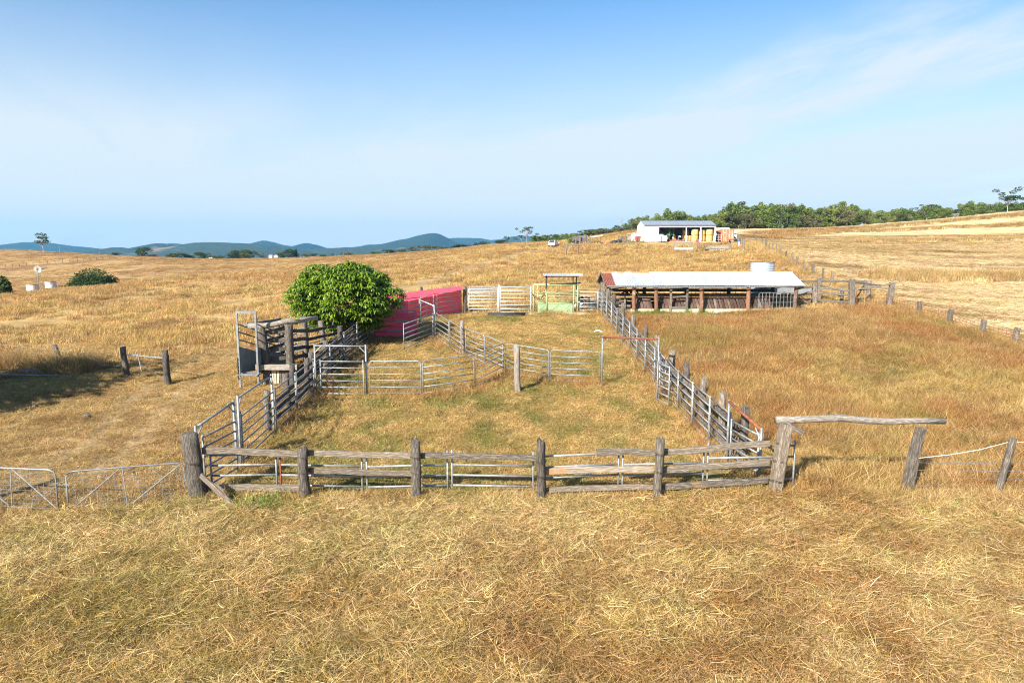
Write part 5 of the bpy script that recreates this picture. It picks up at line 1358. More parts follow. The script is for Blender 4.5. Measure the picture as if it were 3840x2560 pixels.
# feed wall of boards leaning back, on a pale kerb
obj('kerb', MB().box(O(14.6, 53.15, .02), (10.9, .35, .34)), CONC, shed)
x = 9.45
while x < 20.0:
    w = R.uniform(.19, .29); top = 1.06 + R.uniform(-.03, .02)
    if not 10.8 < x < 11.05:
        timber('board', SH(x + w / 2, 53.22 + R.uniform(-.01, .01), .18), SH(x + w / 2 - .16 + R.uniform(-.03, .03), 53.62, top), w * .93, .035, BOARD, shed, 'saw', .0)
    x += w
for z, mt in ((1.18, WOOD_D), (1.0, WOOD_D)): timber('rail', SH(9.3, 53.68, z), SH(21.6, 53.68, z), .09, .17, mt, shed, 'slab', .01)
timber('feed_rail', SH(9.3, 53.0, 1.16), SH(11.0, 53.0, 1.10), .07, .05, WOOD_P, shed, 'saw', 0)
for z in (.35, .65, 1.0, 1.38): timber('rail', SH(7.2, 57.25, z), SH(21.6, 57.25, z), .09, .22, WOOD_D, shed, 'slab', .01)
dm = MB()   # rungs of the little framed door in the feed wall
for px_ in (12.13, 13.38): timber('door_post', SH(px_, 52.95, -.2), SH(px_, 52.95, 1.75), .17, .15, WOOD, shed, 'slab', .01)
for z0, z1_ in ((1.70, 1.78), (1.10, 1.16), (.30, .33)): timber('door_rail', SH(12.1, 52.97, z0), SH(13.4, 52.97, z1_), .07, .13, WOOD if z0 < 1.5 else WOOD_D, shed, 'slab', .005)
# left bay rails, drums of gear
for z in (.12, .45, .85, 1.30): timber('rail', SH(7.4, 53.8, z), SH(9.2, 53.8, z - .08), .08, .15, WOOD_P if z < 1 else WOOD_D, shed, 'slab', .01)
timber('strut', SH(8.75, 53.7, -.1), SH(8.75, 53.7, 1.25), .14, .12, WOOD, shed, 'slab', .01)
timber('rail', SH(7.6, 55.5, 1.55), SH(9.2, 55.5, 1.72), .06, .07, WOOD_D, shed, 'slab', 0)
# barred gate in the right bay
bg_ = thing('barred_gate', 'grey vertical barred gate leaning across the right bay of the cattle shed', 'gate', SH(18.75, 52.62, 0))
fr_ = MB().tube([(0, 0, .1), (0, 0, 1.40), (.06, 0, 1.46), (2.75, 0, 1.46)], .028, 6); obj('frame', fr_, GALV_OLD, bg_)
for k in range(10):
    obj('bar', MB().tube([(.27 + .27 * k, 0, -.05 + .12 * (k > 5)), (.27 + .27 * k, .0, 1.45)], .022, 6), GALV_OLD, bg_)
obj('cross_rail', MB().tube([(0, .03, .72), (2.75, .03, .74)], .018, 6), GALV_OLD, bg_)
hp = panel('dark hooped steel panels seen through the back of the cattle shed', (14.6, 58.9), (19.0, 58.9), 1.75, n=3, style='hoop', mat=DARK)
for k in range(12): obj('bar', MB().tube([(.3 + .35 * k, 0, .1), (.3 + .35 * k, 0, 1.72)], .015, 5), DARK, hp)
ut = thing('saddle_gear', 'dark tangle of stock gear piled on the left bay rail of the shed', 'gear', SH(9.0, 53.5, 1.30))
mb = MB(); [mb.tube([(-.55 + .3 * k, -.1, .02), (-.3 + .3 * k, 0, .22 + .06 * (k % 2)), (.0 + .25 * k, .1, .05)], .07, 6) for k in range(4)]; obj('gear', mb, BLACK, ut)
for k in range(3): obj('ring', MB().tube([(.2 + .3 * k, -.24, .10 + math.sin(a) * 0 - .06 + .0) if False else (.15 + .28 * k + .07 * math.cos(a), -.25, -.02 + .07 * math.sin(a)) for a in np.linspace(0, 6.28, 11)], .022, 5, False), paint('yellow_ring', (.55, .42, .12)), ut)
pl = thing('sleeper', 'old grey timber sleeper lying in the grass at the shed front', 'timber', up(17.7, 52.2)); timber('sleeper', up(16.9, 52.2, .08), up(18.6, 52.15, .10), .25, .16, WOOD, pl, 'saw', 0)
# corrugated water tank behind
tx, ty = 21.15, 58.85
tk = thing('water_tank', 'open corrugated iron water tank behind the right end of the cattle shed', 'tank', up(tx, ty))
tz = .45; TH_ = 2.9
obj('stand', MB().lathe((0, 0, 0), [(1.05, -.5), (1.05, tz), (0, tz)], 20), CONC, tk)
pr = []
for k in range(60):
    z = tz + TH_ * k / 59; pr.append((.97 + .022 * math.sin(k * 2 * math.pi / 4), z))
obj('wall', MB().lathe((0, 0, 0), pr + [(.93, pr[-1][1]), (.93, tz + TH_ - .5)], 36), pmat('tank_iron', (.50, .56, .60), (.36, .42, .47), 1.5, (1, 1, .3), .42, metal=.35, vary=.02), tk, smooth=True)
obj('rim', MB().tube([(.98 * math.cos(a), .98 * math.sin(a), tz + TH_) for a in np.linspace(0, 6.2832, 29)], .035, 6, False), RUST, tk)
mb = MB(); 
for k in range(9):
    a = k * .7; mb.add([(math.cos(a) * .9, math.sin(a) * .9, tz + TH_ - .05), (math.cos(a + .7) * .85, math.sin(a + .7) * .85, tz + TH_ + .02 * (k % 3)), (.1 * math.cos(k), .1 * math.sin(k), tz + TH_ - .02 + .05 * (k % 2))], [(0, 1, 2)])
obj('lid', mb, pmat('rusted_lid', (.42, .17, .10), (.55, .42, .36), 2, None, .85), tk)

# ------------------------------------------------------------------ loading ramp and timber race at the left
ra = (-12.68, 31.8); rz0 = z1(*ra)
ramp = thing('loading_ramp', 'tall galvanised stock loading ramp with sheeted sides', 'loading ramp', (ra[0], ra[1], rz0))
def rt_(name, p0, p1, r=.04, m=None, n=6): return obj(name, MB().tube([p0, p1], r, n), m or GALV_OLD, ramp)
for x in (0, .86):
    obj('upright', MB().box((x, 0, 1.75), (.085, .085, 3.7)), GALV_OLD, ramp)
    obj('side_sheet', MB().add([(x, .03, .72), (x + .35, 2.9, .45), (x + .35, 2.9, 1.15), (x, .03, 1.98)], [(0, 1, 2, 3)]), SHEET, ramp)
    for k in range(3):
        rt_('rail', (x, .03, 2.30 + .36 * k), (x + .35, 3.0, 1.45 + .36 * k), .033)
    obj('upright', MB().box((x + .35, 3.0, 1.0), (.07, .07, 2.5)), GALV_OLD, ramp)
obj('top_bar', MB().box((.43, 0, 3.575), (.955, .092, .092)), GALV_OLD, ramp)
for k in range(5):
    obj('deck_plank', MB().box((.43, -.10 + .13 * k, .66 + .012 * (k % 2)), (.92, .115, .04)), GALV_OLD, ramp)
obj('deck', MB().add([(.03, .5, .66), (.83, .5, .66), (1.2, 3.1, .12), (.4, 3.1, .12)], [(0, 1, 2, 3)]), SHEET, ramp)
mb = MB(); [mb.tube([(-.05 + .012 * math.sin(k * 2.1), -.07, 1.45 - .06 * k), (-.05 + .012 * math.sin(k * 2.1 + 1), -.07, 1.40 - .06 * k)], .022, 5) for k in range(17)]
obj('chain', mb, DARK, ramp)
race = thing('timber_race', 'heavy grey timber race with a crooked top log above pale planks', 'cattle race', up(-11.3, 32.4))
def rp_(x, y, h, d, m=WOOD, lean=(0, 0)): return post(race, x, y, h, d, m, lean, rag=.02)
rp_(-11.55, 32.35, 2.72, .40, WOOD_D, (-.25, 0)); rp_(-10.52, 32.6, 2.86, .42, WOOD_D, (-.08, 0)); rp_(-10.55, 35.2, 2.7, .33, WOOD, (-.1, 0)); rp_(-11.9, 36.2, 2.4, .3, WOOD); rp_(-12.6, 37.0, 2.2, .3, WOOD); rp_(-10.2, 37.6, 2.1, .32, WOOD, (-.25, 0)); rp_(-10.35, 32.2, .98, .26, WOOD_D)
zr = z1(-11, 32.5)
obj('top_log', MB().tube([rel(race, (-12.35, 32.2, zr + 2.82)), rel(race, (-11.7, 32.4, zr + 2.80)), rel(race, (-11.1, 32.5, zr + 2.88)), rel(race, (-10.6, 32.6, zr + 3.02)), rel(race, (-10.15, 32.7, zr + 2.94))], .14, 10, True, .12), WOOD_X, race, smooth=True)
timber('top_beam', (-10.3, 32.75, zr + 2.98), (-9.95, 35.2, z1(-10, 35.2) + 2.62), .17, .19, WOOD_B, race, 'slab', .02)
timber('top_beam', (-12.5, 32.3, zr + 2.86), (-12.3, 36.6, z1(-12, 36.6) + 2.4), .15, .17, WOOD_P, race, 'slab', .02)
timber('floor_beam', (-12.0, 32.05, zr + .90), (-10.15, 32.3, zr + .84), .2, .26, WOOD_B, race, 'slab', .012)
for q in (1.2, 1.62, 2.04, 2.46):
    timber('rail', (-11.5, 32.6, zr + q), (-10.5, 32.85, zr + q + .05), .07, .17, WOOD_D, race, 'slab', .01)
    timber('rail', (-10.4, 32.8, zr + q + .05), (-10.45, 35.2, z1(-10.5, 35.2) + q - .45), .07, .17, WOOD_D, race, 'slab', .01)
    timber('rail', (-10.45, 35.3, z1(-10.5, 35.2) + q - .5), (-10.15, 37.6, z1(-10, 37.6) + q - .75), .07, .16, WOOD_D, race, 'slab', .01)
    timber('rail', (-12.0, 33.4, zr + q - .1), (-11.9, 36.2, z1(-12, 36.2) + q - .4), .06, .15, WOOD_D, race, 'slab', .01)
    timber('rail', (-10.1, 37.7, z1(-10, 37.6) + q - .75), (-9.1, 40.4, z1(-9, 40.4) + q - .95), .06, .15, WOOD_D, race, 'slab', .01)
for k in range(11):
    x = -11.72 + .125 * k
    timber('plank', (x, 32.28 + .012 * k, zr - .1), (x + R.uniform(-.01, .01), 32.30 + .012 * k, zr + .76), .105, .03, paint('pale_slab', (.62, .52, .36), .85, k=.7) if k < 6 else WOOD, race, 'saw', 0, 'pale yellowish plank' if k < 6 else None)
for k in range(4): timber('board', (-10.2, 32.5 + k * .02, zr + .12 + .2 * k), (-9.75, 35.2, z1(-9.8, 35.2) + .08 + .2 * k), .04, .18, WOOD_D, race, 'saw', 0)
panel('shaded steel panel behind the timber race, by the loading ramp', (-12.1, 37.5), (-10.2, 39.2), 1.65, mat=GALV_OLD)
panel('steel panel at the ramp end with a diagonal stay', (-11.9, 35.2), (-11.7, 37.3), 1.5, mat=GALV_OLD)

# ------------------------------------------------------------------ driveway gates
def mesh_gate(label, a, b, h=1.08):
    A, B = up(*a, .06), up(*b, .03); d = B - A
    t = thing('farm_gate', label, 'gate', A, 'double mesh farm gates at the track'); P = lambda s, z: Vector((d.x * s, d.y * s, d.z * s + z))
    r = .18 / d.length; fm = MB()
    fm.tube([P(0, 0), P(0, h - .16), P(.012, h - .05), P(r, h), P(1 - r, h), P(1 - .012, h - .05), P(1, h - .16), P(1, 0), P(0, 0)], .022, 8)
    obj('frame', fm, GALV, t, smooth=True)
    obj('mid_bar', MB().tube([P(.49, 0), P(.47, h)], .014, 6), GALV, t)
    obj('diagonal', MB().tube([P(.02, .02), P(.46, h)], .015, 6), GALV, t); obj('diagonal', MB().tube([P(.52, .02), P(.97, h - .05)], .015, 6), GALV, t)
    w = MB()
    for k in range(1, 9): w.tube([P(0, h * k / 9), P(1, h * k / 9)], .0055, 3, False)
    for k in range(1, 15): w.tube([P(k / 15, 0), P(k / 15, h)], .004, 3, False)
    obj('wire_mesh', w, GALV, t, kind='stuff')
    return t
mesh_gate('right leaf of the mesh farm gate, hinged on the thick corner post', (-11.82, 17.72), (-9.12, 18.62))
mesh_gate('left leaf of the mesh farm gate, running out of the photo', (-12.20, 17.88), (-15.0, 18.25))
mb = MB(); [mb.tube([(-12.2 + .1 * k, 17.88 - .04 * k, z1(-12, 17.8) + .78 - .03 * math.sin(k)), (-12.12 + .1 * k, 17.85 - .04 * k, z1(-12, 17.8) + .77)], .02, 4) for k in range(5)]
solo(obj('gate_chain', mb, GALV_OLD), 'short chain joining the two mesh farm gate leaves', 'chain')
t = thing('strainer_post', 'thick strainer post at the far end of the left gate leaf', 'post', up(-15.35, 17.9)); post(t, -15.35, 17.9, 1.7, .5, WOOD_D)
# little wire gate on the far side of the track
wg = thing('wire_gate', 'grey pipe and wire gate slung between two dark posts beside the track', 'gate', up(-16.65, 33.0))
post(wg, -16.62, 33.0, 1.66, .30, WOOD_D, (-.12, 0), 'gate_post'); post(wg, -19.80, 35.1, 1.52, .29, WOOD_D, (-.1, 0), 'gate_post')
q0, q1 = rel(wg, up(-19.75, 35.1, 1.12)), rel(wg, up(-16.8, 33.0, 1.26))
obj('top_pipe', MB().tube([q0, q1], .03, 6), GALV, wg)
obj('stick', MB().tube([q0.lerp(q1, .33) + Vector((0, 0, .05)), q0.lerp(q1, .40) + Vector((0, 0, -.8))], .028, 5), GALV_OLD, wg)
obj('wire', MB().tube([q0, rel(wg, up(-16.7, 33.0, .1))], .009, 4), GALV_OLD, wg)
for k in range(3): obj('wire', MB().tube([rel(wg, up(-19.85, 35.1, 1.1 - .3 * k)), rel(wg, up(-23.4, 37.4, 1.0 - .3 * k)), rel(wg, up(-33, 43, .95 - .3 * k))], .008, 4), GALV_OLD, wg)
gx0, gy0 = (-26.03, 39.67)
t = thing('fence_post', 'dark post leaning steeply left in the shaggy grass', 'post', up(gx0, gy0)); post(t, gx0, gy0, 1.15, .27, WOOD_D, (-.42, 0))
fp = thing('old_gate', 'old steel gate lying flat in the shaded rough grass', 'gate', up(*(-25.97, 35.92)))
f0 = fp.location
for k, (dx, dy, L) in enumerate(((-1.6, 0, 4.6), (-.5, .9, 3.4), (-.9, 1.6, 3.0), (-.6, 2.2, 2.6))):
    obj('rail', MB().tube([(dx, dy, .16), (dx + L, dy - .25, .10 + .04 * k)], .045, 6), GALV_OLD, fp)
for (px_, py_), s, lab in (((-17.02, 27.13), .16, 'small dark stone alone on the worn ground by the track'), ((-20.50, 29.18), .13, 'dark clod on the shaded worn ground')):
    rk = MB(); rk.lathe((0, 0, 0), [(0, -.05), (s, 0), (s * .9, s * .5), (s * .4, s * .8), (0, s * .82)], 7)
    solo(obj('stone', rk, pmat('field_stone', (.16, .15, .13), (.09, .085, .08), 6, None, .9), None, up(px_, py_)), lab, 'stone')

# ------------------------------------------------------------------ right timber yard beyond the shed
ty_ = thing('timber_yard', 'grey split rail stock yard beside the right end of the cattle shed', 'stock yard', up(23.6, 54.2))
yA, yB, yC, yD, yE, yC2 = (23.65, 54.2), (25.2, 57.0), (26.15, 53.4), (29.3, 57.0), (28.9, 53.0), (25.9, 54.4)
post(ty_, *yA, 1.85, .36, WOOD, (-.05, 0), kind='slab'); post(ty_, *yB, 1.95, .32, WOOD, kind='slab'); post(ty_, *yC, 2.2, .40, WOOD, kind='slab', rag=.06); post(ty_, *yD, 1.8, .34, WOOD); post(ty_, *yE, 2.0, .36, WOOD, (.1, 0), kind='slab'); post(ty_, *yC2, 1.6, .26, WOOD)
def yr(a, b, ha, hb, w=.15, m=None): rail(ty_, a, b, ha, hb, w, .09, m or WOOD, wob=.03)
sA = (21.5, 53.7)
for ha, hb in ((1.62, 1.58), (1.12, 1.18), (.66, .72), (.22, .18)): yr((22.0, 53.5), yA, ha, hb)
yr(sA, (23.5, 54.0), 1.25, .15, .13, WOOD_P); yr((22.3, 53.9), (23.5, 54.1), .9, .1, .1, WOOD_D)
for ha, hb in ((1.55, 1.35), (1.2, .95), (.62, .42)): yr(yA, yC, ha, hb)
yr((22.9, 57.2), yD, 1.85, 1.65, .16); yr((23.0, 57.3), (25.4, 57.1), 2.05, 2.0, .12)
for h_ in (1.35, .9): yr(yB, yC2, h_, h_ - .1)
yr((26.3, 53.2), (29.25, 52.9), 1.45, 2.03, .13); yr((26.1, 54.4), (30.2, 56.3), 1.9, 1.45, .13); yr((26.4, 53.6), (28.8, 56.8), .45, 1.35, .1, WOOD_D); yr((28.2, 53.2), (28.8, 53.0), .1, .75, .1, WOOD_D)
gt = thing('mesh_gate', 'rusty mesh gate hung between the last two posts of the timber yard', 'gate', up(26.5, 53.35))
e = Vector((2.2, -.28, 0)); P = lambda s, z: e * s + Vector((0, 0, z))
obj('frame', MB().tube([P(0, .2), P(0, 1.3), P(.06, 1.42), P(.9, 1.40), P(1, 1.25), P(1, .2)], .026, 6), RUST, gt, smooth=True)
for s in (.28, .72): obj('bar', MB().tube([P(s, .1), P(s, 1.4)], .028, 6), pmat('ochre_bar', (.36, .24, .09), (.26, .15, .07), 5), gt)
w = MB(); [w.tube([P(0, .3 + .25 * k), P(1, .3 + .25 * k)], .010, 4, False) for k in range(5)]; obj('wire_mesh', w, RUST, gt, kind='stuff')
hp_ = thing('branch_heap', 'heap of grey branches inside the timber yard', 'branches', up(27.6, 56.0))
for k in range(16):
    a = R.uniform(0, 6.28); L = R.uniform(.7, 1.5); c = (R.uniform(-.9, .9), R.uniform(-.5, .5))
    obj('branch', MB().tube([(c[0] - math.cos(a) * L * .5, c[1] - math.sin(a) * L * .4, R.uniform(.05, .5)), (c[0] + math.cos(a) * L * .5, c[1] + math.sin(a) * L * .4, R.uniform(.05, .55))], .03, 5), WOOD_D, hp_)
ov = thing('old_ute', 'old grey farm ute parked behind the cattle shed end', 'ute', up(24.2, 60.5), rz=.3)
obj('body', MB().prism([(-1.9, .45), (-1.9, .95), (-.6, 1.0), (-.2, 1.0), (1.9, .95), (1.95, .45)], -.8, .8), paint('grey_ute_paint', (.30, .31, .31)), ov)
obj('cab', MB().prism([(-.7, 1.0), (-.35, 1.6), (.65, 1.6), (.95, 1.0)], -.74, .74), paint('ute_glass', (.05, .06, .07), .15), ov)
obj('cab_roof', MB().box((.15, 0, 1.62), (1.1, 1.5, .06)), paint('ute_roof', (.42, .43, .42)), ov)
for x in (-1.2, 1.25):
    for y in (-.78, .78): obj('wheel', MB().lathe((x, y, .33), [(.0, -.1), (.33, -.1), (.33, .1), (0, .1)], 14, 'y'), BLACK, ov)

# ------------------------------------------------------------------ paddock fence: posts, netting
pts_f = [((29.26, 49.85), 'first grey post of the netting fence right of the timber yard'), ((29.83, 47.15), 'double split post of the netting fence'), ((30.35, 44.53), 'third leaning grey post of the netting fence'), ((30.83, 42.15), 'netting fence post nearest the right edge of the photo')]
fps = []
for ((x, y), lab) in pts_f:
    t = thing('fence_post', lab, 'post', up(x, y), 'posts of the netting fence'); post(t, x, y, 1.12, .34, WOOD, (.12, 0), kind='slab', d2=.26); fps.append((x, y))
post(t, fps[1][0] - .2, fps[1][1] + .05, .9, .18, WOOD, (.1, 0), 'post') if False else None
net = MB(); line = [yE] + fps + [(lambda a, b: (b[0] + (b[0] - a[0]) * 1.6, b[1] + (b[1] - a[1]) * 1.6))(fps[-2], fps[-1])]
for a, b in zip(line[:-1], line[1:]):
    L = math.hypot(b[0] - a[0], b[1] - a[1]); n = int(L / .28)
    for k in range(n):
        p = lerp2(a, b, k / n); net.tube([up(*p, .05), up(*p, .95)], .010, 3, False)
    for k in range(6): net.tube([up(*a, .12 + .17 * k), up(*b, .12 + .17 * k)], .009, 3, False)
solo(obj('netting', net, RUST, kind='stuff'), 'rusty square wire netting of the right paddock fence', 'fence netting')
pf = [((2873,936), 'x')]
PFS = [((30.55, 60.05), 1.55, .3), ((32.10, 69.77), 1.55, .3), ((33.17, 74.26), 1.5, .24), ((34.43, 79.71), 1.35, .36), ((34.34, 81.95), 1.55, .24), ((36.07, 88.20), 1.2, .26), ((36.55, 91.24), 1.35, .32), ((37.72, 96.26), 1.1, .22), ((38.73, 100.77), 1.2, .3), ((39.74, 105.03), 1.25, .2), ((39.86, 106.97), 1.3, .2), ((39.58, 107.66), 1.3, .22), ((39.82, 109.70), 1.75, .36), ((51.39, 143.84), 1.3, .24), ((52.57, 148.74), 1.2, .22), ((53.97, 154.58), 1.2, .22), ((58.33, 168.82), 1.5, .3)]
ord_ = ['behind the timber yard corner', 'just above the shed end rails', 'next up from the shed end rails', 'broad split', 'slim tall', 'pale headed', 'wide flat topped', 'short dark burnt', 'thick pale', 'slim', 'narrow pale', 'narrow grey', 'biggest pale gateway', 'small', 'smaller', 'tiny', 'dark stumpy last']
for i, (((x, y), h, d), w_) in enumerate(zip(PFS, ord_)):
    t = thing('fence_post', w_ + ' post of the paddock fence climbing toward the sheds', 'post', up(x, y), 'posts of the paddock fence'); post(t, x, y, h, d, WOOD_D if 'dark' in w_ else WOOD_P, (R.uniform(-.05, .05), 0), kind='slab', d2=d * .7)
wv = MB()
for k in range(4): wv.tube([up(a[0][0], a[0][1], .35 + .28 * k) for a in PFS], .009, 3, False)
solo(obj('paddock_wire', wv, GALV_OLD), 'plain wires of the paddock fence climbing toward the sheds', 'wire fence')

# ------------------------------------------------------------------ machinery shed and what stands in it
bz = z1(37, 152.5) + .06
x0, x1, y0, y1, yr_ = 28.85, 44.35, 153.0, 162.0, 157.5
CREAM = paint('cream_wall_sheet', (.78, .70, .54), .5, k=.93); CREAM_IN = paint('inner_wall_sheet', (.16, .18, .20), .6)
ROOFG = paint('grey_roof_sheet', (.26, .30, .34), .45, .2, k=.9)
ms = thing('machinery_shed', 'cream open fronted machinery shed with a blue grey roof', 'shed', (x0, y0, bz))
W, D_, EH, RH = x1 - x0, y1 - y0, 3.55, 4.65
def ribbed(xa, xb, z0, z1__, y, m, name='wall', pitch=.6, parent=ms):
    mb = MB(); n = max(2, int((xb - xa) / pitch)); st = (xb - xa) / n
    for i in range(n):
        a = xa + st * i; mb.box((a + st / 2, y, (z0 + z1__) / 2), (st * .86, .10, z1__ - z0)); mb.box((a + st, y + .015, (z0 + z1__) / 2), (st * .14, .06, z1__ - z0))
    return obj(name, mb, m, parent, kind=None)
ribbed(0, 3.15, 0, EH, 0, CREAM, 'front_wall', .45)
obj('fascia', MB().box(((3.16 + W) / 2, 0, 3.33), (W - 3.16, .1, .43)), CREAM, ms)
obj('door', MB().box((1.55, -.07, 1.05), (.95, .04, 2.05)), CREAM, ms)
obj('gable_wall', MB().add([(0, .06, 0), (0, D_, 0), (0, D_, EH), (0, yr_ - y0, RH - .1), (0, .06, EH)], [(0, 1, 2, 3, 4)]), CREAM, ms)
obj('gable_wall', MB().add([(W, .06, 0), (W, D_, 0), (W, D_, EH), (W, yr_ - y0, RH - .1), (W, .06, EH)], [(0, 1, 2, 3, 4)]), CREAM, ms)
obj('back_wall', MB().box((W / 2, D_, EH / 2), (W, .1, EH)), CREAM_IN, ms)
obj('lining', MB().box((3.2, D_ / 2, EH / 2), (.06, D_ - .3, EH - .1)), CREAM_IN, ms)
obj('floor_slab', MB().box((W / 2, D_ / 2, -.25), (W + .4, D_ + .6, .5)), CONC, ms)
for k, (ya, yb) in enumerate(((-.15, yr_ - y0), (D_ + .15, yr_ - y0))):
    for i in range(8):
        a = -.15 + (W + .3) * i / 8
        obj('roof_sheet', corrugated(a, a + (W + .3) / 8, ya, EH + .03, yb, RH + .03, .38, .022), ROOFG, ms)
obj('gutter', MB().box((W / 2, -.2, EH - .02), (W + .3, .12, .13)), paint('dark_gutter', (.10, .055, .055)), ms)
for px_ in (9.13, 12.3, W - .1): obj('column', MB().box((px_, .0, 1.56), (.16, .16, 3.14)), CREAM, ms)
obj('stay', MB().tube([(-.05, -.1, EH - .25), (-.75, .2, 2.0)], .05, 6), paint('brown_downpipe', (.20, .15, .10)), ms)
lt = thing('lean_to', 'low cream lean to joined to the left end of the machinery shed', 'lean-to', (x0, y0, bz))
obj('front_wall', MB().prism([(-2.45, 0), (-2.45, 1.75), (-.12, 2.25), (-.12, 0)], 2.2, 2.3), CREAM, lt)
obj('roof_sheet', MB().add([(-2.95, 2.0, 1.70), (-.1, 2.0, 2.32), (-.1, 7, 2.32), (-2.95, 7, 1.70)], [(0, 1, 2, 3)]), paint('pale_leanto_roof', (.74, .70, .60), .5), lt)
obj('side_wall', MB().box((-2.45, 4.6, .9), (.08, 4.7, 1.75)), CREAM, lt)
yl = panel('pipe rail panel before the cream lean to', (26.6, 153.2), (28.75, 152.8), 1.25, n=3, name='cattle_hurdle')
# hay bales on end
HAY = pmat('round_bale_hay', (.62, .42, .17), (.48, .31, .12), 3, (1, 1, 7), .9, vary=.08, bump=.03)
bd = MB().lathe((0, 0, 0), [(0, 0), (.60, .0), (.72, .06), (.74, .3), (.74, 1.05), (.72, 1.26), (.62, 1.32), (0, 1.33)], 22)
bme = None
for (bx, by, lev), lab in (((8.9 + 1.0, 1.6, 0), 'lower round hay bale beside the first shed column'), ((8.9 + 1.05, 3.6, 0), 'lower round hay bale in the dark rear of the hay bay'), ((8.9 + 1.05, 3.6, 1), 'shaded upper round hay bale at the rear by the first column'), ((11.3, 1.1, 0), 'lower round hay bale left of the middle column'), ((11.3, 1.1, 1), 'upper round hay bale left of the middle column'), ((12.95, 1.5, 0), 'lower round hay bale right behind the middle column'), ((12.95, 1.5, 1), 'upper round hay bale right behind the middle column'), ((14.45, 1.0, 0), 'lower round hay bale at the right end of the shed'), ((14.45, 1.0, 1), 'upper round hay bale at the right end of the shed')):
    t = thing('hay_bale', lab, 'hay bale', (x0 + bx, y0 + by, bz + .02 + 1.34 * lev), 'round bales stacked two high', R.uniform(0, 6))
    if bme is None:
        o = obj('bale', bd, HAY, t, smooth=True); bme = o.data
        w = MB(); [w.lathe((0, 0, z), [(.742, -.02), (.755, 0), (.742, .02)], 22) for z in (.25, .5, .75, 1.0)]; wme = obj('net_wrap', w, paint('net_wrap_band', (.55, .40, .18), .8), t).data
    else:
        obj('bale', bme, None, t); obj('net_wrap', wme, None, t)
# tractor
tr = thing('tractor', 'green tractor parked in the open bay of the machinery shed', 'tractor', (x0 + 6.05, y0 + 2.2, bz + .02), rz=.45)
TG = paint('tractor_green', (.06, .20, .04), .4)
TY = pmat('tyre_rubber', (.03, .03, .03), (.05, .045, .04), 6, None, .85)
RW = paint('pale_rim', (.72, .70, .62), .5)
def wheel(parent, x, y, r, w, rim):
    o = obj('wheel', MB().lathe((x, y, r), [(r * .55, -w / 2), (r * .92, -w / 2), (r, -w * .35), (r, w * .35), (r * .92, w / 2), (r * .55, w / 2)], 24, 'x'), TY, parent, smooth=False)
    obj('rim', MB().lathe((x, y, r), [(0, -w * .32), (r * .30, -w * .36), (r * .56, -w * .46), (r * .56, w * .46), (r * .30, w * .36), (0, w * .32)], 20, 'x'), rim, o, smooth=True)
    lug = MB()
    for k in range(16):
        a = 2 * math.pi * k / 16; lug.box((x, y + math.cos(a) * r * 1.0, r + math.sin(a) * r * 1.0), (w * .9, .05, .07), rx=a)
    obj('tread', lug, TY, o)
for sx in (-.85, .85): wheel(tr, sx, -.2, .74, .46, RW); wheel(tr, sx * .95, 1.95, .50, .34, RW)
obj('hood', MB().box((0, 1.55, 1.15), (.72, 1.7, .62)), TG, tr); obj('engine', MB().box((0, 1.2, .75), (.5, 2.2, .5)), DARK, tr)
for sx in (-.62, .62): obj('mudguard', MB().tube([(sx, .55, .9), (sx, .45, 1.35), (sx, .0, 1.58), (sx, -.55, 1.5), (sx, -.85, 1.2)], .22, 6, True, None, 1.0), TG, tr)
for sx in (-.55, .55): obj('roll_bar', MB().box((sx, -.62, 2.0), (.09, .09, 1.5)), paint('bright_roll_bar', (.09, .30, .045), .4), tr)
obj('roll_bar_top', MB().box((0, -.62, 2.74), (1.2, .09, .09)), TG, tr)
obj('seat', MB().box((0, -.25, 1.45), (.5, .45, .14)), BLACK, tr); obj('seat_back', MB().box((0, -.48, 1.72), (.48, .12, .5)), BLACK, tr)
obj('canopy', MB().box((0, -.3, 2.78), (1.0, .9, .04)), DARK, tr)
for sx in (-.55, .55): obj('loader_arm', MB().tube([(sx, .5, 1.5), (sx, 2.2, 1.35), (sx, 3.1, .6)], .07, 6), DARK, tr)
obj('bucket', MB().prism([(-.8, .3), (-.8, .9), (.8, .9), (.8, .3)], 3.0, 3.5), DARK, tr)
sl = thing('slasher', 'orange slasher deck hitched behind the green tractor', 'slasher', (x0 + 6.9, y0 + .75, bz + .02), rz=.2)
ORG = paint('faded_orange_paint', (.62, .17, .08), .6, patch=(.35, .12, .06))
obj('deck', MB().box((0, 0, .28), (2.3, 1.0, .14)), ORG, sl); obj('gearbox', MB().box((0, 0, .48), (.4, .4, .28)), ORG, sl); obj('hitch', MB().tube([(-.4, .3, .35), (0, .5, .9), (.4, .3, .35)], .05, 6), ORG, sl)
obj('skid', MB().box((-1.15, 0, .16), (.06, 1.05, .25)), ORG, sl); obj('skid', MB().box((1.15, 0, .16), (.06, 1.05, .25)), ORG, sl)
wbn = thing('workbench', 'cluttered pale workbench beside the first shed column', 'bench', (x0 + 8.3, y0 + 1.2, bz))
obj('top', MB().box((0, 0, .95), (1.3, .6, .06)), WOOD_P, wbn)
for sx in (-.58, .58): obj('leg', MB().box((sx, 0, .46), (.08, .5, .92)), GALV_OLD, wbn)
obj('tool_box', MB().box((-.3, 0, 1.15), (.4, .3, .3)), paint('pale_box', (.62, .66, .66)), wbn); obj('tool_box', MB().box((.35, 0, 1.2), (.3, .3, .4)), DARK, wbn)
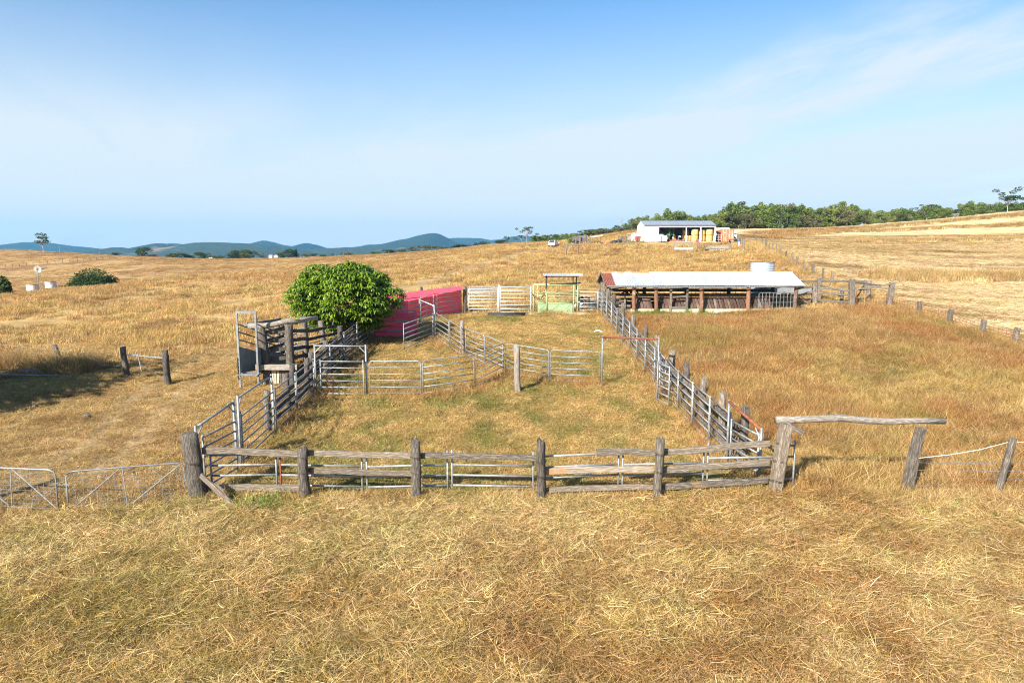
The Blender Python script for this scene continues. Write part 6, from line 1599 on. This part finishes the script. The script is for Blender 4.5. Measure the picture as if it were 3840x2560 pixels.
# white tanks in front
def ibc(lab, x, y, w, h, nm):
    t = thing(nm, lab, 'tank', (x, y, bz)); m = paint('white_poly', (.78, .78, .76), .4, k=.95)
    obj('body', MB().lathe((0, 0, 0), [(0, .03), (w / 2 * .96, .03), (w / 2, .12), (w / 2, h * .82), (w / 2 * .8, h * .95), (.14, h), (0, h)], 20) if nm == 'poly_tank' else MB().box((0, 0, h * .47), (w, w * .9, h * .88)), m, t, smooth=nm == 'poly_tank')
    obj('cap', MB().lathe((0, 0, h), [(.16, -.1), (.16, .04), (0, .05)], 12), DARK, t)
    obj('valve', MB().tube([(0, -w * .45, .22), (0, -w * .6, .22)], .06, 8), BLACK, t)
    if nm != 'poly_tank': obj('pallet', MB().box((0, 0, .04), (w * 1.02, w * .92, .09)), DARK, t)
    else: obj('strap', MB().lathe((0, 0, h * .55), [(w / 2 + .003, -.04), (w / 2 + .015, 0), (w / 2 + .003, .04)], 20), GALV_OLD, t)
ibc('round white poly tank standing at the edge of the cream wall', x0 + 3.05, y0 - 1.3, .95, 1.55, 'poly_tank')
ibc('square white liquid tank left of the tractor', x0 + 4.15, y0 - .6, 1.15, 1.45, 'cube_tank')
ibc('smaller white tank behind the square one', x0 + 3.75, y0 + .5, .85, 1.75, 'cube_tank')
fb = thing('fuel_can', 'red and white plastic cans on the floor before the bales', 'cans', (x0 + 11.9, y0 - .35, bz))
obj('can', MB().box((-.35, 0, .2), (.55, .35, .38)), paint('red_plastic', (.50, .05, .09)), fb); obj('can', MB().box((.15, 0, .25), (.42, .35, .48)), paint('white_plastic', (.78, .76, .72)), fb); obj('spout', MB().tube([(-.2, 0, .4), (0, 0, .55)], .04, 6), BLACK, fb)
# right of the shed
ig = thing('cover_igloo', 'white round topped storage igloo beside the machinery shed', 'igloo', (46.0, 160.0, bz))
arc = [(-.1, 0)] + [(-.1 + .0, 2.3)] + [(3.9 - 4.0 * 0 + (q - 3.9), 3.25) for q in (.0,)] 
prof = [(0, 0), (0, 2.95), (.15, 3.1), (2.2, 3.22), (3.45, 3.18), (3.85, 2.7), (4.05, 1.6), (4.1, 0)]
obj('cover', MB().prism(prof, 0, 5.0), paint('white_cover', (.82, .82, .80), .6, k=.96), ig); obj('edge_hoop', MB().tube([(x, -.03, z) for x, z in prof], .05, 6), WHITE_RAIL, ig); obj('door_flap', MB().box((2.4, -.05, 1.3), (1.8, .05, 2.5)), paint('grey_white_flap', (.66, .68, .70)), ig)
rackx = thing('scrap_machinery', 'dark tangle of machinery between the igloo and the orange container', 'machinery', (45.2, 154.6, bz))
for k in range(7): obj('bar', MB().tube([(R.uniform(-.6, .5), R.uniform(-.4, .4), R.uniform(0, .4)), (R.uniform(-.6, .5), R.uniform(-.4, .4), R.uniform(1.0, 2.1))], .05, 5), DARK, rackx)
for k in range(3): obj('tyre', MB().lathe((.35 - .3 * k, -.3 + .1 * k, .35), [(.18, -.1), (.36, -.1), (.38, 0), (.36, .1), (.18, .1)], 14, 'y'), BLACK, rackx)
obj('drum', MB().lathe((.25, .2, 0), [(0, .5), (.3, .5), (.3, 1.5), (0, 1.5)], 12), DARK, rackx)
pfr = thing('pipe_rack', 'light pipe rack leaning at the right shed column', 'rack', (44.85, 153.4, bz))
for k in range(4): obj('bar', MB().tube([(-.25, 0, .4 + .35 * k), (1.0, .1, .4 + .35 * k)], .03, 5), WHITE_RAIL, pfr)
for q in (-.25, .4, 1.0): obj('leg', MB().tube([(q, 0, 0), (q, .05, 1.7)], .03, 5), WHITE_RAIL, pfr)
sb = thing('surfboard_sheet', 'white blue edged sheet leaning at the right end of the shed', 'sheet', (44.15, 152.75, bz)); obj('sheet', MB().box((0, 0, .95), (.5, .05, 1.9), ry=.12), paint('pale_sheet', (.74, .78, .80)), sb); obj('patch', MB().box((.02, -.04, 1.05), (.25, .03, .35), ry=.12), paint('teal_patch', (.18, .50, .55)), sb)
ctn = thing('shipping_container', 'faded orange shipping container with white lettering on its doors', 'container', (46.05, 154.0, bz), rz=-.10)
CO = paint('container_orange', (.62, .16, .075), .55, patch=(.70, .27, .16), pa=(.5, .7))
cw, chh, cl_ = 2.62, 2.65, 6.0
obj('side_wall', MB().box((0, cl_ / 2, chh / 2), (.07, cl_, chh)), CO, ctn); obj('side_wall', MB().box((cw, cl_ / 2, chh / 2), (.07, cl_, chh)), CO, ctn); obj('roof', MB().box((cw / 2, cl_ / 2, chh), (cw + .06, cl_ + .05, .07)), CO, ctn); obj('back', MB().box((cw / 2, cl_, chh / 2), (cw, .07, chh)), CO, ctn); obj('floor', MB().box((cw / 2, cl_ / 2, .08), (cw, cl_, .12)), DARK, ctn)
MARK = paint('faded_white_marks', (.74, .66, .60), .6)
for k in (0, 1):
    xa = .06 + k * (cw / 2 - .03); wd = cw / 2 - .09
    d = obj('door', MB().box((xa + wd / 2, 0, chh / 2), (wd, .06, chh - .14)), CO, ctn)
    for q in (.25, .72): obj('lock_rod', MB().tube([(xa + wd * q, -.05, .1), (xa + wd * q, -.05, chh - .1)], .022, 5), MARK, d)
    for q in range(3): obj('rib', MB().box((xa + wd / 2, -.045, .55 + .75 * q), (wd * .95, .03, .05)), CO, d)
# the faded lettering block: a large code down the right door, small lines of marks above
LET = {'A': ['010', '101', '111', '101', '101'], 'T': ['111', '010', '010', '010', '010'], 'E': ['111', '100', '110', '100', '111'], 'X': ['101', '101', '010', '101', '101'], 'G': ['111', '100', '101', '101', '111'], 'S': ['111', '100', '111', '001', '111'], 'U': ['101', '101', '101', '101', '111']}
mk = MB()
for q, chx in enumerate('GESU'):
    for r_, row in enumerate(LET[chx]):
        for c_, b_ in enumerate(row):
            if b_ == '1': mk.box((2.22 + r_ * -.045 + .1, -.065, 1.65 - q * .24 - c_ * .06), (.05, .02, .065))
obj('lettering', mk, MARK, ctn)
mk = MB(); [mk.box((xq, -.065, zq), (wq, .02, .07)) for xq, zq, wq in ((1.95, 2.02, .42), (2.25, 2.02, .3), (1.7, 1.45, .12), (.62, 2.0, .34), (.62, 1.88, .34), (1.75, 1.2, .1), (.75, .72, .4))]; obj('marking', mk, MARK, ctn)
cv_ = thing('caravan', 'white caravan body with a dark stripe behind the orange container', 'caravan', (48.95, 158.5, bz + .1)); obj('body', MB().prism([(0, .5), (0, 2.2), (.3, 2.45), (1.5, 2.45), (1.8, 2.2), (1.8, .5)], 0, 3.2), paint('caravan_white', (.78, .80, .80)), cv_); obj('stripe', MB().box((.9, -.03, 1.75), (1.7, .05, .2)), DARK, cv_); obj('window', MB().box((.9, -.02, 2.1), (1.5, .04, .35)), paint('caravan_window', (.36, .42, .46), .2), cv_); obj('wheel', MB().lathe((.9, 0, .35), [(0, -.1), (.35, -.1), (.35, .1), (0, .1)], 14, 'y'), BLACK, cv_)
bdx = thing('blue_drum', 'bright blue plastic drum right of the orange container', 'drum', (49.25, 152.0, z1(49.25, 152)))
obj('shell', MB().lathe((0, 0, 0), [(0, 0), (.28, 0), (.33, .08), (.34, .3), (.32, .33), (.34, .36), (.34, .66), (.32, .69), (.34, .72), (.33, .95), (.29, 1.0), (0, .98)], 20), paint('blue_plastic', (.02, .10, .42), .35), bdx, smooth=True); obj('lid', MB().lathe((0, 0, 1.0), [(.29, -.02), (.30, .02), (0, .02)], 18), paint('blue_lid', (.02, .08, .35)), bdx)
br = thing('small_shrub', 'small dark green shrub at the right side of the orange container', 'shrub', (48.95, 154.5, bz)); obj('foliage', leaf_cloud('foliage', np.random.default_rng(5), [((0, 0, .6), (.45, .45, .6))], [260], (.06, .14), LEAF_D), None, br); obj('stem', MB().tube([(0, 0, -.1), (0, 0, .6)], .03, 5), BARK, br)

# ------------------------------------------------------------------ things on the slope before the machinery shed
qx, qy = (39.42, 126.69)
tf = thing('timber_gateway', 'grey timber gateway of two posts and a crossbeam below the blue drum', 'gateway', up(qx, qy)); post(tf, qx, qy, 1.95, .34, WOOD_P, kind='slab'); qx2, qy2 = (38.97, 117.88); post(tf, qx2, qy2, 1.9, .36, WOOD_P, kind='slab'); timber('beam', up(qx - .5, qy, 2.0), up(qx2 + .3, qy2, 1.92), .22, .18, WOOD_P, tf, 'slab', .04)
sx_, sy_ = (44.91, 138.49); wc = thing('white_can', 'small white marker can hanging in the timber gateway', 'can', up(sx_, sy_)); obj('can', MB().lathe((0, 0, 0), [(0, .25), (.16, .25), (.17, .6), (.07, .85), (.06, 1.1), (0, 1.1)], 10), paint('can_white', (.78, .78, .76)), wc); obj('stick', MB().tube([(0, 0, -.1), (0, 0, .3)], .02, 4), DARK, wc)
qx, qy = (35.63, 129.36)
ps = thing('panel_stack', 'stack of grey and white panels lying on white blocks', 'panels', up(qx, qy))
for k in range(7): obj('sheet', MB().box((2.45 + R.uniform(-.15, .15) - (.5 if k == 6 else 0), .6, .58 + .11 * k), (4.6 - .12 * k + (.6 if k == 6 else 0), 1.6, .05), rz=R.uniform(-.03, .03)), (GALV_OLD, WHITE_RAIL, GALV)[k % 3], ps)
for k in range(3): obj('block', MB().box((1.2 + 1.05 * k, .1, .2), (.9, .5, .42)), paint('white_block', (.80, .78, .70)), ps)
for q in range(5): obj('bearer', MB().box((.6 + .95 * q, .6, .48), (.12, 1.6, .12)), DARK, ps)
fx0, fy0 = (30.90, 133.23)
ft = thing('feed_trough', 'galvanised hay feeder with a trough standing in the tall grass', 'feeder', up(fx0, fy0)); fw = 3.55
for sx in (0, fw): obj('upright', MB().box((sx, 0, 1.0), (.10, .10, 2.3)), GALV, ft)
for z in (2.05, 1.8, 1.55, 1.3): obj('rail', MB().tube([(0, 0, z), (fw, 0, z)], .03 if z < 2 else .045, 6), GALV, ft)
obj('trough', MB().prism([(0.05, .45), (.05, .85), (fw - .05, .85), (fw - .05, .45)], -.35, .15), paint('pale_trough', (.70, .72, .72), .5, .2), ft)
for (px_, py_), h, lab in (((25.13, 140.24), 1.2, 'grey fence post in the grass below the cream lean to'), ((31.45, 141.77), 1.2, 'grey fence post below the green tractor'), ((37.69, 141.65), 1.25, 'thin grey fence post left of the panel stack'), ((19.75, 144.34), 1.0, 'pale fence post left end of the line below the sheds')):
    t = thing('fence_post', lab, 'post', up(px_, py_), 'posts in the grass below the machinery shed'); post(t, px_, py_, h, .26, WOOD_P, kind='slab')
wl_ = MB(); P4_ = [(19.75, 144.34), (25.13, 140.24), (31.45, 141.77), (37.69, 141.65)]
for k in range(2): wl_.tube([up(*p, .75 + .3 * k) for p in P4_], .012, 4, False)
solo(obj('field_wire', wl_, GALV_OLD), 'plain wire on the posts below the machinery shed', 'wire fence')
lx, ly = (20.90, 136.34); lg = thing('plank', 'weathered red plank lying on stones in the grass', 'plank', up(lx, ly)); timber('plank', up(lx - 1.2, ly, .45), up(lx + 1.2, ly, .48), .35, .10, RUST, lg, 'saw', .01); [obj('stone', MB().lathe((q, 0, 0), [(0, 0), (.22, .05), (.2, .38), (0, .42)], 8), DARK, lg) for q in (-.9, .1, .8)]
# trestle and posts by the car
qx, qy = (10.20, 132.24)
te = thing('rusty_trestle', 'rusty zigzag steel trestle standing in front of old grey posts', 'trestle', up(qx + .9, qy - .5)); 
for k in range(4):
    a = .0 + .85 * k; obj('bar', MB().tube([(a, 0, .1), (a + .42, 0, 1.5)], .035, 5), RUST, te); obj('bar', MB().tube([(a + .42, 0, 1.5), (a + .85, 0, .1)], .035, 5), RUST, te)
obj('top_rail', MB().tube([(0, 0, 1.5), (3.4, 0, 1.52)], .035, 5), RUST, te); obj('bottom_rail', MB().tube([(0, 0, .35), (3.4, 0, .30)], .035, 5), RUST, te)
for q in (0, 1.7, 3.4): obj('leg', MB().tube([(q, 0, -.2), (q, 0, 1.6)], .03, 5), RUST, te)
og = thing('post_frame', 'two leaning grey posts carrying a log behind the rusty trestle', 'frame', up(qx, qy)); post(og, qx - .05, qy, 1.95, .32, WOOD_P, (.22, 0)); post(og, qx + 2.3, qy + .6, 1.8, .3, WOOD_P, (.08, 0)); timber('beam', up(qx - .1, qy, 1.98), up(qx + 3.0, qy + .6, 1.75), .18, .2, WOOD_P, og, 'slab', .02)
for (px_, py_), h, lab in (((14.68, 160.58), 1.5, 'pale post left of the old tin lean to'), ((15.63, 160.94), 1.9, 'tall pale post before the dark wagon'), ((16.43, 159.15), 2.0, 'tall pale post right of the dark wagon'), ((17.02, 157.92), 2.0, 'thin brown post beside the leaning white slab')):
    t = thing('old_post', lab, 'post', up(px_, py_), 'old posts near the white car'); post(t, px_, py_, h, .24, WOOD_P)
wx, wy = (15.73, 160.71); wag = thing('wagon', 'dark old farm wagon standing behind pale posts', 'wagon', up(wx, wy + 1.5)); obj('body', MB().prism([(-1.8, .6), (-1.6, 1.7), (-.3, 1.9), (1.5, 1.95), (1.7, .6)], -.7, .9), paint('wagon_dark', (.12, .10, .10)), wag); obj('canopy', MB().prism([(.1, 1.3), (.3, 1.9), (1.4, 1.9), (1.4, 1.3)], -.78, -.72), paint('wagon_glass', (.10, .16, .22), .3), wag)
for q in (-1.1, 1.9): obj('wheel', MB().lathe((q, -.8, .5), [(.3, -.1), (.5, -.1), (.5, .1), (.3, .1)], 18, 'y'), BLACK, wag)
wx, wy = (17.57, 157.96); ws = thing('timber_slab', 'broad pale slab leaning by the white crossbeam', 'slab', up(wx, wy)); timber('slab', up(wx, wy, -.1), up(wx + .1, wy, 1.9), .7, .3, WOOD_P, ws, 'slab', .05)
wx, wy = (17.76, 157.57); wx2, wy2 = (19.49, 155.53); wb2 = thing('beam_frame', 'white crossbeam on two posts above a tractor tyre', 'frame', up(wx, wy)); post(wb2, wx2, wy2, 1.7, .3, WOOD_P); post(wb2, wx + .2, wy, 1.6, .2, WOOD); timber('beam', up(wx, wy, 1.6), up(wx2 + .6, wy2, 1.75), .16, .18, WHITE_RAIL, wb2, 'slab', .02)
def tyre(lab, x, y, r, lean=.15):
    t = thing('tyre', lab, 'tyre', up(x, y)); obj('tread', MB().lathe((0, 0, r), [(r * .55, -.18), (r * .95, -.18), (r, -.1), (r, .1), (r * .95, .18), (r * .55, .18)], 22, 'y'), TY, t); obj('rim', MB().lathe((0, 0, r), [(r * .5, -.1), (r * .57, -.16), (r * .57, .16), (r * .5, .1)], 18, 'y'), WHITE_RAIL, t); return t
tx_, ty__ = (19.00, 153.46); tyre('big tractor tyre standing under the white crossbeam', tx_, ty__ - .4, .42)
ox, oy = (19.98, 153.83); om = thing('orange_implement', 'orange farm implement beside the standing tyre', 'implement', up(ox, oy)); obj('body', MB().box((0, 0, .45), (.7, .5, .45)), ORG, om); obj('drum', MB().lathe((.35, 0, .4), [(0, -.3), (.3, -.3), (.3, .3), (0, .3)], 12, 'y'), ORG, om); obj('arm', MB().tube([(-.3, 0, .3), (0, 0, .95), (.5, 0, .6)], .06, 6), ORG, om); obj('wheel', MB().lathe((-.2, -.3, .22), [(0, -.06), (.22, -.06), (.22, .06), (0, .06)], 12, 'y'), BLACK, om)
ox, oy = (21.51, 152.64); om = thing('red_implement', 'small rusty red implement half hidden in dry grass', 'implement', up(ox, oy)); obj('body', MB().box((0, 0, .3), (.5, .4, .35)), RUST, om); obj('arm', MB().tube([(-.3, 0, .2), (.1, 0, .75), (.4, 0, .4)], .06, 6), RUST, om); obj('wheel', MB().lathe((.2, -.25, .2), [(0, -.06), (.2, -.06), (.2, .06), (0, .06)], 12, 'y'), BLACK, om)
ox, oy = (22.80, 151.98)
for k, lab in enumerate(('left of two heaped dark silage bags', 'right of two heaped dark silage bags')):
    t = thing('silage_bag', lab, 'bag', up(ox - .55 + 1.0 * k, oy + .2 * k)); obj('bag', MB().lathe((0, 0, 0), [(0, 0), (.62, .05), (.72, .3), (.58, .6), (.2, .72), (0, .70)], 12), BLACK, t, smooth=True); obj('fold', MB().tube([(-.4, -.3, .55), (0, -.35, .68), (.4, -.3, .52)], .06, 5), BLACK, t)
ox, oy = (23.86, 153.22); t = thing('blue_tub', 'small blue tub beside the dark bags', 'tub', up(ox, oy + .5)); obj('tub', MB().lathe((0, 0, .3), [(0, 0), (.25, 0), (.3, .5), (0, .48)], 12), paint('tub_blue', (.03, .13, .40)), t); obj('stand', MB().box((0, 0, .12), (.5, .4, .3)), DARK, t)
ox, oy = (24.77, 152.37); t = thing('junk_crate', 'brown slatted crate of scrap before the lean to', 'crate', up(ox, oy))
for k in range(5): obj('slat', MB().box((0, -.55, .2 + .24 * k), (2.2, .04, .17)), WOOD_D, t)
for q in (-1.1, 0, 1.1): obj('corner_post', MB().box((q, -.5, .65), (.08, .08, 1.35)), WOOD_D, t)
obj('lid', MB().box((-.2, 0, 1.33), (2.0, 1.1, .05)), RUST, t); obj('frame', MB().tube([(.2, -.65, .1), (.2, -.65, .7), (1.1, -.65, .7), (1.1, -.65, .1), (.2, -.65, .1)], .05, 5), GALV, t)
ox, oy = (26.48, 151.86); t = thing('green_ladder', 'dark green frame leaning beside a red chair near the lean to', 'frame', up(ox, oy)); [obj('rail', MB().tube([(-.6 + q, 0, 0), (.3 + q, .1, 1.3)], .06, 5), paint('dark_green_paint', (.05, .13, .07)), t) for q in (0, .25)]; [obj('rung', MB().tube([(-.4 + .2 * q, 0, .3 * q + .3), (-.15 + .2 * q, 0, .3 * q + .3)], .03, 4), paint('dark_green_rung', (.05, .13, .07)), t) for q in range(3)]
ox, oy = (26.91, 151.65); t = thing('red_chair', 'faded red plastic chair by the brown bin', 'chair', up(ox, oy)); obj('seat', MB().box((0, 0, .5), (.5, .5, .06)), paint('chair_red', (.52, .07, .12)), t); obj('backrest', MB().box((0, .24, .9), (.5, .05, .75)), paint('chair_red_back', (.52, .07, .12)), t); [obj('leg', MB().box((a, b, .25), (.05, .05, .5)), paint('chair_leg', (.50, .07, .12)), t) for a in (-.22, .22) for b in (-.22, .22)]
ox, oy = (27.39, 152.08); t = thing('brown_bin', 'brown slanted bin behind the red chair', 'bin', up(ox + .1, oy + .4)); obj('bin', MB().prism([(-.35, 0), (-.5, 1.15), (.5, 1.2), (.35, 0)], -.4, .4), paint('bin_brown', (.22, .09, .06)), t); obj('lid', MB().box((0, 0, 1.2), (1.05, .85, .06)), paint('bin_lid', (.16, .07, .05)), t)

# white hatchback on the track
def car(x, y, yaw):
    t = thing('car', 'white hatchback seen from behind, parked where the track tops the rise', 'car', up(x, y, .02), rz=yaw)
    CW = paint('white_car_paint', (.80, .81, .82), .25, k=.97); CG = paint('car_glass', (.03, .035, .045), .08)
    st = [(-2.2, .70, .45, .80), (-2.12, .80, .32, .95), (-1.5, .86, .28, 1.0), (-.6, .88, .26, .98), (.6, .88, .26, .95), (1.5, .84, .28, .86), (2.05, .76, .32, .74), (2.2, .62, .42, .62)]
    vs, fs = [], []
    for (yy, w, zb_, zt) in st:
        vs += [(-w * .92, yy, zb_), (-w, yy, (zb_ + zt) * .5), (-w * .95, yy, zt - .04), (-w * .75, yy, zt), (w * .75, yy, zt), (w * .95, yy, zt - .04), (w, yy, (zb_ + zt) * .5), (w * .92, yy, zb_)]
    for i in range(len(st) - 1):
        for k in range(8): fs.append((i * 8 + k, i * 8 + (k + 1) % 8, (i + 1) * 8 + (k + 1) % 8, (i + 1) * 8 + k))
    fs += [tuple(range(8)), tuple(range((len(st) - 1) * 8, len(st) * 8))]
    obj('body', MB().add(vs, fs), CW, t, smooth=False)
    cs = [(-1.95, .72, .97, .98), (-1.45, .66, .97, 1.38), (-.4, .64, .96, 1.46), (.35, .66, .95, 1.40), (1.15, .72, .90, .93)]
    vs, fs = [], []
    for (yy, w, zb_, zt) in cs: vs += [(-w - .08, yy, zb_), (-w + .06, yy, zt), (w - .06, yy, zt), (w + .08, yy, zb_)]
    for i in range(4):
        for k in range(3): fs.append((i * 4 + k, i * 4 + k + 1, i * 4 + 5 + k, i * 4 + 4 + k))
    obj('windows', MB().add(vs, fs), CG, t)
    obj('roof', MB().add([(-.62, -1.5, 1.37), (.62, -1.5, 1.37), (.62, -.4, 1.48), (.64, .35, 1.42), (-.64, .35, 1.42), (-.62, -.4, 1.48)], [(0, 1, 2, 5), (5, 2, 3, 4)]), CW, t)
    for sx in (-1, 1):
        obj('pillar', MB().tube([(sx * .74, -1.95, .98), (sx * .62, -1.45, 1.39)], .06, 5), CW, t); obj('pillar', MB().tube([(sx * .70, .0, .98), (sx * .62, -.05, 1.44)], .04, 5), CW, t)
        obj('tail_light', MB().box((sx * .66, -2.17, .80), (.24, .10, .16)), paint('tail_red', (.45, .04, .03), .2), t); obj('mirror', MB().box((sx * .95, .75, .95), (.16, .10, .12)), CW, t)
        for yy in (-1.35, 1.35):
            o = obj('wheel', MB().lathe((sx * .78, yy, .31), [(.2, -.11), (.31, -.11), (.31, .11), (.2, .11)], 18, 'x'), BLACK, t); obj('rim', MB().lathe((sx * .78, yy, .31), [(0, -.10), (.21, -.10), (.21, .10), (0, .10)], 14, 'x'), GALV, o)
    obj('bumper', MB().box((0, -2.15, .42), (1.5, .14, .2)), CW, t); obj('number_plate', MB().box((0, -2.235, .62), (.4, .02, .12)), paint('plate', (.7, .7, .66)), t)
    return t
cxx, cyy = (9.71, 161.31); car(cxx, cyy + 1.8, -.30)

# ------------------------------------------------------------------ windmill and stock tanks in the hollow
wmx, wmy = (-132.36, 194.56)
wm = thing('windmill', 'small fan bladed windmill over a wooden tower by two tanks', 'windmill', up(wmx, wmy))
zt_ = 1.09 - z1(wmx, wmy); 
for a, b in ((-.75, -.6), (.75, -.6), (.75, .7), (-.75, .7)): obj('tower_leg', MB().tube([(a, b, -.3), (a * .15, b * .15, zt_)], .055, 5), WOOD_P, wm)
for k in range(3):
    s = 1 - (k + .7) / 4.0; obj('tower_ring', MB().tube([(-.75 * s - .1, -.6 * s, zt_ * (1 - s)), (.75 * s + .1, -.6 * s, zt_ * (1 - s)), (.75 * s + .1, .7 * s, zt_ * (1 - s)), (-.75 * s - .1, .7 * s, zt_ * (1 - s)), (-.75 * s - .1, -.6 * s, zt_ * (1 - s))], .035, 4), WOOD_P, wm)
hub = obj('hub', MB().lathe((0, -.25, zt_), [(0, -.15), (.16, -.12), (.16, .2), (0, .25)], 10, 'y'), RUST, wm)
mw = paint('fan_blade', (.46, .48, .48), .4, .3)
for k in range(18):
    a = 2 * math.pi * k / 18; c, s = math.cos(a), math.sin(a); dx, dz = -s * .13, c * .13
    q = MB(); v = []
    for r_, w_, ty2 in ((.38, .40, -.03), (1.12, .85, .05)):
        v += [(c * r_ - dx * w_, -.38 - ty2, zt_ + s * r_ - dz * w_), (c * r_ + dx * w_, -.38 + ty2, zt_ + s * r_ + dz * w_)]
    q.add(v, [(0, 1, 3, 2)]); obj('blade', q, mw, wm)
obj('rotor_ring', MB().tube([(1.0 * math.cos(a), -.36, zt_ + 1.0 * math.sin(a)) for a in np.linspace(0, 6.2832, 25)], .025, 4, False), GALV_OLD, wm); obj('rotor_ring', MB().tube([(.42 * math.cos(a), -.36, zt_ + .42 * math.sin(a)) for a in np.linspace(0, 6.2832, 17)], .025, 4, False), GALV_OLD, wm)
obj('tail_vane', MB().add([(.3, 0, zt_ + .05), (.9, .3, zt_ + .12), (1.95, .9, zt_ + .62), (1.95, .92, zt_ + .28), (1.0, .35, zt_ - .12)], [(0, 1, 2, 3, 4)]), paint('vane_grey', (.20, .22, .26)), wm)
def stock_tank(lab, x, y, r, h, m1):
    t = thing('stock_tank', lab, 'tank', up(x, y)); obj('wall', MB().lathe((0, 0, -.2), [(r, 0), (r, h + .2), (r - .12, h + .2), (r - .12, h - .1), (0, h - .1)], 28), m1, t, smooth=False); obj('rim', MB().lathe((0, 0, h), [(r - .13, 0), (r + .05, 0), (r + .05, .10), (r - .13, .10)], 28), paint('tank_rim', (.42, .26, .10), .8), t)
    return t
stock_tank('round pale tank with an ochre rim left of the windmill', *(-127.30, 184.43), 1.45, 1.6, pmat('pale_tank', (.66, .66, .58), (.50, .50, .46), 1.5, (1, 1, .4), .8, patch=(.60, .40, .14), patch_scale=.8, patch_at=(.6, .75)))
stock_tank('round white tank with a dark streaked side right of the windmill', *(-127.62, 192.27), 1.36, 1.7, pmat('streaked_tank', (.70, .70, .68), (.52, .52, .52), 1.2, (1, 1, .3), .8, patch=(.18, .15, .15), patch_scale=1.1, patch_at=(.58, .66)))
ln_ = [(-213.55, 293.78), (-204.50, 302.17), (-191.97, 308.18), (-181.64, 314.90)]
for k in range(16):
    s = k / 15 * 2.999; i = int(s); p = lerp2(ln_[i], ln_[i + 1], s - i); t = thing('rise_post', 'tiny dark post of the old fence line across the grassy rise', 'post', up(*p), 'posts of the old fence line on the rise'); obj('post', MB().tube([(0, 0, -.2), (0, 0, 1.3)], .10, 5), WOOD_D, t)
for (x, y, zt2), lab in (((-233.00, 360.00, 8.61), 'bare dead pole tree on the rise right of the lone gum'), ((-218.22, 370.00, 8.24), 'leaning dead pole on the rise before the hills')):
    t = thing('dead_tree', lab, 'dead tree', up(x, y)); h = zt2 - z1(x, y); ln = .25 if 'leaning' not in lab else .9
    obj('trunk', MB().tube([(0, 0, -.3), (ln * .3, 0, h * .5), (ln * .5, 0, h)], .16, 6, True, .05), BARK, t); obj('branch', MB().tube([(ln * .35, 0, h * .62), (ln * .2 - .6, 0, h * .85)], .06, 5, True, .02), BARK, t)
x, y, zt2 = (-0.03, 0.10, 7.00) if False else (0, 0, 0)
x, y, zt2 = (40.81, 262.00, 18.30); t = thing('dead_tree', 'dead grey spire among the green gums left of the shed', 'dead tree', up(x, y)); h = zt2 - z1(x, y)
obj('trunk', MB().tube([(0, 0, -.3), (.2, 0, h * .6), (0, 0, h)], .22, 6, True, .05), BARK, t)
for k in range(7): a = k * 1.3; obj('branch', MB().tube([(.15, 0, h * (.55 + .05 * k)), (.15 + math.cos(a) * .9, math.sin(a) * .9, h * (.62 + .05 * k))], .06, 4, True, .02), BARK, t)
# farmhouse far over the crest
fhx, fhy, _ = (-139.75, 410.00, 2.79)
fh = thing('farmhouse', 'tiny white farmhouse over the crest beside dark trees', 'house', up(fhx, fhy, -.3)); 
zf_ = 7 - .0 - z1(fhx, fhy); hh_ = max(3.10 - z1(fhx, fhy), 2.0)
obj('wall', MB().box((-1.6, 0, hh_ / 2), (1.8, 3, hh_)), paint('house_white', (.80, .80, .76)), fh); obj('wall', MB().box((1.6, 0, hh_ / 2 - .2), (2.2, 3, hh_ - .4)), paint('house_tan', (.50, .38, .30)), fh); obj('roof', MB().prism([(.4, hh_ - .4), (1.6, hh_ + .25), (2.8, hh_ - .4)], -1.6, 1.6), paint('house_roof', (.62, .48, .45)), fh); obj('roof', MB().prism([(-2.7, hh_), (-1.6, hh_ + .4), (-.6, hh_)], -1.6, 1.6), paint('house_roof_dark', (.24, .24, .25)), fh)
for k, q in enumerate((-3.1, .3)): obj('window', MB().box((q * .5 - .1, -1.52, hh_ * .6), (.5, .05, .6)), DARK, fh)
gpx, gpy, _ = (-163.88, 380.00, 0.94)
gp = thing('white_gateway', 'tiny white gateway posts on the far crest', 'gateway', up(gpx, gpy)); hg = max(1.95 - z1(gpx, gpy), 1.2)
for q in (-.6, .6): obj('post', MB().box((q, 0, hg / 2 - .1), (.22, .22, hg + .2)), paint('gateway_white', (.8, .78, .72)), gp)
obj('rail', MB().box((0, 0, hg * .8), (1.2, .1, .14)), paint('gateway_rail', (.8, .78, .72)), gp)
